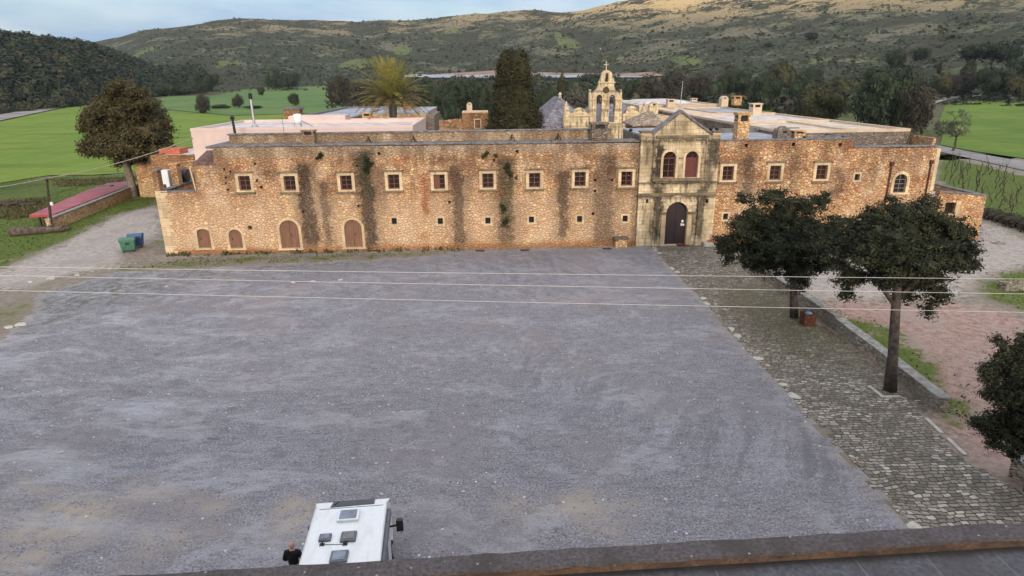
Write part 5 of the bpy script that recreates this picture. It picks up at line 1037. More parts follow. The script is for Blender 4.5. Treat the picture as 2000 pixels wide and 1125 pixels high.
# two wind-combed cypresses by the paved path
Y1 = -31.7; x1 = 20.84
l1 = PL(Y1, [(1762, 458, 62, 0, .9), (1715, 470, 58, -.8, .8), (1815, 470, 58, .5, .9), (1680, 480, 40, 0, .8), (1850, 500, 42, 0, .85), (1765, 520, 60, -.8, .6), (1885, 505, 22, .3, .7), (1800, 545, 42, .5, .7), (1835, 575, 24, .3, .8), (1815, 605, 15, 0, 1.2), (1660, 535, 30, .4, .8), (1655, 570, 15, .4, 1.1), (1752, 410, 40, .3, .6), (1800, 412, 42, .3, .6), (1705, 425, 30, .3, .7), (1845, 450, 36, .3, .9), (1720, 540, 34, .4, .7), (1765, 575, 24, .8, .8), (1635, 490, 17, 0, .9), (1905, 515, 9, .2, .8), (1870, 460, 20, 0, .9), (1645, 478, 30, .2, .7), (1632, 515, 22, .2, .7), (1685, 442, 36, .2, .6), (1885, 482, 28, 0, .6), (1895, 520, 18, 0, .6), (1740, 500, 66, -1.0, .5), (1810, 500, 60, -.8, .55)])
t1 = [F(1738, 762, Y1), F(1744, 690, Y1), F(1748, 620, Y1), F(1752, 560, Y1), F(1762, 480, Y1)]
tree('cypress_tree', 'nearer of the two dark spreading cypresses beside the low path wall', 'tree', (x1, Y1, 0), l1, (t1, [.33, .25, .23, .2, .12]), 'cypress', 'bark', 3000, 20, .085, .135, 2, None, [([F(1750, 600, Y1), F(1700, 530, Y1+.3), F(1670, 500, Y1)], [.12, .08, .05]), ([F(1750, 585, Y1), F(1800, 540, Y1-.2), F(1850, 510, Y1)], [.12, .08, .05])], fill=.4, tuft=.05, core=.6, sat=7, asp=.42)
Y2 = -20.84; x2 = 20.75
l2 = PL(Y2, [(1530, 460, 58, 0, .85), (1475, 455, 50, .5, .85), (1585, 450, 50, 0, .85), (1530, 420, 50, .3, .7), (1445, 440, 28, 0, .8), (1430, 480, 26, 0, .9), (1490, 510, 44, 0, .6), (1555, 520, 48, .4, .6), (1600, 500, 40, .5, .8), (1500, 385, 24, 0, .7), (1525, 382, 17, .3, .8), (1452, 392, 15, 0, .7), (1445, 380, 8, 0, .7), (1605, 398, 18, 0, 1.1), (1612, 385, 9, 0, 1.2), (1412, 478, 12, 0, .7), (1560, 548, 22, .2, .7), (1420, 505, 9, 0, 1.4), (1625, 450, 28, 1, .9), (1470, 415, 26, 0, .8), (1575, 405, 24, 0, .8), (1632, 470, 30, .4, .7), (1640, 432, 20, .6, .7), (1420, 468, 24, 0, .6), (1408, 488, 15, 0, .6), (1510, 480, 62, -.8, .5), (1580, 480, 50, -.4, .55)])
t2 = [F(1551, 620, Y2), F(1550, 570, Y2), F(1548, 530, Y2), F(1540, 460, Y2)]
tree('cypress_tree', 'farther of the two dark spreading cypresses, rusty bin at its foot', 'tree', (x2, Y2, 0), l2, (t2, [.30, .24, .22, .1]), 'cypress', 'bark', 2600, 20, .095, .155, 3, fill=.4, tuft=.06, core=.58, sat=7, asp=.42)
Y3 = -40.5; p3 = F(2030, 900, Y3)
l3 = PL(Y3, [(1985, 790, 46, 0, 1.1), (2030, 760, 60, 0, 1.2), (1970, 720, 30, 0, 1.1), (1990, 690, 24, 0, 1), (1945, 660, 10, 0, .8), (1960, 680, 16, 0, 1), (1930, 725, 20, 0, .9), (1950, 770, 26, 0, 1), (1920, 830, 20, 0, .7), (1900, 822, 10, 0, .7), (1945, 850, 28, 0, .9), (1985, 865, 24, 0, 1.2), (1980, 890, 12, 0, 1), (2010, 680, 26, 0, 1), (2040, 700, 40, 0, 1.2), (2060, 820, 60, 0, 1.2), (2010, 840, 40, 0, 1), (1935, 745, 12, 0, .9)])
tree('cypress_tree', 'ragged dark cypress cut off by the right edge of the view', 'tree', (float(p3[0]), Y3, 0), l3, ([(p3[0], Y3, -.2), (p3[0], Y3, 3.5), (p3[0]-.2, Y3, 6)], [.25, .18, .08]), 'cypress', 'bark', 2400, 20, .06, .095, 4, fill=.4, tuft=.06, core=.5, sat=7, asp=.42)
# tall columnar cypress and palm inside the courtyard
Yc = 26.0
lc = PL(Yc, [(1004, 118, 27, 0, .75), (1003, 134, 32, 0, .85), (1003, 154, 34, 0, .9), (1002, 178, 36, 0, 1), (1003, 205, 41, 0, 1), (990, 128, 17, 1, 1.3), (1018, 140, 18, -1, 1.3), (985, 190, 20, -1, 1.4), (1024, 215, 22, -1.5, 1.3), (1005, 232, 50, 0, 1), (1008, 262, 56, 0, 1), (1010, 300, 54, 0, 1.4), (1030, 235, 30, 0, 1), (978, 240, 28, 0, 1), (1020, 190, 26, 0, 1), (985, 160, 20, 0, 1.2), (1022, 150, 18, 0, 1.2), (1013, 110, 15, 0, .9), (994, 110, 15, 0, .9)])
pc_ = F(1005, 250, Yc)
tree('columnar_cypress', 'tall dense columnar cypress rising behind the roof line, left of the church', 'tree', (float(pc_[0]), Yc, 0), lc, ([(pc_[0], Yc, -.2), (pc_[0], Yc, 8), (pc_[0], Yc, 15)], [.55, .4, .15]), 'cypress_tall', 'bark', 3600, 20, .15, .20, 5, tuft=0, up=.5, fill=.2, core=.86, asp=.5)
def palm(base, h, rs):
    e = empty('palm_tree', base, 'date palm with olive and browning fronds rising behind the pink building', 'palm'); b = np.array(base, float)
    m = MB(); path = [b+np.array([.12*math.sin(k*.9), 0, h*k/10.]) for k in range(11)]; rad = [.30+.05*(k % 2) for k in range(8)]+[.42, .55, .4]
    m.tube(path, rad, 10); m.build('trunk', MAT['bark'], e)
    top = b+np.array([0, 0, h])
    for i in range(98):
        u = (i+.5)/98; el = math.radians(88-98*u**.9+rs.uniform(-6, 6)); az = i*2.39996+rs.uniform(-.2, .2); L = rs.uniform(4.9, 6.2)*(1-.06*abs(u-.4))
        hd = np.array([math.cos(az), math.sin(az), 0]); pts = []; p = top+hd*.25; dirn = hd*math.cos(el)+np.array([0, 0, math.sin(el)]); n = 14
        for k in range(n+1):
            pts.append(p.copy()); p = p+dirn*L/n; dirn = unit(dirn+np.array([0, 0, -.048-.04*(k/n)])*(1.1-.5*math.sin(max(el, 0))))
        pts = np.array(pts); V = []; Fq = []
        tang = unit(np.gradient(pts, axis=0)); side = unit(np.cross(tang, np.array([0, 0, 1.0])+hd*.01)); upv = np.cross(side, tang)
        for k in range(n):    # rachis
            w = .045*(1-k/n)+.012; o = len(V); V += [pts[k]-side[k]*w, pts[k]+side[k]*w, pts[k+1]+side[k+1]*w, pts[k+1]-side[k+1]*w]; Fq.append([o, o+1, o+2, o+3])
        for k in range(28):
            s_ = .12+.86*k/27; q = s_*n; i0 = min(int(q), n-1); f = q-i0; c = pts[i0]*(1-f)+pts[i0+1]*f; ln = (.62*math.sin(math.pi*min(1, s_*.9+.1))**.6+.12)
            for sg in (-1, 1):
                dv = unit(side[i0]*sg*.75+tang[i0]*.62+upv[i0]*.28+rs.normal(size=3)*.07+np.array([0, 0, -.12])); wv = unit(np.cross(dv, upv[i0]+rs.normal(size=3)*.3))*.06
                o = len(V); V += [c-wv*.6, c+wv*.6, c+dv*ln*.6+wv, c+dv*ln-wv*.2]; Fq.append([o, o+1, o+2, o+3])
        np_mesh('frond', np.array(V), [np.array(Fq)], MAT['palm_dry' if (u > .62 and rs.uniform() < .62) or rs.uniform() < .1 else 'palm'], e, top)
    return e
pp = F(765, 200, 29); palm((float(pp[0]), 29.0, 0), float(F(765, 192, 29)[2]), np.random.RandomState(9))

# trees beyond: shared meshes per kind, each tree its own object
def kind_mesh(kind, seed):
    rs = np.random.RandomState(seed)
    if kind == 'oak' or kind == 'scrub' or kind == 'grey':
        lobes = []
        for i in range(11): 
            a = rs.uniform(0, 6.28); q = rs.uniform(0, .62)**.8; lobes.append((q*math.cos(a), q*math.sin(a), rs.uniform(.32, 1.18-q*.6), rs.uniform(.26, .42), rs.uniform(.26, .42), rs.uniform(.22, .34)))
        lobes.append((0, 0, .6, .6, .6, .5))
        V, Fq = crown_mesh(lobes, 420, 15, .042, .07, rs, fill=.3, core=.74 if kind == 'oak' else .45, tuft=.02 if kind == 'oak' else .06, nd=.9, nj=.3)
    elif kind == 'pine':
        lobes = [(rs.uniform(-.55, .55), rs.uniform(-.5, .5), rs.uniform(.72, .9), rs.uniform(.3, .5), rs.uniform(.3, .5), rs.uniform(.12, .2)) for _ in range(10)]+[(0, 0, .85, .7, .6, .16)]
        V, Fq = crown_mesh(lobes, 260, 14, .055, .07, rs, fill=.35, core=.75)
    elif kind == 'narrow':
        V, Fq = crown_mesh([(0, 0, .3, .8, .8, .3), (0, 0, .55, .8, .8, .3), (0, 0, .8, .5, .5, .25), (0, 0, 1.0, .25, .25, .15)], 160, 12, .08, .09, rs, fill=.3, core=.8)
    return V, Fq
def mesh_of(name, V, Fq, mat):
    o = np_mesh(name, V, [Fq], mat); me = o.data; bpy.data.objects.remove(o); WL.pop(o, None); return me
KM = {}
for kd, mats in (('oak', ('oak', 'oak_olive')), ('scrub', ('brown_scrub',)), ('grey', ('grey_scrub',)), ('pine', ('pine',)), ('narrow', ('cypress_tall',))):
    for mt in mats:
        for v_ in range(3):
            KM[(kd, mt, v_)] = mesh_of('crown', *kind_mesh(kd, 20+v_+len(KM)), MAT[mt])
def trunk_mesh(tall):
    m = MB(); m.tube([(0, 0, -.15), (.01, 0, .2), (-.02, .01, .5 if not tall else .8)], [.06, .045, .025], 7)
    for a in range(5): m.tube([(0, 0, .3 if not tall else .55), (.22*math.cos(a*1.3), .22*math.sin(a*1.3), .55 if not tall else .8)], [.028, .012], 5)
    o = m.build('trunk', MAT['bark']); me = o.data; bpy.data.objects.remove(o); WL.pop(o, None); return me
TM = trunk_mesh(False); TMT = trunk_mesh(True)
def far_tree(px, pyb, w, h, kd, mt, label, var, name, cat='tree', group='trees beyond the monastery'):
    p = T(px, pyb); k = depth_of(p)/FPX; W = w*k; H = h*k
    e = empty(name, p, label, cat, group); rr = random.Random(px)
    for nm, me in (('crown', KM[(kd, mt, var % 3)]), ('trunk', TMT if kd == 'pine' else TM)):
        o = bpy.data.objects.new(nm, me); COL.objects.link(o); o.parent = e
    e.scale = (W*.5, W*.5, H); e.rotation_euler = (0, 0, rr.uniform(0, 6.28))
FT = [
 (400, 221, 34, 30, 'scrub', 'brown_scrub', 'largest bare grey bush along the strip between the two green fields', 'field_bush', 'bush'),
 (466, 211, 24, 20, 'scrub', 'brown_scrub', 'small round dark bush standing second from the left along the field strip', 'field_bush', 'bush'),
 (511, 188, 15, 15, 'oak', 'oak', 'tiny lone round tree in the middle of the far green field', 'round_tree', 'tree'),
 (576, 207, 28, 20, 'oak', 'oak', 'dark bush at the field edge just above the broad stone chimney stack', 'field_bush', 'bush'),
 (430, 212, 44, 7, 'oak', 'oak', 'low spreading dark shrub between the two bushes on the field strip', 'low_shrub', 'bush'),
 (500, 212, 46, 5, 'oak', 'oak', 'thin low line of shrub right of the small round field bush', 'low_shrub', 'bush'),
 (397, 221, 20, 5, 'oak', 'oak', 'flat shrub at the foot of the largest field bush', 'low_shrub', 'bush'),
 (538, 173, 42, 34, 'oak', 'oak', 'left of the dark tree pair at the far end of the far field', 'oak_tree', 'tree'),
 (570, 175, 40, 28, 'oak', 'oak', 'right of the dark tree pair at the far end of the far field', 'oak_tree', 'tree'),
 (401, 184, 62, 38, 'oak', 'oak', 'big dark tree where the wooded hill meets the far field', 'oak_tree', 'tree'),
 (362, 186, 44, 20, 'oak', 'oak', 'low dark tree below the big one at the foot of the wooded hill', 'oak_tree', 'tree'),
 (330, 188, 40, 20, 'oak', 'oak', 'low dark tree at the wooded hill foot beside the round cypress top', 'oak_tree', 'tree'),
 (664, 206, 58, 46, 'scrub', 'brown_scrub', 'bare grey-brown tree at the right end of the far field, left of the palm', 'bare_tree', 'tree'),
 (712, 212, 60, 38, 'scrub', 'brown_scrub', 'brown leafless thicket half hidden behind the left fronds of the palm', 'bare_tree', 'tree'),
 (690, 192, 50, 26, 'oak', 'oak_olive', 'olive tree peeping out above the brown thicket beside the palm', 'oak_tree', 'tree'),
 (838, 240, 66, 62, 'oak', 'oak', 'dark oak just right of the palm crown', 'oak_tree', 'tree'),
 (880, 242, 56, 50, 'oak', 'oak', 'dark oak directly behind the ruined orange wall', 'oak_tree', 'tree'),
 (900, 228, 80, 62, 'oak', 'oak', 'broad dark oak above the ruined wall, behind the two front oaks', 'oak_tree', 'tree'),
 (938, 236, 64, 66, 'oak', 'oak', 'dark oak touching the left side of the tall columnar cypress', 'oak_tree', 'tree'),
 (1068, 228, 56, 50, 'oak', 'oak', 'dark oak touching the right side of the tall columnar cypress', 'oak_tree', 'tree'),
 (1125, 215, 46, 40, 'grey', 'grey_scrub', 'pale grey-green olive tree just left of the bell gable', 'olive_tree', 'tree'),
 (1072, 178, 44, 18, 'grey', 'grey_scrub', 'pale grey-green tree near the valley road above the church roof apex', 'olive_tree', 'tree'),
 (1097, 202, 22, 50, 'narrow', 'cypress_tall', 'narrow dark cypress beyond the left church roof', 'narrow_cypress', 'tree'),
 (1120, 200, 34, 34, 'oak', 'oak', 'small round dark tree right of the narrow cypress beyond the church', 'oak_tree', 'tree'),
 (1238, 205, 50, 40, 'oak', 'oak', 'dark oak just right of the bell gable', 'oak_tree', 'tree'),
 (1272, 212, 70, 46, 'scrub', 'brown_scrub', 'brown leafless tree above the stone spire', 'bare_tree', 'tree'),
 (1312, 208, 80, 56, 'scrub', 'brown_scrub', 'brown leafless tree behind the flag pole', 'bare_tree', 'tree'),
 (1360, 205, 72, 50, 'scrub', 'brown_scrub', 'brown leafless tree right of the flag pole', 'bare_tree', 'tree'),
 (1392, 210, 62, 44, 'oak', 'oak', 'dark oak behind the round-topped rear chimney', 'oak_tree', 'tree'),
 (1436, 207, 82, 58, 'oak', 'oak', 'wide dark oak behind the rear square chimney', 'oak_tree', 'tree'),
 (1485, 214, 74, 54, 'oak', 'oak', 'dark oak left of the bright gap in the tree belt', 'oak_tree', 'tree'),
 (1512, 190, 90, 56, 'oak', 'oak_olive', 'tall olive-brown oak standing above the bright gap in the tree belt', 'oak_tree', 'tree'),
 (1557, 216, 62, 54, 'oak', 'oak', 'round dark oak right of the bright gap in the tree belt', 'oak_tree', 'tree'),
 (1580, 178, 76, 36, 'oak', 'oak', 'dark tree above and right of the olive-brown oak', 'oak_tree', 'tree'),
 (1605, 244, 112, 62, 'oak', 'oak_olive', 'broad olive-green oak just beyond the cream wing roof', 'oak_tree', 'tree'),
 (1640, 205, 84, 42, 'oak', 'oak_olive', 'olive oak behind the broad olive-green one', 'oak_tree', 'tree'),
 (1700, 260, 120, 100, 'oak', 'oak', 'left half of the biggest dark tree mass beyond the cream wing', 'oak_tree', 'tree'),
 (1748, 255, 110, 106, 'oak', 'oak', 'right half of the biggest dark tree mass beyond the cream wing', 'oak_tree', 'tree'),
 (1785, 268, 84, 86, 'scrub', 'brown_scrub', 'brown twiggy tree right of the biggest dark mass, beyond the wing corner', 'bare_tree', 'tree'),
 (1838, 190, 62, 36, 'oak', 'oak_olive', 'olive bush above the bend of the upper road', 'oak_tree', 'tree'),
 (1880, 186, 70, 36, 'scrub', 'brown_scrub', 'brown thicket left of the round dark bush by the pasture', 'bare_tree', 'tree'),
 (1936, 194, 72, 54, 'oak', 'oak', 'big round dark bush at the top of the pasture, below the pines', 'oak_tree', 'tree'),
 (1990, 198, 62, 44, 'oak', 'oak_olive', 'olive bush at the top of the pasture near the right edge', 'oak_tree', 'tree'),
 (1890, 153, 36, 30, 'oak', 'oak', 'dark bush at the foot of the umbrella pines', 'oak_tree', 'tree'),
 (1984, 150, 44, 30, 'oak', 'oak', 'dark tree right of the umbrella pines at the right edge', 'oak_tree', 'tree'),
 (1898, 146, 74, 50, 'pine', 'pine', 'leftmost of the three umbrella pines on the right hillside', 'umbrella_pine', 'tree'),
 (1932, 148, 86, 56, 'pine', 'pine', 'middle one of the three umbrella pines on the right hillside', 'umbrella_pine', 'tree'),
 (1968, 146, 66, 50, 'pine', 'pine', 'rightmost of the three umbrella pines on the right hillside', 'umbrella_pine', 'tree'),
 (1748, 136, 50, 32, 'oak', 'pine_', 'round dark tree on the hillside left of the lone small pine', 'oak_tree', 'tree'),
 (1795, 140, 34, 40, 'pine', 'pine', 'lone small pine on the hillside left of the three umbrella pines', 'umbrella_pine', 'tree'),
 (1833, 144, 10, 18, 'narrow', 'cypress_tall', 'tiny narrow cypress below the lone small pine', 'narrow_cypress', 'tree'),
 (1585, 78, 34, 12, 'oak', 'oak', 'dark bush alone high on the hillside above the tree belt', 'hill_bush', 'bush'),
 (1500, 92, 24, 9, 'oak', 'oak', 'smaller dark bush on the hillside left of the highest lone one', 'hill_bush', 'bush'),
 (1700, 160, 60, 22, 'oak', 'oak_olive', 'olive tree at the hill foot above the biggest dark mass', 'oak_tree', 'tree'),
 (1760, 162, 60, 20, 'scrub', 'brown_scrub', 'brown tree at the hill foot below the round dark hillside tree', 'bare_tree', 'tree'),
 (1440, 166, 70, 26, 'oak', 'oak_olive', 'olive-brown tree at the hill foot behind the wide dark oak', 'oak_tree', 'tree'),
 (1160, 172, 60, 24, 'oak', 'oak', 'dark tree near the valley road behind the left shoulder of the bell gable', 'oak_tree', 'tree'),
]
for i, (px, pb, w, h, kd, mt, lab, nm, ct) in enumerate(FT): far_tree(px, pb, w, h, kd, 'oak' if mt == 'pine_' else mt, lab, i, nm, ct)
# bare spreading tree beside the farm road
def bare_tree(name, label, base, H, W, rs, mat='twig', depth=5, twigs=9):
    e = empty(name, base, label, 'tree'); m = MB(); TW = []
    def grow(p, d, L, r, k):
        pts = [p]; q = p
        for _ in range(3):
            d = unit(d+rs.normal(size=3)*.22); q = q+d*L/3; pts.append(q)
        m.tube(pts, list(np.linspace(r, r*.62, 4)), 5 if k > 2 else 4, False)
        if k <= 0:
            for _ in range(twigs): TW.append((q+rs.normal(size=3)*L*.35, unit(d+rs.normal(size=3)*.7)))
            return
        for _ in range(3 if k > 1 else 3):
            nd = unit(d*.75+rs.normal(size=3)*.55*np.array([1.35, 1.35, .75])+np.array([0, 0, .06])); grow(q, nd, L*rs.uniform(.62, .82), r*.6, k-1)
    grow(np.array(base, float), np.array([.02, 0, 1.0]), H*.3, H*.03, depth)
    m.build('trunk', MAT['bark'], e, base)
    P = np.array([t[0] for t in TW]); D = np.array([t[1] for t in TW]); V, Fq = leaf_quads(P, unit(rs.normal(size=P.shape)), H*.03*rs.uniform(.6, 1.4, len(P)), rs, .14)
    np_mesh('foliage', V, [Fq], MAT[mat], e, base)  # thin quads are the bare twigs, not leaves
    return e
p = T(1860, 296); bare_tree('bare_tree', 'bare wide-branching tree standing by the farm road at the wing corner', p, 96*depth_of(p)/FPX, 0, np.random.RandomState(3), 'grey_scrub')
p = T(1975, 418); bare_tree('bare_sapling', 'small leafless sapling at the near edge of the vineyard', p, 48*depth_of(p)/FPX, 0, np.random.RandomState(6), 'twig', 4, 4)

# masses nobody could count
def scatter(name, pts, sizes, mat, nl, rs, leafk=.2, sq=.7, nj=.38):
    n = len(pts); d = unit(rs.normal(size=(n, nl, 3))); d[..., 2] = np.abs(d[..., 2])*1.0-.15
    r = rs.uniform(.7, 1.05, (n, nl, 1)); S = sizes[:, None, None]
    P = pts[:, None]+d*r*S*np.array([.5, .5, sq])+np.array([0, 0, .1])*S
    N = unit(d+rs.normal(size=d.shape)*nj+np.array([0, 0, .25])).reshape(-1, 3); sz = (sizes[:, None]*leafk*rs.uniform(.6, 1.4, (n, nl))).ravel()
    V, Fq = leaf_quads(P.reshape(-1, 3), N, sz, rs, .75)
    return tag(np_mesh(name, V, [Fq], MAT[mat]), kind='stuff')
rs = np.random.RandomState(77)
def rand_polar(n, px0, px1, r0, r1, pw=1.0):
    a = np.radians(rs.uniform(xa(px0), xa(px1), n)); r = r0+(r1-r0)*rs.uniform(0, 1, n)**pw; return r*np.sin(a), r*np.cos(a)-CAM_D
# forest on the left hill
x, y = rand_polar(4300, -200, 392, 330, 860, .8); az, r = polar(x, y); rf = np.interp(az, LFOOT[:, 0], LFOOT[:, 1]); ok = (r > rf-6) & (az < L1-.3); x, y, rf, r = x[ok], y[ok], rf[ok], r[ok]
sz = rs.uniform(6.5, 13, len(x))*np.clip(.6+(r-rf)/120, .6, 1); z = lhill(x, y); P = np.stack([x, y, z+sz*.12], -1)
tag(scatter('forest', P, sz, 'forest', 120, rs, .095, .72, .25), 'dense dark oak forest covering the low hill on the left', 'forest')
# woodland belt behind the monastery
x, y = rand_polar(1700, 640, 2080, 250, 640, .8); az, r = polar(x, y); rf = np.interp(az, FOOT[:, 0], FOOT[:, 1])
pxx = np.interp(az, [xa(q) for q in range(0, 2200, 50)], range(0, 2200, 50)); ok = (r < rf+45) & (r > np.interp(pxx, [640, 700, 820, 1250, 1400, 1600, 1800, 1840, 2080], [330, 300, 270, 260, 260, 250, 330, 420, 390])); x, y, r, rf = x[ok], y[ok], r[ok], rf[ok]
sz = rs.uniform(4, 9.5, len(x)); P = np.stack([x, y, terr(x, y)+sz*.1], -1); u = wavy(x, y, 80, 2)+rs.normal(size=len(x))*.7
for nm, sel, mt, lab in (('woodland', u < .15, 'oak', 'dark woodland belt in the valley beyond the monastery'), ('scrub_woodland', (u >= .15) & (u < .8), 'brown_scrub', 'brown leafless scrub in the valley beyond the monastery'), ('olive_woodland', u >= .8, 'oak_olive', 'olive-green scrub in the valley beyond the monastery')):
    tag(scatter(nm, P[sel], sz[sel], mt, 60, rs, .13, .72), lab, 'woodland')
# maquis shrubs over the hillside
x, y = rand_polar(62000, -150, 2120, 340, 1500, 1.15); az, r = polar(x, y); rf = np.interp(az, FOOT[:, 0], FOOT[:, 1]); z = terr(x, y)
dens = .62-.0042*np.maximum(0, z+.10*x-25)+.42*wavy(x, y, 120, 0)+.30*wavy(x, y, 45, 3); ok = (r > rf-15) & (rs.uniform(0, 1, len(x)) < np.clip(dens, .03, 1)) & (x > -260-(r-600)*.45); x, y, z = x[ok], y[ok], z[ok]
sz = rs.uniform(1.0, 2.6, len(x))*rs.uniform(.7, 1.3, len(x))*np.where(rs.uniform(0, 1, len(x)) < .1, 2.1, 1); P = np.stack([x, y, z-.2], -1); u = rs.uniform(0, 1, len(x))
tag(scatter('maquis', P[u < .72], sz[u < .72], 'maquis', 9, rs, .36, .55), 'dark maquis shrubs dotted over the long hillside', 'shrubs')
tag(scatter('dry_scrub', P[u >= .72], sz[u >= .72]*.8, 'grey_scrub', 8, rs, .36, .5), 'paler grey-green low scrub dotted over the long hillside', 'shrubs')
# rough weeds and grass
def tufts(name, polys, n, h, mat, label, cat, w=.05):
    xs, ys = [], []
    for poly, k in polys:
        a = np.array(poly); x = rs.uniform(a[:, 0].min(), a[:, 0].max(), n*4); y = rs.uniform(a[:, 1].min(), a[:, 1].max(), n*4)
        s = poly_sd(x, y, [tuple(q) for q in poly])+wavy(x, y, 3, 1)*.8+wavy(x, y, 1.1, 2)*.5; sel = s > .1; xs.append(x[sel][:int(n*k)]); ys.append(y[sel][:int(n*k)])
    x, y = np.concatenate(xs), np.concatenate(ys); m_ = len(x); hh = h*rs.uniform(.4, 1.4, m_); a = rs.uniform(0, 6.28, m_); lx, ly = rs.normal(size=m_)*.4*hh, rs.normal(size=m_)*.4*hh
    B = np.stack([x, y, terr(x, y)], -1); U = np.stack([np.cos(a), np.sin(a), np.zeros(m_)], -1)*w; Tp = B+np.stack([lx, ly, hh], -1)
    V = np.stack([B-U, B+U, Tp+U*.5, Tp-U*.5], 1).reshape(-1, 3); return tag(np_mesh(name, V, [np.arange(4*m_).reshape(-1, 4)], MAT[mat]), label, cat, kind='stuff')
MAT['grass_blade'] = foliage('grass_blades', [(.1, (.04, .075, .012)), (.5, (.085, .135, .022)), (.9, (.16, .18, .05))])
MAT['dry_blade'] = foliage('dry_weeds', [(.1, (.05, .055, .02)), (.5, (.10, .09, .04)), (.9, (.17, .14, .07))])
gp = [gpoly(GR[i][1]) for i in (0, 1, 4, 6, 7)]
tufts('grass', [(gp[0], 1), (gp[1], .06), (gp[2], .015), (gp[3], .06), (gp[4], .15)], 9000, .10, 'grass_blade', 'short green grass growing in patches around the monastery', 'grass', .07)
tufts('weeds', [(gpoly([(95, 352), (180, 350), (270, 345), (268, 352), (200, 362), (120, 366)]), .6), (gpoly([(330, 499), (900, 486), (900, 488), (330, 502)]), .08), (gpoly([(0, 395), (90, 388), (110, 410), (60, 424), (0, 432)]), .5)], 3000, .3, 'dry_blade', 'rough dry weeds along the field edge and the wall foot', 'weeds', .09)
hp = gpoly([(1918, 420), (2000, 446), (2150, 492), (2150, 506), (2000, 460), (1918, 432)]); V, Fq = crown_mesh([(hp[0][0]+(hp[1][0]-hp[0][0])*t, hp[0][1]+(hp[1][1]-hp[0][1])*t-1.2, .35, 1.6, 1.1, .7) for t in np.linspace(0, 2.6, 16)], 520, 12, .14, .25, rs, core=.7)
tag(np_mesh('dry_hedge', V, [Fq], MAT['brown_scrub']), 'low dry brown hedge edging the vineyard beside the stone annex', 'hedge')
# weeds rooted in the facade
for px, py, r, lab in ((715, 308, 7, 'topmost green weed on the dark stain left of the middle of the facade'), (718, 322, 8, 'second green weed below the topmost one on the same dark stain'), (992, 322, 5, 'small green weed high on the grey stain near the facade middle'), (993, 336, 6, 'green weed below the high one on the grey facade stain'), (989, 430, 9, 'largest green weed low on the facade near a small barred window'), (981, 403, 6, 'dark weed midway up the grey facade stain'), (627, 301, 4, 'tiny weed under the wall top right of the first roof chimney'), (952, 299, 4, 'tiny weed under the wall top right of the middle of the facade')):
    p = F(px, py, -.15); rm = r*.05; lb = [(p[0]+rs.normal()*.12*k, -.12, p[2]-rm*.55*k, rm*(.75-.16*k), .16, rm*(.8-.12*k)) for k in range(4)]
    V, Fq = crown_mesh(lb, 46, 9, .075, .09, rs, core=0, fill=1, tuft=.15)
    tag(np_mesh('wall_weed', V, [Fq], MAT['ivy'], None, (p[0], -.15, p[2])), lab, 'plant', 'weeds growing out of the facade')
# vineyard
def vine_mesh(seed):
    r = np.random.RandomState(seed); m = MB(); h = r.uniform(.8, 1.2); p = [np.array([0, 0, -.1])]
    for k in range(5): p.append(p[-1]+np.array([r.normal()*.07, r.normal()*.07, h/5]))
    m.tube(p, [.07, .06, .05, .045, .04, .04], 6)
    for s_ in range(1+seed % 3):
        q = [p[-1-s_ % 2]]; a = r.uniform(0, 6.28)
        for k in range(4): q.append(q[-1]+np.array([math.cos(a)*.13, math.sin(a)*.13, r.uniform(.08, .28)])); a += r.normal()*.6
        m.tube(q, [.032, .026, .02, .014, .01], 5)
    o = m.build('vine', MAT['vine']); me = o.data; bpy.data.objects.remove(o); WL.pop(o, None); return me
VM = [vine_mesh(k) for k in range(7)]
o_ = MB().tube([(0, 0, -.2), (0, 0, 1.9)], .05, 6).build('post', MAT['pole_wood']); PM_ = o_.data; bpy.data.objects.remove(o_); WL.pop(o_, None)
vp = gpoly([(1838, 308), (2000, 352), (2120, 384), (2120, 456), (2000, 430), (1935, 410), (1840, 380)]); rr = random.Random(3); n_ = 0; k_ = 0
for i in range(18):
    for j in range(40):
        x = 52+j*1.75+rr.uniform(-.5, .5); y = -2+i*3.9+rr.uniform(-.7, .7)
        if poly_sd(np.array([x]), np.array([y]), vp)[0] > .3 and rr.random() < .74:
            if j % 5 == 0:
                o = bpy.data.objects.new('vineyard_post', PM_); COL.objects.link(o); o.location = (x, y, 0); o.scale = (1, 1, rr.uniform(.85, 1.1)); tag(o, 'thin wooden post standing in a row of the vineyard', 'post', 'vineyard posts')
            else:
                o = bpy.data.objects.new('grape_vine', rr.choice(VM)); COL.objects.link(o); o.location = (x, y, 0); s_ = rr.uniform(1.15, 1.6); o.scale = (s_, s_, s_*1.15); o.rotation_euler = (0, 0, rr.uniform(0, 6.28)); tag(o, 'bare gnarled grape vine standing in the green vineyard rows', 'vine', 'vines in the vineyard')
# ------------------------------------------------------------------ objects
rr = random.Random(11)
MAT['wall_grey'] = rubble('grey_drystone', [(0, (.20, .19, .165)), (.5, (.33, .31, .27)), (1, (.46, .44, .39))], (.10, .09, .075), 3.6, (.01, .05), flat=2.6, tint=.35)
MAT['cap_grey'] = plain_mat('grey_wall_cap', (.235, .23, .215), .85, var=.35, scale=2.5, bump=.4)
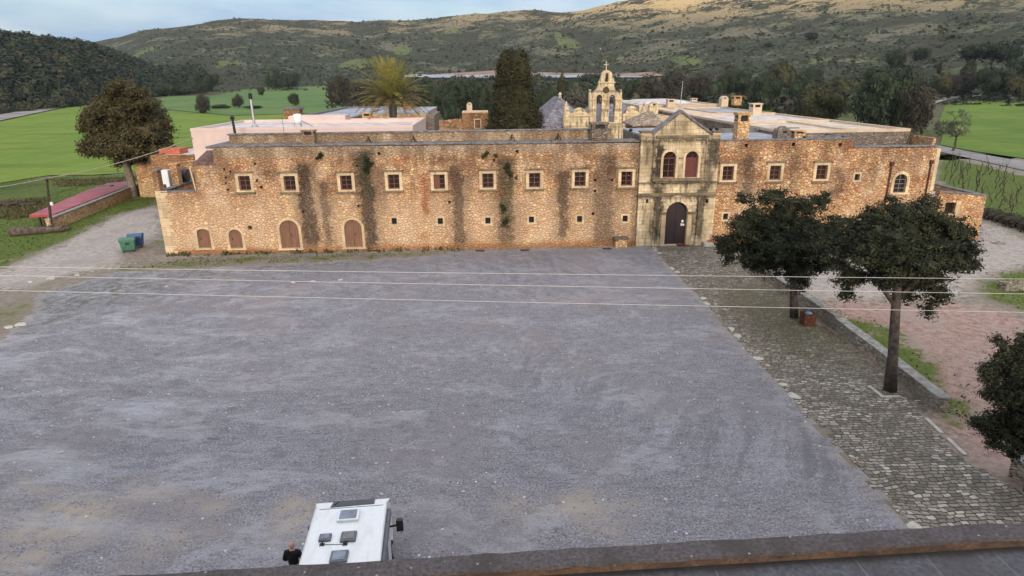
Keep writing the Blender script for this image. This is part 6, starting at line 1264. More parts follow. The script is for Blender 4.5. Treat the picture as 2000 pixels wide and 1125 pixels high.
# low wall along the paved path
wp = [tuple(G(*q)[:2]) for q in [(1466, 528), (1590, 614), (1700, 700), (1828, 806)]]
def low_wall(pts, label, h0, th=.55):
    e = empty('low_stone_wall', (pts[0][0], pts[0][1], 0), label, 'wall'); m, c = MB(), MB()
    for (a, b) in zip(pts[:-1], pts[1:]):
        d = np.array(b)-np.array(a); L = np.linalg.norm(d); d = d/L; nrm = np.array([-d[1], d[0]]); nrm = nrm if nrm[0] > 0 else -nrm
        A, B = np.array(a), np.array(b); q = [A, B, B+nrm*th, A+nrm*th]
        if (q[1]-q[0])[0]*(q[2]-q[1])[1]-(q[1]-q[0])[1]*(q[2]-q[1])[0] < 0: q = [q[1], q[0], q[3], q[2]]
        m.hexa([(*p, -.1) for p in q]+[(*p, h0) for p in q])
        n = max(2, int(L/1.0))
        for k in range(n):
            p0, p1 = A+d*(L*k/n+.008), A+d*(L*(k+1)/n-.008); zz = h0+rr.uniform(.0, .025); o_ = rr.uniform(.0, .04)
            q = [p0-nrm*(.03+o_), p1-nrm*(.03+o_), p1+nrm*(th+.03), p0+nrm*(th+.03)]
            if (q[1]-q[0])[0]*(q[2]-q[1])[1]-(q[1]-q[0])[1]*(q[2]-q[1])[0] < 0: q = [q[1], q[0], q[3], q[2]]
            c.hexa([(*p, h0+.002) for p in q]+[(*p, zz+.09) for p in q])
    m.build('wall', MAT['wall_grey'], e); c.build('capping', MAT['cap_grey'], e, bevel=.015); return e
low_wall(wp, 'long low grey stone wall edging the paved path, running past both spreading cypresses', .74)
a = G(1975, 935); low_wall([(float(a[0]), float(a[1])+.2), (float(a[0])+2.2, float(a[1])-5)], 'stub of low grey stone wall at the lower right edge of the view', .75, .6)
p = G(1612, 640); X, Y = float(p[0]), float(p[1]); tag(MB().box(X+.3, X+1.25, Y-.4, Y+1.1, -.05, .98).build('stone_block', MAT['wall_grey'], None, (X+.7, Y, 0), bevel=.05), 'squat grey stone block set in the low wall beside the rusty bin', 'block')
# row of larger edge stones between lot and path
for i in range(44):
    y = -1.2-i*1.18+rr.uniform(-.25, .25); x = float(np.interp(y, [-57, -42, -20, 0], [15.05, 15.4, 15.75, 15.98]))+rr.uniform(-.12, .12)
    if rr.random() < .2: continue
    b = MB().rock((x, y, .02), (rr.uniform(.14, .28), rr.uniform(.2, .45), .05), rr, .7).build('edge_stone', MAT['pebble'] if rr.random() < .3 else MAT['wall_grey'], None, (x, y, 0))
    tag(b, 'flat irregular kerb stone in the row between gravel lot and cobbled path', 'stone', 'kerb stones along the path')
ce = [tuple(G(*q)[:2]) for q in [(1808, 818), (1850, 857), (1898, 902)]]; m = MB()
for a, b in zip(ce[:-1], ce[1:]):
    a, b = np.array(a), np.array(b); d = b-a; L = np.linalg.norm(d); d /= L; nn = np.array([-d[1], d[0]])
    for k in range(int(L/.7)):
        p0, p1 = a+d*(.7*k+.02), a+d*(.7*k+.68); q = [p0-nn*.09, p1-nn*.09, p1+nn*.09, p0+nn*.09]; m.hexa([(*p, .0) for p in q]+[(*p, .07) for p in q])
tag(m.build('kerb', MAT['pebble'], None, bevel=.012), 'thin pale kerb where the low wall ends at the right of the path', 'kerb')
a = np.array(G(1708, 762)[:2]); m = MB()   # pale frame stones round the tree pit
m.box(19.95, 20.12, -32.5, -31.2, 0, .05).box(20.13, 20.95, -32.5, -32.36, 0, .05); tag(m.build('tree_pit_edging', MAT['pebble'], None, (20, -32, 0)), 'pale stone edging of the pit round the nearer spreading cypress', 'edging')
# rusty bin by the farther cypress
p = G(1573, 634); X, Y = float(p[0])+.1, float(p[1]); e = empty('litter_bin', (X, Y, 0), 'rusty square litter bin with a blue bag under the farther spreading cypress', 'bin')
MB().prism(rect(X-.36, X+.36, Y-.36, Y+.36), .04, .86, 'z', [rect(X-.31, X+.31, Y-.31, Y+.31)]).box(X-.31, X+.31, Y-.31, Y+.31, .05, .1).build('body', MAT['rust'], e, bevel=.015)
MB().rock((X+.02, Y, .80), (.29, .29, .16), rr, .8).build('bin_bag', MAT['blue_bag'], e, smooth=True)
# wheelie bins
def wheelie(px, py, mat, label, rot):
    p = G(px, py); X, Y = float(p[0]), float(p[1]); e = empty('wheelie_bin', (X, Y, 0), label, 'waste container', 'waste containers at the wall corner'); R_ = Matrix.Rotation(rot, 4, 'Z')
    def fin(m, name, mt, par=e, **k):
        m.v = [tuple(R_ @ Vector(v)+Vector((X, Y, 0))) for v in m.v]; return m.build(name, mt, par, **k)
    m = MB().hexa([(-.58, -.42, .2), (.58, -.42, .2), (.58, .42, .2), (-.58, .42, .2), (-.68, -.52, 1.18), (.68, -.52, 1.18), (.68, .52, 1.18), (-.68, .52, 1.18)]); fin(m, 'body', mat, bevel=.05)
    m = MB(); m.box(-.73, .73, -.57, .57, 1.183, 1.24)
    m.prism([(-.55, 1.243), (.55, 1.243), (.50, 1.34), (.2, 1.40), (-.2, 1.40), (-.50, 1.34)], -.68, .68, 'x'); fin(m, 'lid', mat, bevel=.03)
    fin(MB().tube([(-.3, -.62, 1.1), (.3, -.62, 1.1)], .03, 6).tube([(-.74, -.2, 1.08), (-.74, .2, 1.08)], .035, 6).tube([(.74, -.2, 1.08), (.74, .2, 1.08)], .035, 6), 'handle', mat)
    for sx in (-.45, .45):
        for sy in (-.32, .32): fin(MB().tube([(sx-.04, sy, .1), (sx+.04, sy, .1)], .1, 12).tube([(sx, sy, .1), (sx, sy, .22)], .03, 6), 'castor', MAT['black'])
    fin(MB().box(-.2, .2, -.535, -.50, .78, .98), 'badge', MAT['black'])
wheelie(253, 491, MAT['green_plastic'], 'green plastic waste container with domed lid by the left wall corner', .35)
wheelie(268, 483, MAT['blue_plastic'], 'blue plastic waste container half behind the green one', .3)
# red canopy and its retaining wall
zr = 1.5
w0, w2 = np.array(G(102, 452)[:2]), np.array(G(284, 374)[:2]); wd = (w2-w0)/np.linalg.norm(w2-w0); wn_ = np.array([-wd[1], wd[0]]); wl_ = np.linalg.norm(w2-w0)
c0, c1 = w0+wd*2.2+wn_*.62, w2-wd*1.5+wn_*.62
cp_ = [tuple(G(57, 421, zr)[:2]), tuple(c0), tuple(c1)]+[tuple(G(*q, zr)[:2]) for q in [(256, 355), (211, 358), (168, 373)]]
e = empty('red_canopy', (cp_[0][0], cp_[0][1], 0), 'long low canopy with a dusty red sheet roof on timber posts at the far left', 'canopy')
MB().prism(cp_, zr, zr+.06, 'z').build('roof', MAT['red_sheet'], e); 
a, b = np.array(cp_[0]), np.array(cp_[1]); d = (b-a)/np.linalg.norm(b-a); nn = np.array([d[1], -d[0]])
MB().hexa([(*a, zr-.22), (*b, zr-.22), (*(b+nn*.05), zr-.22), (*(a+nn*.05), zr-.22), (*a, zr+.063), (*b, zr+.063), (*(b+nn*.05), zr+.063), (*(a+nn*.05), zr+.063)]).build('fascia', MAT['red_edge'], e)
for t, s_ in ((.28, .5), (.45, .6), (.62, .4), (.85, .5), (.3, 4), (.6, 4.2), (.3, 9), (.6, 9.5)):
    q = a+d*np.linalg.norm(b-a)*t-nn*s_; MB().box(q[0]-.1, q[0]+.1, q[1]-.1, q[1]+.1, 0, zr-.002).build('post', MAT['pole_wood'], e)
p = G(207, 363, zr+.1); MB().box(p[0]-.9, p[0]+.9, p[1]-.5, p[1]+.5, zr+.062, zr+.2).build('roof_hatch', MAT['coping'], e, bevel=.03)
rw_ = [tuple(G(*q)[:2]) for q in [(102, 452), (284, 374)]]
e = empty('retaining_wall', (rw_[0][0], rw_[0][1], 0), 'low rubble wall with a pale grey coping in front of the red canopy', 'wall'); m, c = MB(), MB()
for a, b in zip(rw_[:-1], rw_[1:]):
    a, b = np.array(a), np.array(b); d = (b-a)/np.linalg.norm(b-a); nn = np.array([-d[1], d[0]])
    m.hexa([(*a, -.1), (*b, -.1), (*(b+nn*.45), -.1), (*(a+nn*.45), -.1), (*a, 1.33), (*b, 1.33), (*(b+nn*.45), 1.33), (*(a+nn*.45), 1.33)]); c.hexa([(*(a-nn*.08), 1.332), (*(b-nn*.08), 1.332), (*(b+nn*.53), 1.332), (*(a+nn*.53), 1.332), (*(a-nn*.08), 1.47), (*(b-nn*.08), 1.47), (*(b+nn*.53), 1.47), (*(a+nn*.53), 1.47)])
m.build('wall', MAT['rubble_tan'], e); c.build('coping', MAT['cap_grey'], e)
p = G(62, 458); lg = MB(); X, Y = float(p[0]), float(p[1]); lg.tube([(X-1.9, Y-.6, .45), (X-.6, Y-.1, .42), (X+.8, Y+.4, .36), (X+2.3, Y+1.0, .3), (X+3.4, Y+1.5, .35)], [.52, .46, .40, .32, .2], 10); lg.tube([(X+1.2, Y+.5, .5), (X+2.0, Y+1.4, 1.0)], [.16, .08], 7); lg.tube([(X+2.6, Y+1.1, .4), (X+3.3, Y+.6, .9)], [.14, .06], 7)
tag(lg.build('fallen_log', MAT['log'], None, (X, Y, 0), smooth=True), 'thick old log lying in the grass below the red canopy', 'log')
p = G(20, 404); X, Y = float(p[0]), float(p[1]); m = MB()
for k in range(16):
    a = rr.uniform(-.5, .5); q = Vector((X+rr.uniform(-2.5, 2.5), Y+rr.uniform(-1, 1), .15+.5*rr.random())); d = Vector((math.cos(a), math.sin(a), rr.uniform(-.1, .1)))*rr.uniform(1, 2); m.tube([q-d, q+d], [.17, .12], 7)
tag(m.build('timber_pile', MAT['pole_wood'], None, (X, Y, 0)), 'dark untidy pile of old timber in the grass at the left edge', 'timber pile')
# pole with its cable
p = G(101, 451); X, Y = float(p[0]), float(p[1]); topz = float(F(91, 346, Y)[2]); tx = float(F(91, 346, Y)[0])
e = empty('utility_pole', (X, Y, 0), 'leaning dark timber pole in front of the red canopy', 'pole'); MB().tube([(X, Y, -.2), ((X+tx)/2, Y, topz/2), (tx, Y, topz)], [.16, .14, .11], 8).build('shaft', MAT['pole_wood'], e)
MB().box(tx-.12, tx+.12, Y-.14, Y+.02, topz-.5, topz-.25).build('insulator', MAT['iron'], e); q = F(100, 395, Y); MB().box(q[0]+.02, q[0]+.28, Y-.3, Y-.1, q[2]-.3, q[2]+.05).build('meter_box', MAT['white'], e)
def cable(pts, r, mat, label):
    P = []; 
    for (a, b, sag) in pts:
        a, b = np.array(a, float), np.array(b, float)
        for k in range(24):
            t = k/23; q = a+(b-a)*t; q[2] -= sag*4*t*(1-t); P.append(q)
    return tag(MB().tube(P, r, 5).build('overhead_cable', mat, None, P[0]), label, 'cable')
q = F(376, 270, 10.8); l0 = F(-60, 372, Y+2)
cable([((float(l0[0]), Y+2, float(l0[2])), (tx, Y-.1, topz-.1), .15), ((tx, Y-.1, topz-.1), (float(q[0]), 10.9, float(q[2])), .45)], .05, MAT['cable_dark'], 'grey cable rising from the leaning pole past the round cypress to the pink building')
for (ya, yb, yc), lab in (((521, 533, 545), 'topmost of the three pale cables crossing the lot'), ((538, 557, 574), 'middle one of the three pale cables crossing the lot'), ((567, 590, 610), 'lowest of the three pale cables crossing the lot')):
    a, b, c = F(0, ya, -45), F(1000, yb, -45), F(2000, yc, -45); A_, B_ = c+(c-a)*1.2, a-(c-a)*1.2; mid = (a[2]+c[2])/2-b[2]
    pts = []
    for k in range(60):
        t = -1.2+3.4*k/59; q = a+(c-a)*t; q[2] -= 4*max(mid, .02)*t*(1-t); pts.append(q)
    tag(MB().tube(pts, .0065, 5).build('overhead_cable', MAT['cable'], None, pts[0]), lab, 'cable', 'cables over the lot')
# things at the foot of the facade
p = G(1211, 480); X = float(p[0]); e = empty('stone_bench', (X, -.6, 0), 'small rubble stone bench block against the facade left of the gatehouse', 'bench')
MB().box(X-.6, X+.55, -.95, -.02, -.1, .82).build('base', MAT['rubble_tan'], e, bevel=.04); MB().box(X-.72, X+.66, -1.05, -.021, .822, .96).build('slab', MAT['dark_trim'], e, bevel=.03)
for px, py, lab in ((1025, 489, 'rusty drain cover on the gravel third from the left'), (938, 490, 'rusty drain cover under the middle of the facade'), (734, 489, 'rusty drain cover near the second large arched door'), (1186, 486, 'rusty drain cover beside the small stone bench')):
    p = G(px, py); X, Y = float(p[0]), float(p[1]); m = MB().box(X-.42, X+.42, Y-.3, Y+.3, .0, .03)
    for k in range(6): m.box(X-.36+k*.125, X-.30+k*.125, Y-.24, Y+.24, .031, .04)
    tag(m.build('drain_cover', MAT['rust'], None, (X, Y, 0)), lab, 'drain cover', 'drain covers at the facade foot')
p = G(1333, 479); X, Y = float(p[0]), float(p[1]); m = MB().box(X-.62, X+.62, Y-.42, Y+.42, .013, .04); m.box(X-.58, X+.58, Y-.38, Y+.38, .0405, .046); tag(m.build('doormat', MAT['red_sash'], None, (X, Y, 0), bevel=.008), 'dark red doormat in front of the arched portal', 'doormat')
p = G(1392, 480); X, Y = float(p[0]), float(p[1])
e = empty('slab_stack', (X, Y, 0), 'pale stack of paving slabs right of the portal', 'slab stack')
for k in range(4): MB().box(X-1.0+rr.uniform(-.08, .08), X+.9+rr.uniform(-.08, .08), Y-.45, Y+.5, .02+.09*k, .10+.09*k).build('slab', MAT['pebble'], e, bevel=.01)
p = G(1392, 470); X, Y = float(p[0]), -.5
m = MB(); m.rock((X-.1, Y, .45), (1.0, .45, .35), rr); m.hexa([(X-1.1, Y-.4, .38), (X+.6, Y-.5, .42), (X+.9, Y+.3, .62), (X-.8, Y+.35, .6), (X-1.0, Y-.35, .5), (X+.6, Y-.42, .56), (X+.8, Y+.3, .75), (X-.7, Y+.3, .72)]); tag(m.build('red_tarpaulin', MAT['terracotta'], None, (X, Y, 0)), 'crumpled terracotta-red tarpaulin heap behind the pale slab stack', 'tarpaulin')
p = G(1410, 472); X, Y = float(p[0])+.1, float(p[1]); e = empty('cement_mixer', (X, Y, 0), 'grey drum mixer on a stand at the wall behind the farther spreading cypress', 'mixer')
d = MB().lathe([(.12, -.35), (.38, -.2), (.42, .1), (.25, .42), (.22, .42), (.3, .1)], (0, 0, 0), 12); R_ = Matrix.Translation((X, Y, 1.0)) @ Matrix.Rotation(.9, 4, 'Y'); d.v = [tuple(R_ @ Vector(v)) for v in d.v]; d.build('drum', MAT['steel'], e, smooth=True)
MB().tube([(X-.4, Y-.3, 0), (X, Y, .9), (X+.4, Y-.3, 0)], .04, 6).tube([(X-.4, Y+.3, 0), (X, Y, .9), (X+.4, Y+.3, 0)], .04, 6).tube([(X-.5, Y-.35, .2), (X-.5, Y+.35, .2)], .2, 12).build('frame', MAT['iron'], e)
p = G(1412, 478); X, Y = float(p[0]), float(p[1]); e = empty('bucket', (X, Y, 0), 'white plastic bucket in front of the grey drum mixer', 'bucket'); MB().lathe([(.15, 0), (.19, .36), (.2, .38), (.18, .37), (.14, .05)], (X, Y, .02), 14).build('tub', MAT['white'], e); MB().tube([(X-.19, Y, .36), (X-.12, Y, .5), (X+.12, Y, .5), (X+.19, Y, .36)], .01, 5).build('handle', MAT['steel'], e)
# courtyard corner: white heater box and black tank on the terrace
p = F(322, 352, 4.6); X = float(p[0]); e = empty('heater_cabinet', (X, 4.6, 4.3), 'white metal cabinet between the pillars of the corner terrace', 'cabinet'); zt = float(F(322, 332, 4.6)[2]); MB().box(X-.55, X+.55, 4.3, 5.2, 4.31, zt).build('body', MAT['white'], e, bevel=.03); MB().box(X-.06, X+.2, 4.28, 4.299, 5.2, 6.2).build('vent', MAT['black'], e)
p = F(354, 342, 6.2); X = float(p[0]); t = MB().lathe([(.2, -.75), (.62, -.7), (.66, -.4), (.61, -.35), (.66, -.3), (.66, .0), (.61, .05), (.66, .1), (.66, .4), (.61, .45), (.64, .7), (.2, .75)], (0, 0, 0), 16); R_ = Matrix.Translation((X, 6.2, float(p[2]))) @ Matrix.Rotation(math.pi/2, 4, 'Y'); t.v = [tuple(R_ @ Vector(v)) for v in t.v]; t.box(X-.6, X+.6, 5.8, 6.6, 4.31, float(p[2])-.5)
tag(t.build('water_tank', MAT['black'], None, (X, 6.2, 4.31)), 'ribbed black water tank lying on the corner terrace', 'water tank')
# stones strewn over the lot
spots = [(612, 550, .22), (572, 552, .18), (665, 547, .2), (575, 553, .12), (760, 640, .1), (790, 637, .1), (1045, 716, .1), (118, 884, .14), (228, 935, .1), (420, 935, .09), (40, 636, .4), (18, 640, .3), (735, 905, .09), (905, 960, .08), (1300, 975, .07), (1415, 978, .07), (1400, 968, .06), (745, 965, .09), (690, 895, .08), (390, 635, .1), (325, 560, .12), (420, 567, .1), (100, 545, .35), (60, 552, .3), (150, 538, .25), (1240, 1008, .08), (880, 850, .06), (560, 812, .07), (650, 790, .07), (720, 770, .06), (330, 770, .08), (250, 820, .08)]
for px, py, r in spots:
    p = G(px, py); tag(MB().rock((p[0], p[1], r*.12), (r, r*.75, r*.45), rr).build('loose_stone', MAT['pebble'] if r != .1 else MAT['wall_grey'], None, (p[0], p[1], 0)), 'loose pale stone lying on the gravel lot', 'stone', 'loose stones on the lot')
for px, py, w, d_, lab in ((1985, 565, 2.4, .8, 'low grey stone trough in the grass at the right edge'),):
    p = G(px, py); X, Y = float(p[0]), float(p[1]); tag(MB().prism(rect(X-w/2, X+w/2+1, Y-d_/2, Y+d_/2), 0, .55, 'z', [rect(X-w/2+.15, X+w/2+.85, Y-d_/2+.15, Y+d_/2-.15)]).box(X-w/2+.15, X+w/2+.85, Y-d_/2+.15, Y+d_/2-.15, .01, .2).build('stone_trough', MAT['wall_grey'], None, (X, Y, 0), bevel=.03), lab, 'trough')
p = G(1950, 475); tag(MB().lathe([(.62, 0), (.62, .05), (.1, .08)], (p[0], p[1], 0), 20).build('manhole_cover', MAT['wall_grey'], None, (p[0], p[1], 0)), 'round grey manhole cover on the pale gravel beside the annex', 'manhole cover')
# ------------------------------------------------------------------ motorhome
a, b = G(622, 986, 2.85), G(756, 975, 2.85); c, d = G(587, 1092, 2.88), G(745, 1082, 2.88)
fr = (a+b)/2; bk_ = (c+d)/2; hd = (fr-bk_)[:2]; hd /= np.linalg.norm(hd); rt = np.array([hd[1], -hd[0]]); VW = 1.12
org = fr[:2]-hd*2.55
mh = empty('motorhome', (org[0], org[1], 0), 'white motorhome seen from behind and above, parked at the roof parapet', 'motorhome')
def MHW(m):
    m.v = [(org[0]+rt[0]*x+hd[0]*y, org[1]+rt[1]*x+hd[1]*y, z) for x, y, z in m.v]; return m
def loc(px, py, z=2.9):
    q = G(px, py, z)[:2]-org; return float(q @ rt), float(q @ hd)
def mhb(m, name, mat, parent=mh, **k): return MHW(m).build(name, mat, parent, **k)
prof = [(-3.4, .5), (-3.4, 2.7), (-3.25, 2.88), (2.25, 2.9), (2.62, 2.84), (3.0, 2.5), (3.05, 2.25), (2.4, 2.02), (2.2, .5)]
body = mhb(MB().prism(prof[::-1], -VW, VW, 'x'), 'body', MAT['white'], bevel=.2, seg=5)
cabp = [(2.0, .42), (2.0, 2.06), (2.45, 2.04), (3.35, 1.35), (3.95, 1.12), (4.1, .85), (4.1, .42)]
cab = mhb(MB().prism(cabp[::-1], -.99, .99, 'x'), 'cab', MAT['white'], bevel=.08, seg=3)
mhb(MB().hexa([(-.86, 2.62, 1.93), (.86, 2.62, 1.93), (.86, 3.32, 1.39), (-.86, 3.32, 1.39), (-.86, 2.64, 1.96), (.86, 2.64, 1.96), (.86, 3.34, 1.42), (-.86, 3.34, 1.42)][::1]), 'windscreen', MAT['tint'], cab)
for s_ in (-1, 1):
    mhb(MB().box(min(s_*.985, s_*1.005), max(s_*.985, s_*1.005), 2.25, 3.05, 1.35, 1.85), 'side_glass', MAT['tint'], cab)
    mhb(MB().box(s_*.72-.2, s_*.72+.2, 4.06, 4.125, .74, .92), 'headlight', MAT['lamp'], cab, bevel=.02)
    mm = MB(); mm.tube([(s_*1.0, 2.75, 1.62), (s_*1.32, 2.72, 1.7)], .035, 6); mr = mhb(mm, 'wing_mirror', MAT['black']); mhb(MB().hexa([(s_*1.42-.12, 2.62, 1.5), (s_*1.42+.12, 2.62, 1.5), (s_*1.42+.1, 2.82, 1.52), (s_*1.42-.1, 2.82, 1.52), (s_*1.42-.12, 2.6, 1.95), (s_*1.42+.12, 2.6, 1.95), (s_*1.42+.1, 2.82, 1.92), (s_*1.42-.1, 2.82, 1.92)]), 'mirror_housing', MAT['black'], mr, bevel=.03)
    mhb(MB().box(min(s_*1.1, s_*1.135), max(s_*1.1, s_*1.135), -1.6, -.7, 1.45, 2.0), 'side_window', MAT['tint'], bevel=.01); mhb(MB().box(min(s_*1.1, s_*1.135), max(s_*1.1, s_*1.135), .6, 1.5, 1.45, 2.0), 'side_window', MAT['tint'], bevel=.01)
    mhb(MB().box(s_*.95-.09, s_*.95+.09, -3.44, -3.38, .75, 1.3), 'tail_light', MAT['redlens'], bevel=.02)
    for y in (3.15, -1.9):
        w = mhb(MB().tube([(s_*.80, y, .34), (s_*1.06, y, .34)], .34, 22), 'wheel', MAT['tyre'], bevel=.03); mhb(MB().tube([(s_*1.061, y, .34), (s_*1.075, y, .34)], .21, 16), 'rim', MAT['alloy'], w)
mhb(MB().box(-.28, .28, -3.43, -3.398, .62, .74), 'number_plate', MAT['paper']); mhb(MB().box(-.7, .7, -3.43, -3.39, 1.6, 2.2), 'rear_window', MAT['tint'], bevel=.02)
mhb(MB().box(1.115, 1.24, -2.6, 2.2, 2.55, 2.78), 'awning', MAT['cargrey'], bevel=.03)
mhb(MB().box(1.115, 1.14, -.5, .2, .55, 2.35), 'door', MAT['white'], bevel=.01)
mhb(MB().box(-1.15, -1.117, -3.2, 2.1, .52, .72).box(1.117, 1.15, -3.2, 2.1, .52, .72), 'skirt', MAT['cargrey'])
for y in (2.2, -.6): mhb(MB().box(-1.0, 1.0, y, y+.02, 2.885, 2.908), 'roof_seam', MAT['cargrey'])
# panoramic window let into the sloping front cap
(xa1, ya1), (xa3, ya3) = loc(647, 988, 2.87), loc(730, 986, 2.87)
pw = [(xa1, 2.28), (xa3+.02, 2.3), (xa3+.02, 2.62), (xa3-.05, 2.74), (xa1+.24, 2.72)]; 
zz = lambda y: float(np.interp(y, [2.25, 2.62, 3.0], [2.9, 2.84, 2.5]))
m = MB(); n_ = 10; top_, bot_ = [], []
for k in range(n_+1):
    x = xa1+(xa3-xa1)*k/n_; y0 = 2.27+.05*(k/n_); y1 = min(2.94, y0+.50*min(1, (k+.6)/2.6)*min(1, (n_-k+1.6)/2.2)); top_.append((x+.02*(k == n_), y0, zz(y0)+.022)); bot_.append((x+.10*(1-k/n_), y1, zz(y1)+.02))
ymid = [((t[0]+b_[0])/2, 2.62, zz(2.62)+.03) for t, b_ in zip(top_, bot_)]
vs_ = top_+ymid+bot_; k1 = n_+1; m.add(vs_, [(i, i+1, k1+i+1, k1+i) for i in range(n_)]+[(k1+i, k1+i+1, 2*k1+i+1, 2*k1+i) for i in range(n_)]); o_ = mhb(m, 'panoramic_window', MAT['tint']); so = o_.modifiers.new('thick', 'SOLIDIFY'); so.thickness = .03
def hatch(px0, px1, py0, py1, mat, frame, name, h=.07):
    q = [loc(px0, py1, 2.93), loc(px1, py0, 2.93)]; x0, x1 = sorted((q[0][0], q[1][0])); y0, y1 = sorted((q[0][1], q[1][1]))
    hh = mhb(MB().box(x0, x1, y0, y1, 2.88, 2.90+h), name, frame, bevel=.035, seg=3); mhb(MB().box(x0+.07, x1-.07, y0+.06, y1-.06, 2.9+h-.004, 2.9+h+.012), 'pane', mat, hh, bevel=.01)
hatch(657, 704, 995, 1020, MAT['skylight'], MAT['white'], 'skylight', .09); hatch(621, 649, 1042, 1058, MAT['skylight'], MAT['cargrey'], 'roof_hatch'); hatch(663, 698, 1037, 1059, MAT['smoke'], MAT['cargrey'], 'roof_hatch'); hatch(642, 682, 1074, 1100, MAT['skylight'], MAT['cargrey'], 'roof_hatch')
for px, py in ((629, 1064), (674, 1063)):
    x, y = loc(px, py); mhb(MB().box(x-.07, x+.07, y-.05, y+.05, 2.885, 2.92).tube([(x, y, 2.9), (x+.01, y+.02, 3.0)], .028, 6), 'cable_gland', MAT['black'])
mhb(MB().tube([(loc(629, 1064)[0], loc(629, 1064)[1], 2.9), (loc(674, 1063)[0], loc(674, 1063)[1], 2.9)], .012, 5), 'roof_cable', MAT['cargrey'])
# ------------------------------------------------------------------ person by the motorhome
def skin_mesh(name, nodes, edges, mat, parent, origin, lev=2, smooth=True):
    me = bpy.data.meshes.new(name); o0 = Vector(origin)
    me.from_pydata([tuple(Vector(p)-o0) for p, r in nodes], edges, []); o = link(name, me, parent, origin); me.materials.append(mat)
    o.modifiers.new('skin', 'SKIN'); sv = me.skin_vertices[0].data
    for i, (p, r) in enumerate(nodes): sv[i].radius = (r, r) if not hasattr(r, '__len__') else r
    sv[0].use_root = True; s_ = o.modifiers.new('subdiv', 'SUBSURF'); s_.levels = lev; s_.render_levels = lev
    return o
q = G(569, 1061, 1.74); PX, PY = float(q[0]), float(q[1])-.02
pe = empty('person', (PX, PY, 0), 'bald person in a black jacket standing beside the left side of the motorhome', 'person')
def B_(x, y, z): return (PX+x, PY+y, z)
nod = [(B_(0, 0, .95), (.16, .12)), (B_(0, .0, 1.12), (.14, .11)), (B_(0, .01, 1.32), (.17, .12)), (B_(0, 0, 1.44), (.11, .09)), (B_(0, .01, 1.52), .058), (B_(0, .03, 1.58), .056)]
ed = [(0, 1), (1, 2), (2, 3), (3, 4), (4, 5)]
for s_ in (-1, 1):
    i = len(nod); nod += [(B_(s_*.10, 0, .88), .095), (B_(s_*.11, .01, .5), .06), (B_(s_*.11, -.01, .1), .042), (B_(s_*.12, .14, .045), .036)]; ed += [(0, i), (i, i+1), (i+1, i+2), (i+2, i+3)]
    j = len(nod); nod += [(B_(s_*.19, 0, 1.42), .062), (B_(s_*.27, .0, 1.15), .046), (B_(s_*.25, .17, .98), .036), (B_(s_*.235, .24, .955), .034), (B_(s_*.225, .29, .94), (.038, .02))]; ed += [(3, j), (j, j+1), (j+1, j+2), (j+2, j+3), (j+3, j+4)]
    for f_, (dx, L) in enumerate(((-.027, .075), (-.009, .085), (.010, .08), (.027, .062))):
        k = len(nod); nod += [(B_(s_*(.225+dx), .325, .93), .009), (B_(s_*(.225+dx), .325+L*.5, .915), .0085), (B_(s_*(.222+dx*.9), .325+L*.85, .885), .0075)]; ed += [(j+4, k), (k, k+1), (k+1, k+2)]
    k = len(nod); nod += [(B_(s_*.185, .27, .95), .011), (B_(s_*.17, .31, .935), .009)]; ed += [(j+3, k), (k, k+1)]
skin_mesh('body', nod, ed, MAT['skin'], pe, B_(0, 0, .95), 2)
bm = bmesh.new(); bmesh.ops.create_uvsphere(bm, u_segments=24, v_segments=18, radius=1); hv = []
for v in bm.verts:
    x, y, z = v.co; w = 1-.16*max(0, -z)
    X_, Y_, Z_ = x*.077*w, y*.098*(1-.08*max(0, -z)), z*.122
    if y > .55: 
        nose = math.exp(-((x/.2)**2+((z+.12)/.26)**2)); Y_ += .022*nose; Y_ -= .010*math.exp(-(((abs(x)-.38)/.18)**2+((z-.08)/.14)**2)); Y_ -= .006*math.exp(-((x/.3)**2+((z+.52)/.06)**2))
    hv.append(B_(X_, Y_+.03, Z_+1.645))
hm = MB(); hm.add(hv, [tuple(v.index for v in f.verts) for f in bm.faces]); bm.free()
for s_ in (-1, 1): hm.rock(B_(s_*.08, .02, 1.64), (.012, .024, .034), rr, 1)
hh = hm.build('head', MAT['skin'], pe, smooth=True)
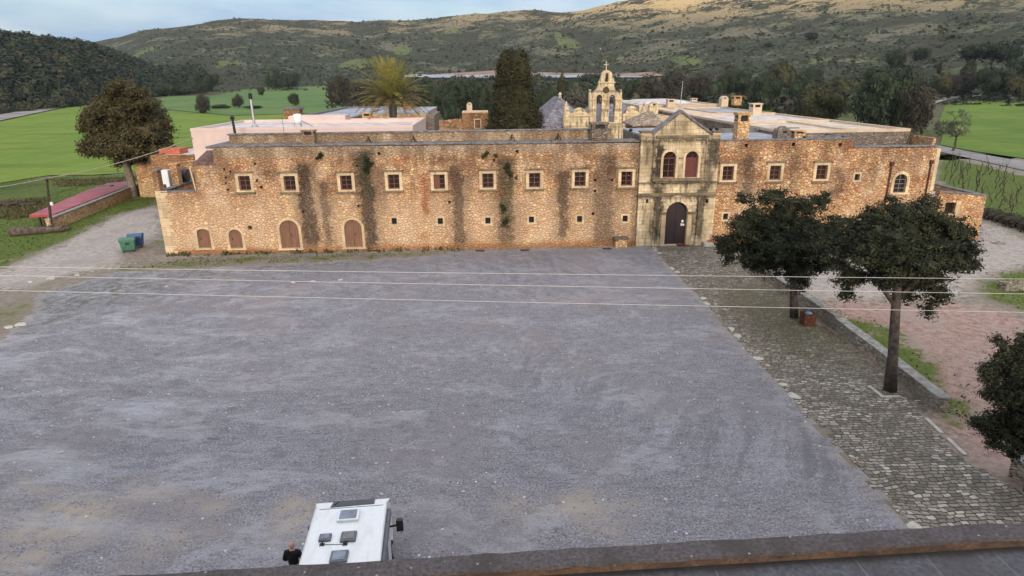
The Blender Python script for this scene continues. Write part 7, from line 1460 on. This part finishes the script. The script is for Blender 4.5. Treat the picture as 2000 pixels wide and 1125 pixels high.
for s_ in (-1, 1): MB().lathe([(.002, -.009), (.011, 0), (.002, .009)], B_(s_*.031, .112, 1.655), 8).build('eye', MAT['black'], hh)
jn = [(B_(0, 0, .80), (.185, .14)), (B_(0, 0, 1.1), (.175, .135)), (B_(0, .0, 1.3), (.21, .145)), (B_(0, -.01, 1.43), (.15, .11)), (B_(0, .0, 1.515), .074)]; je = [(0, 1), (1, 2), (2, 3), (3, 4)]
for s_ in (-1, 1):
    j = len(jn); jn += [(B_(s_*.205, -.005, 1.415), .086), (B_(s_*.285, -.005, 1.15), .068), (B_(s_*.26, .16, .985), .052)]; je += [(3, j), (j, j+1), (j+1, j+2)]
skin_mesh('jacket', jn, je, MAT['jacket'], pe, B_(0, 0, .9), 2)
tn = [(B_(0, 0, .93), (.175, .13))]; te = []
for s_ in (-1, 1):
    i = len(tn); tn += [(B_(s_*.105, 0, .82), .105), (B_(s_*.115, .005, .5), .078), (B_(s_*.115, -.01, .09), .066)]; te += [(0, i), (i, i+1), (i+1, i+2)]
skin_mesh('trousers', tn, te, MAT['trousers'], pe, B_(0, 0, .9), 2)
for s_ in (-1, 1): MB().hexa([B_(s_*.12-.05, -.08, .0), B_(s_*.12+.05, -.08, .0), B_(s_*.125+.045, .2, .0), B_(s_*.125-.045, .2, .0), B_(s_*.12-.045, -.07, .1), B_(s_*.12+.045, -.07, .1), B_(s_*.125+.035, .18, .05), B_(s_*.125-.035, .18, .05)]).build('shoe', MAT['black'], pe, bevel=.015)

# ------------------------------------------------------------------ thin valley air
hz = bpy.data.materials.new('valley_haze'); hz.use_nodes = True; ht = hz.node_tree; ht.nodes.clear()
pv = ht.nodes.new('ShaderNodeVolumePrincipled'); pv.inputs['Color'].default_value = (.82, .89, 1, 1); pv.inputs['Density'].default_value = .00006; pv.inputs['Anisotropy'].default_value = .2
ht.links.new(pv.outputs[0], ht.nodes.new('ShaderNodeOutputMaterial').inputs['Volume'])
tag(MB().box(-2700, 2700, -2700, 2700, -2, 330).build('haze', hz), kind='stuff')
scene.cycles.volume_bounces = 0; scene.cycles.volume_step_rate = 1
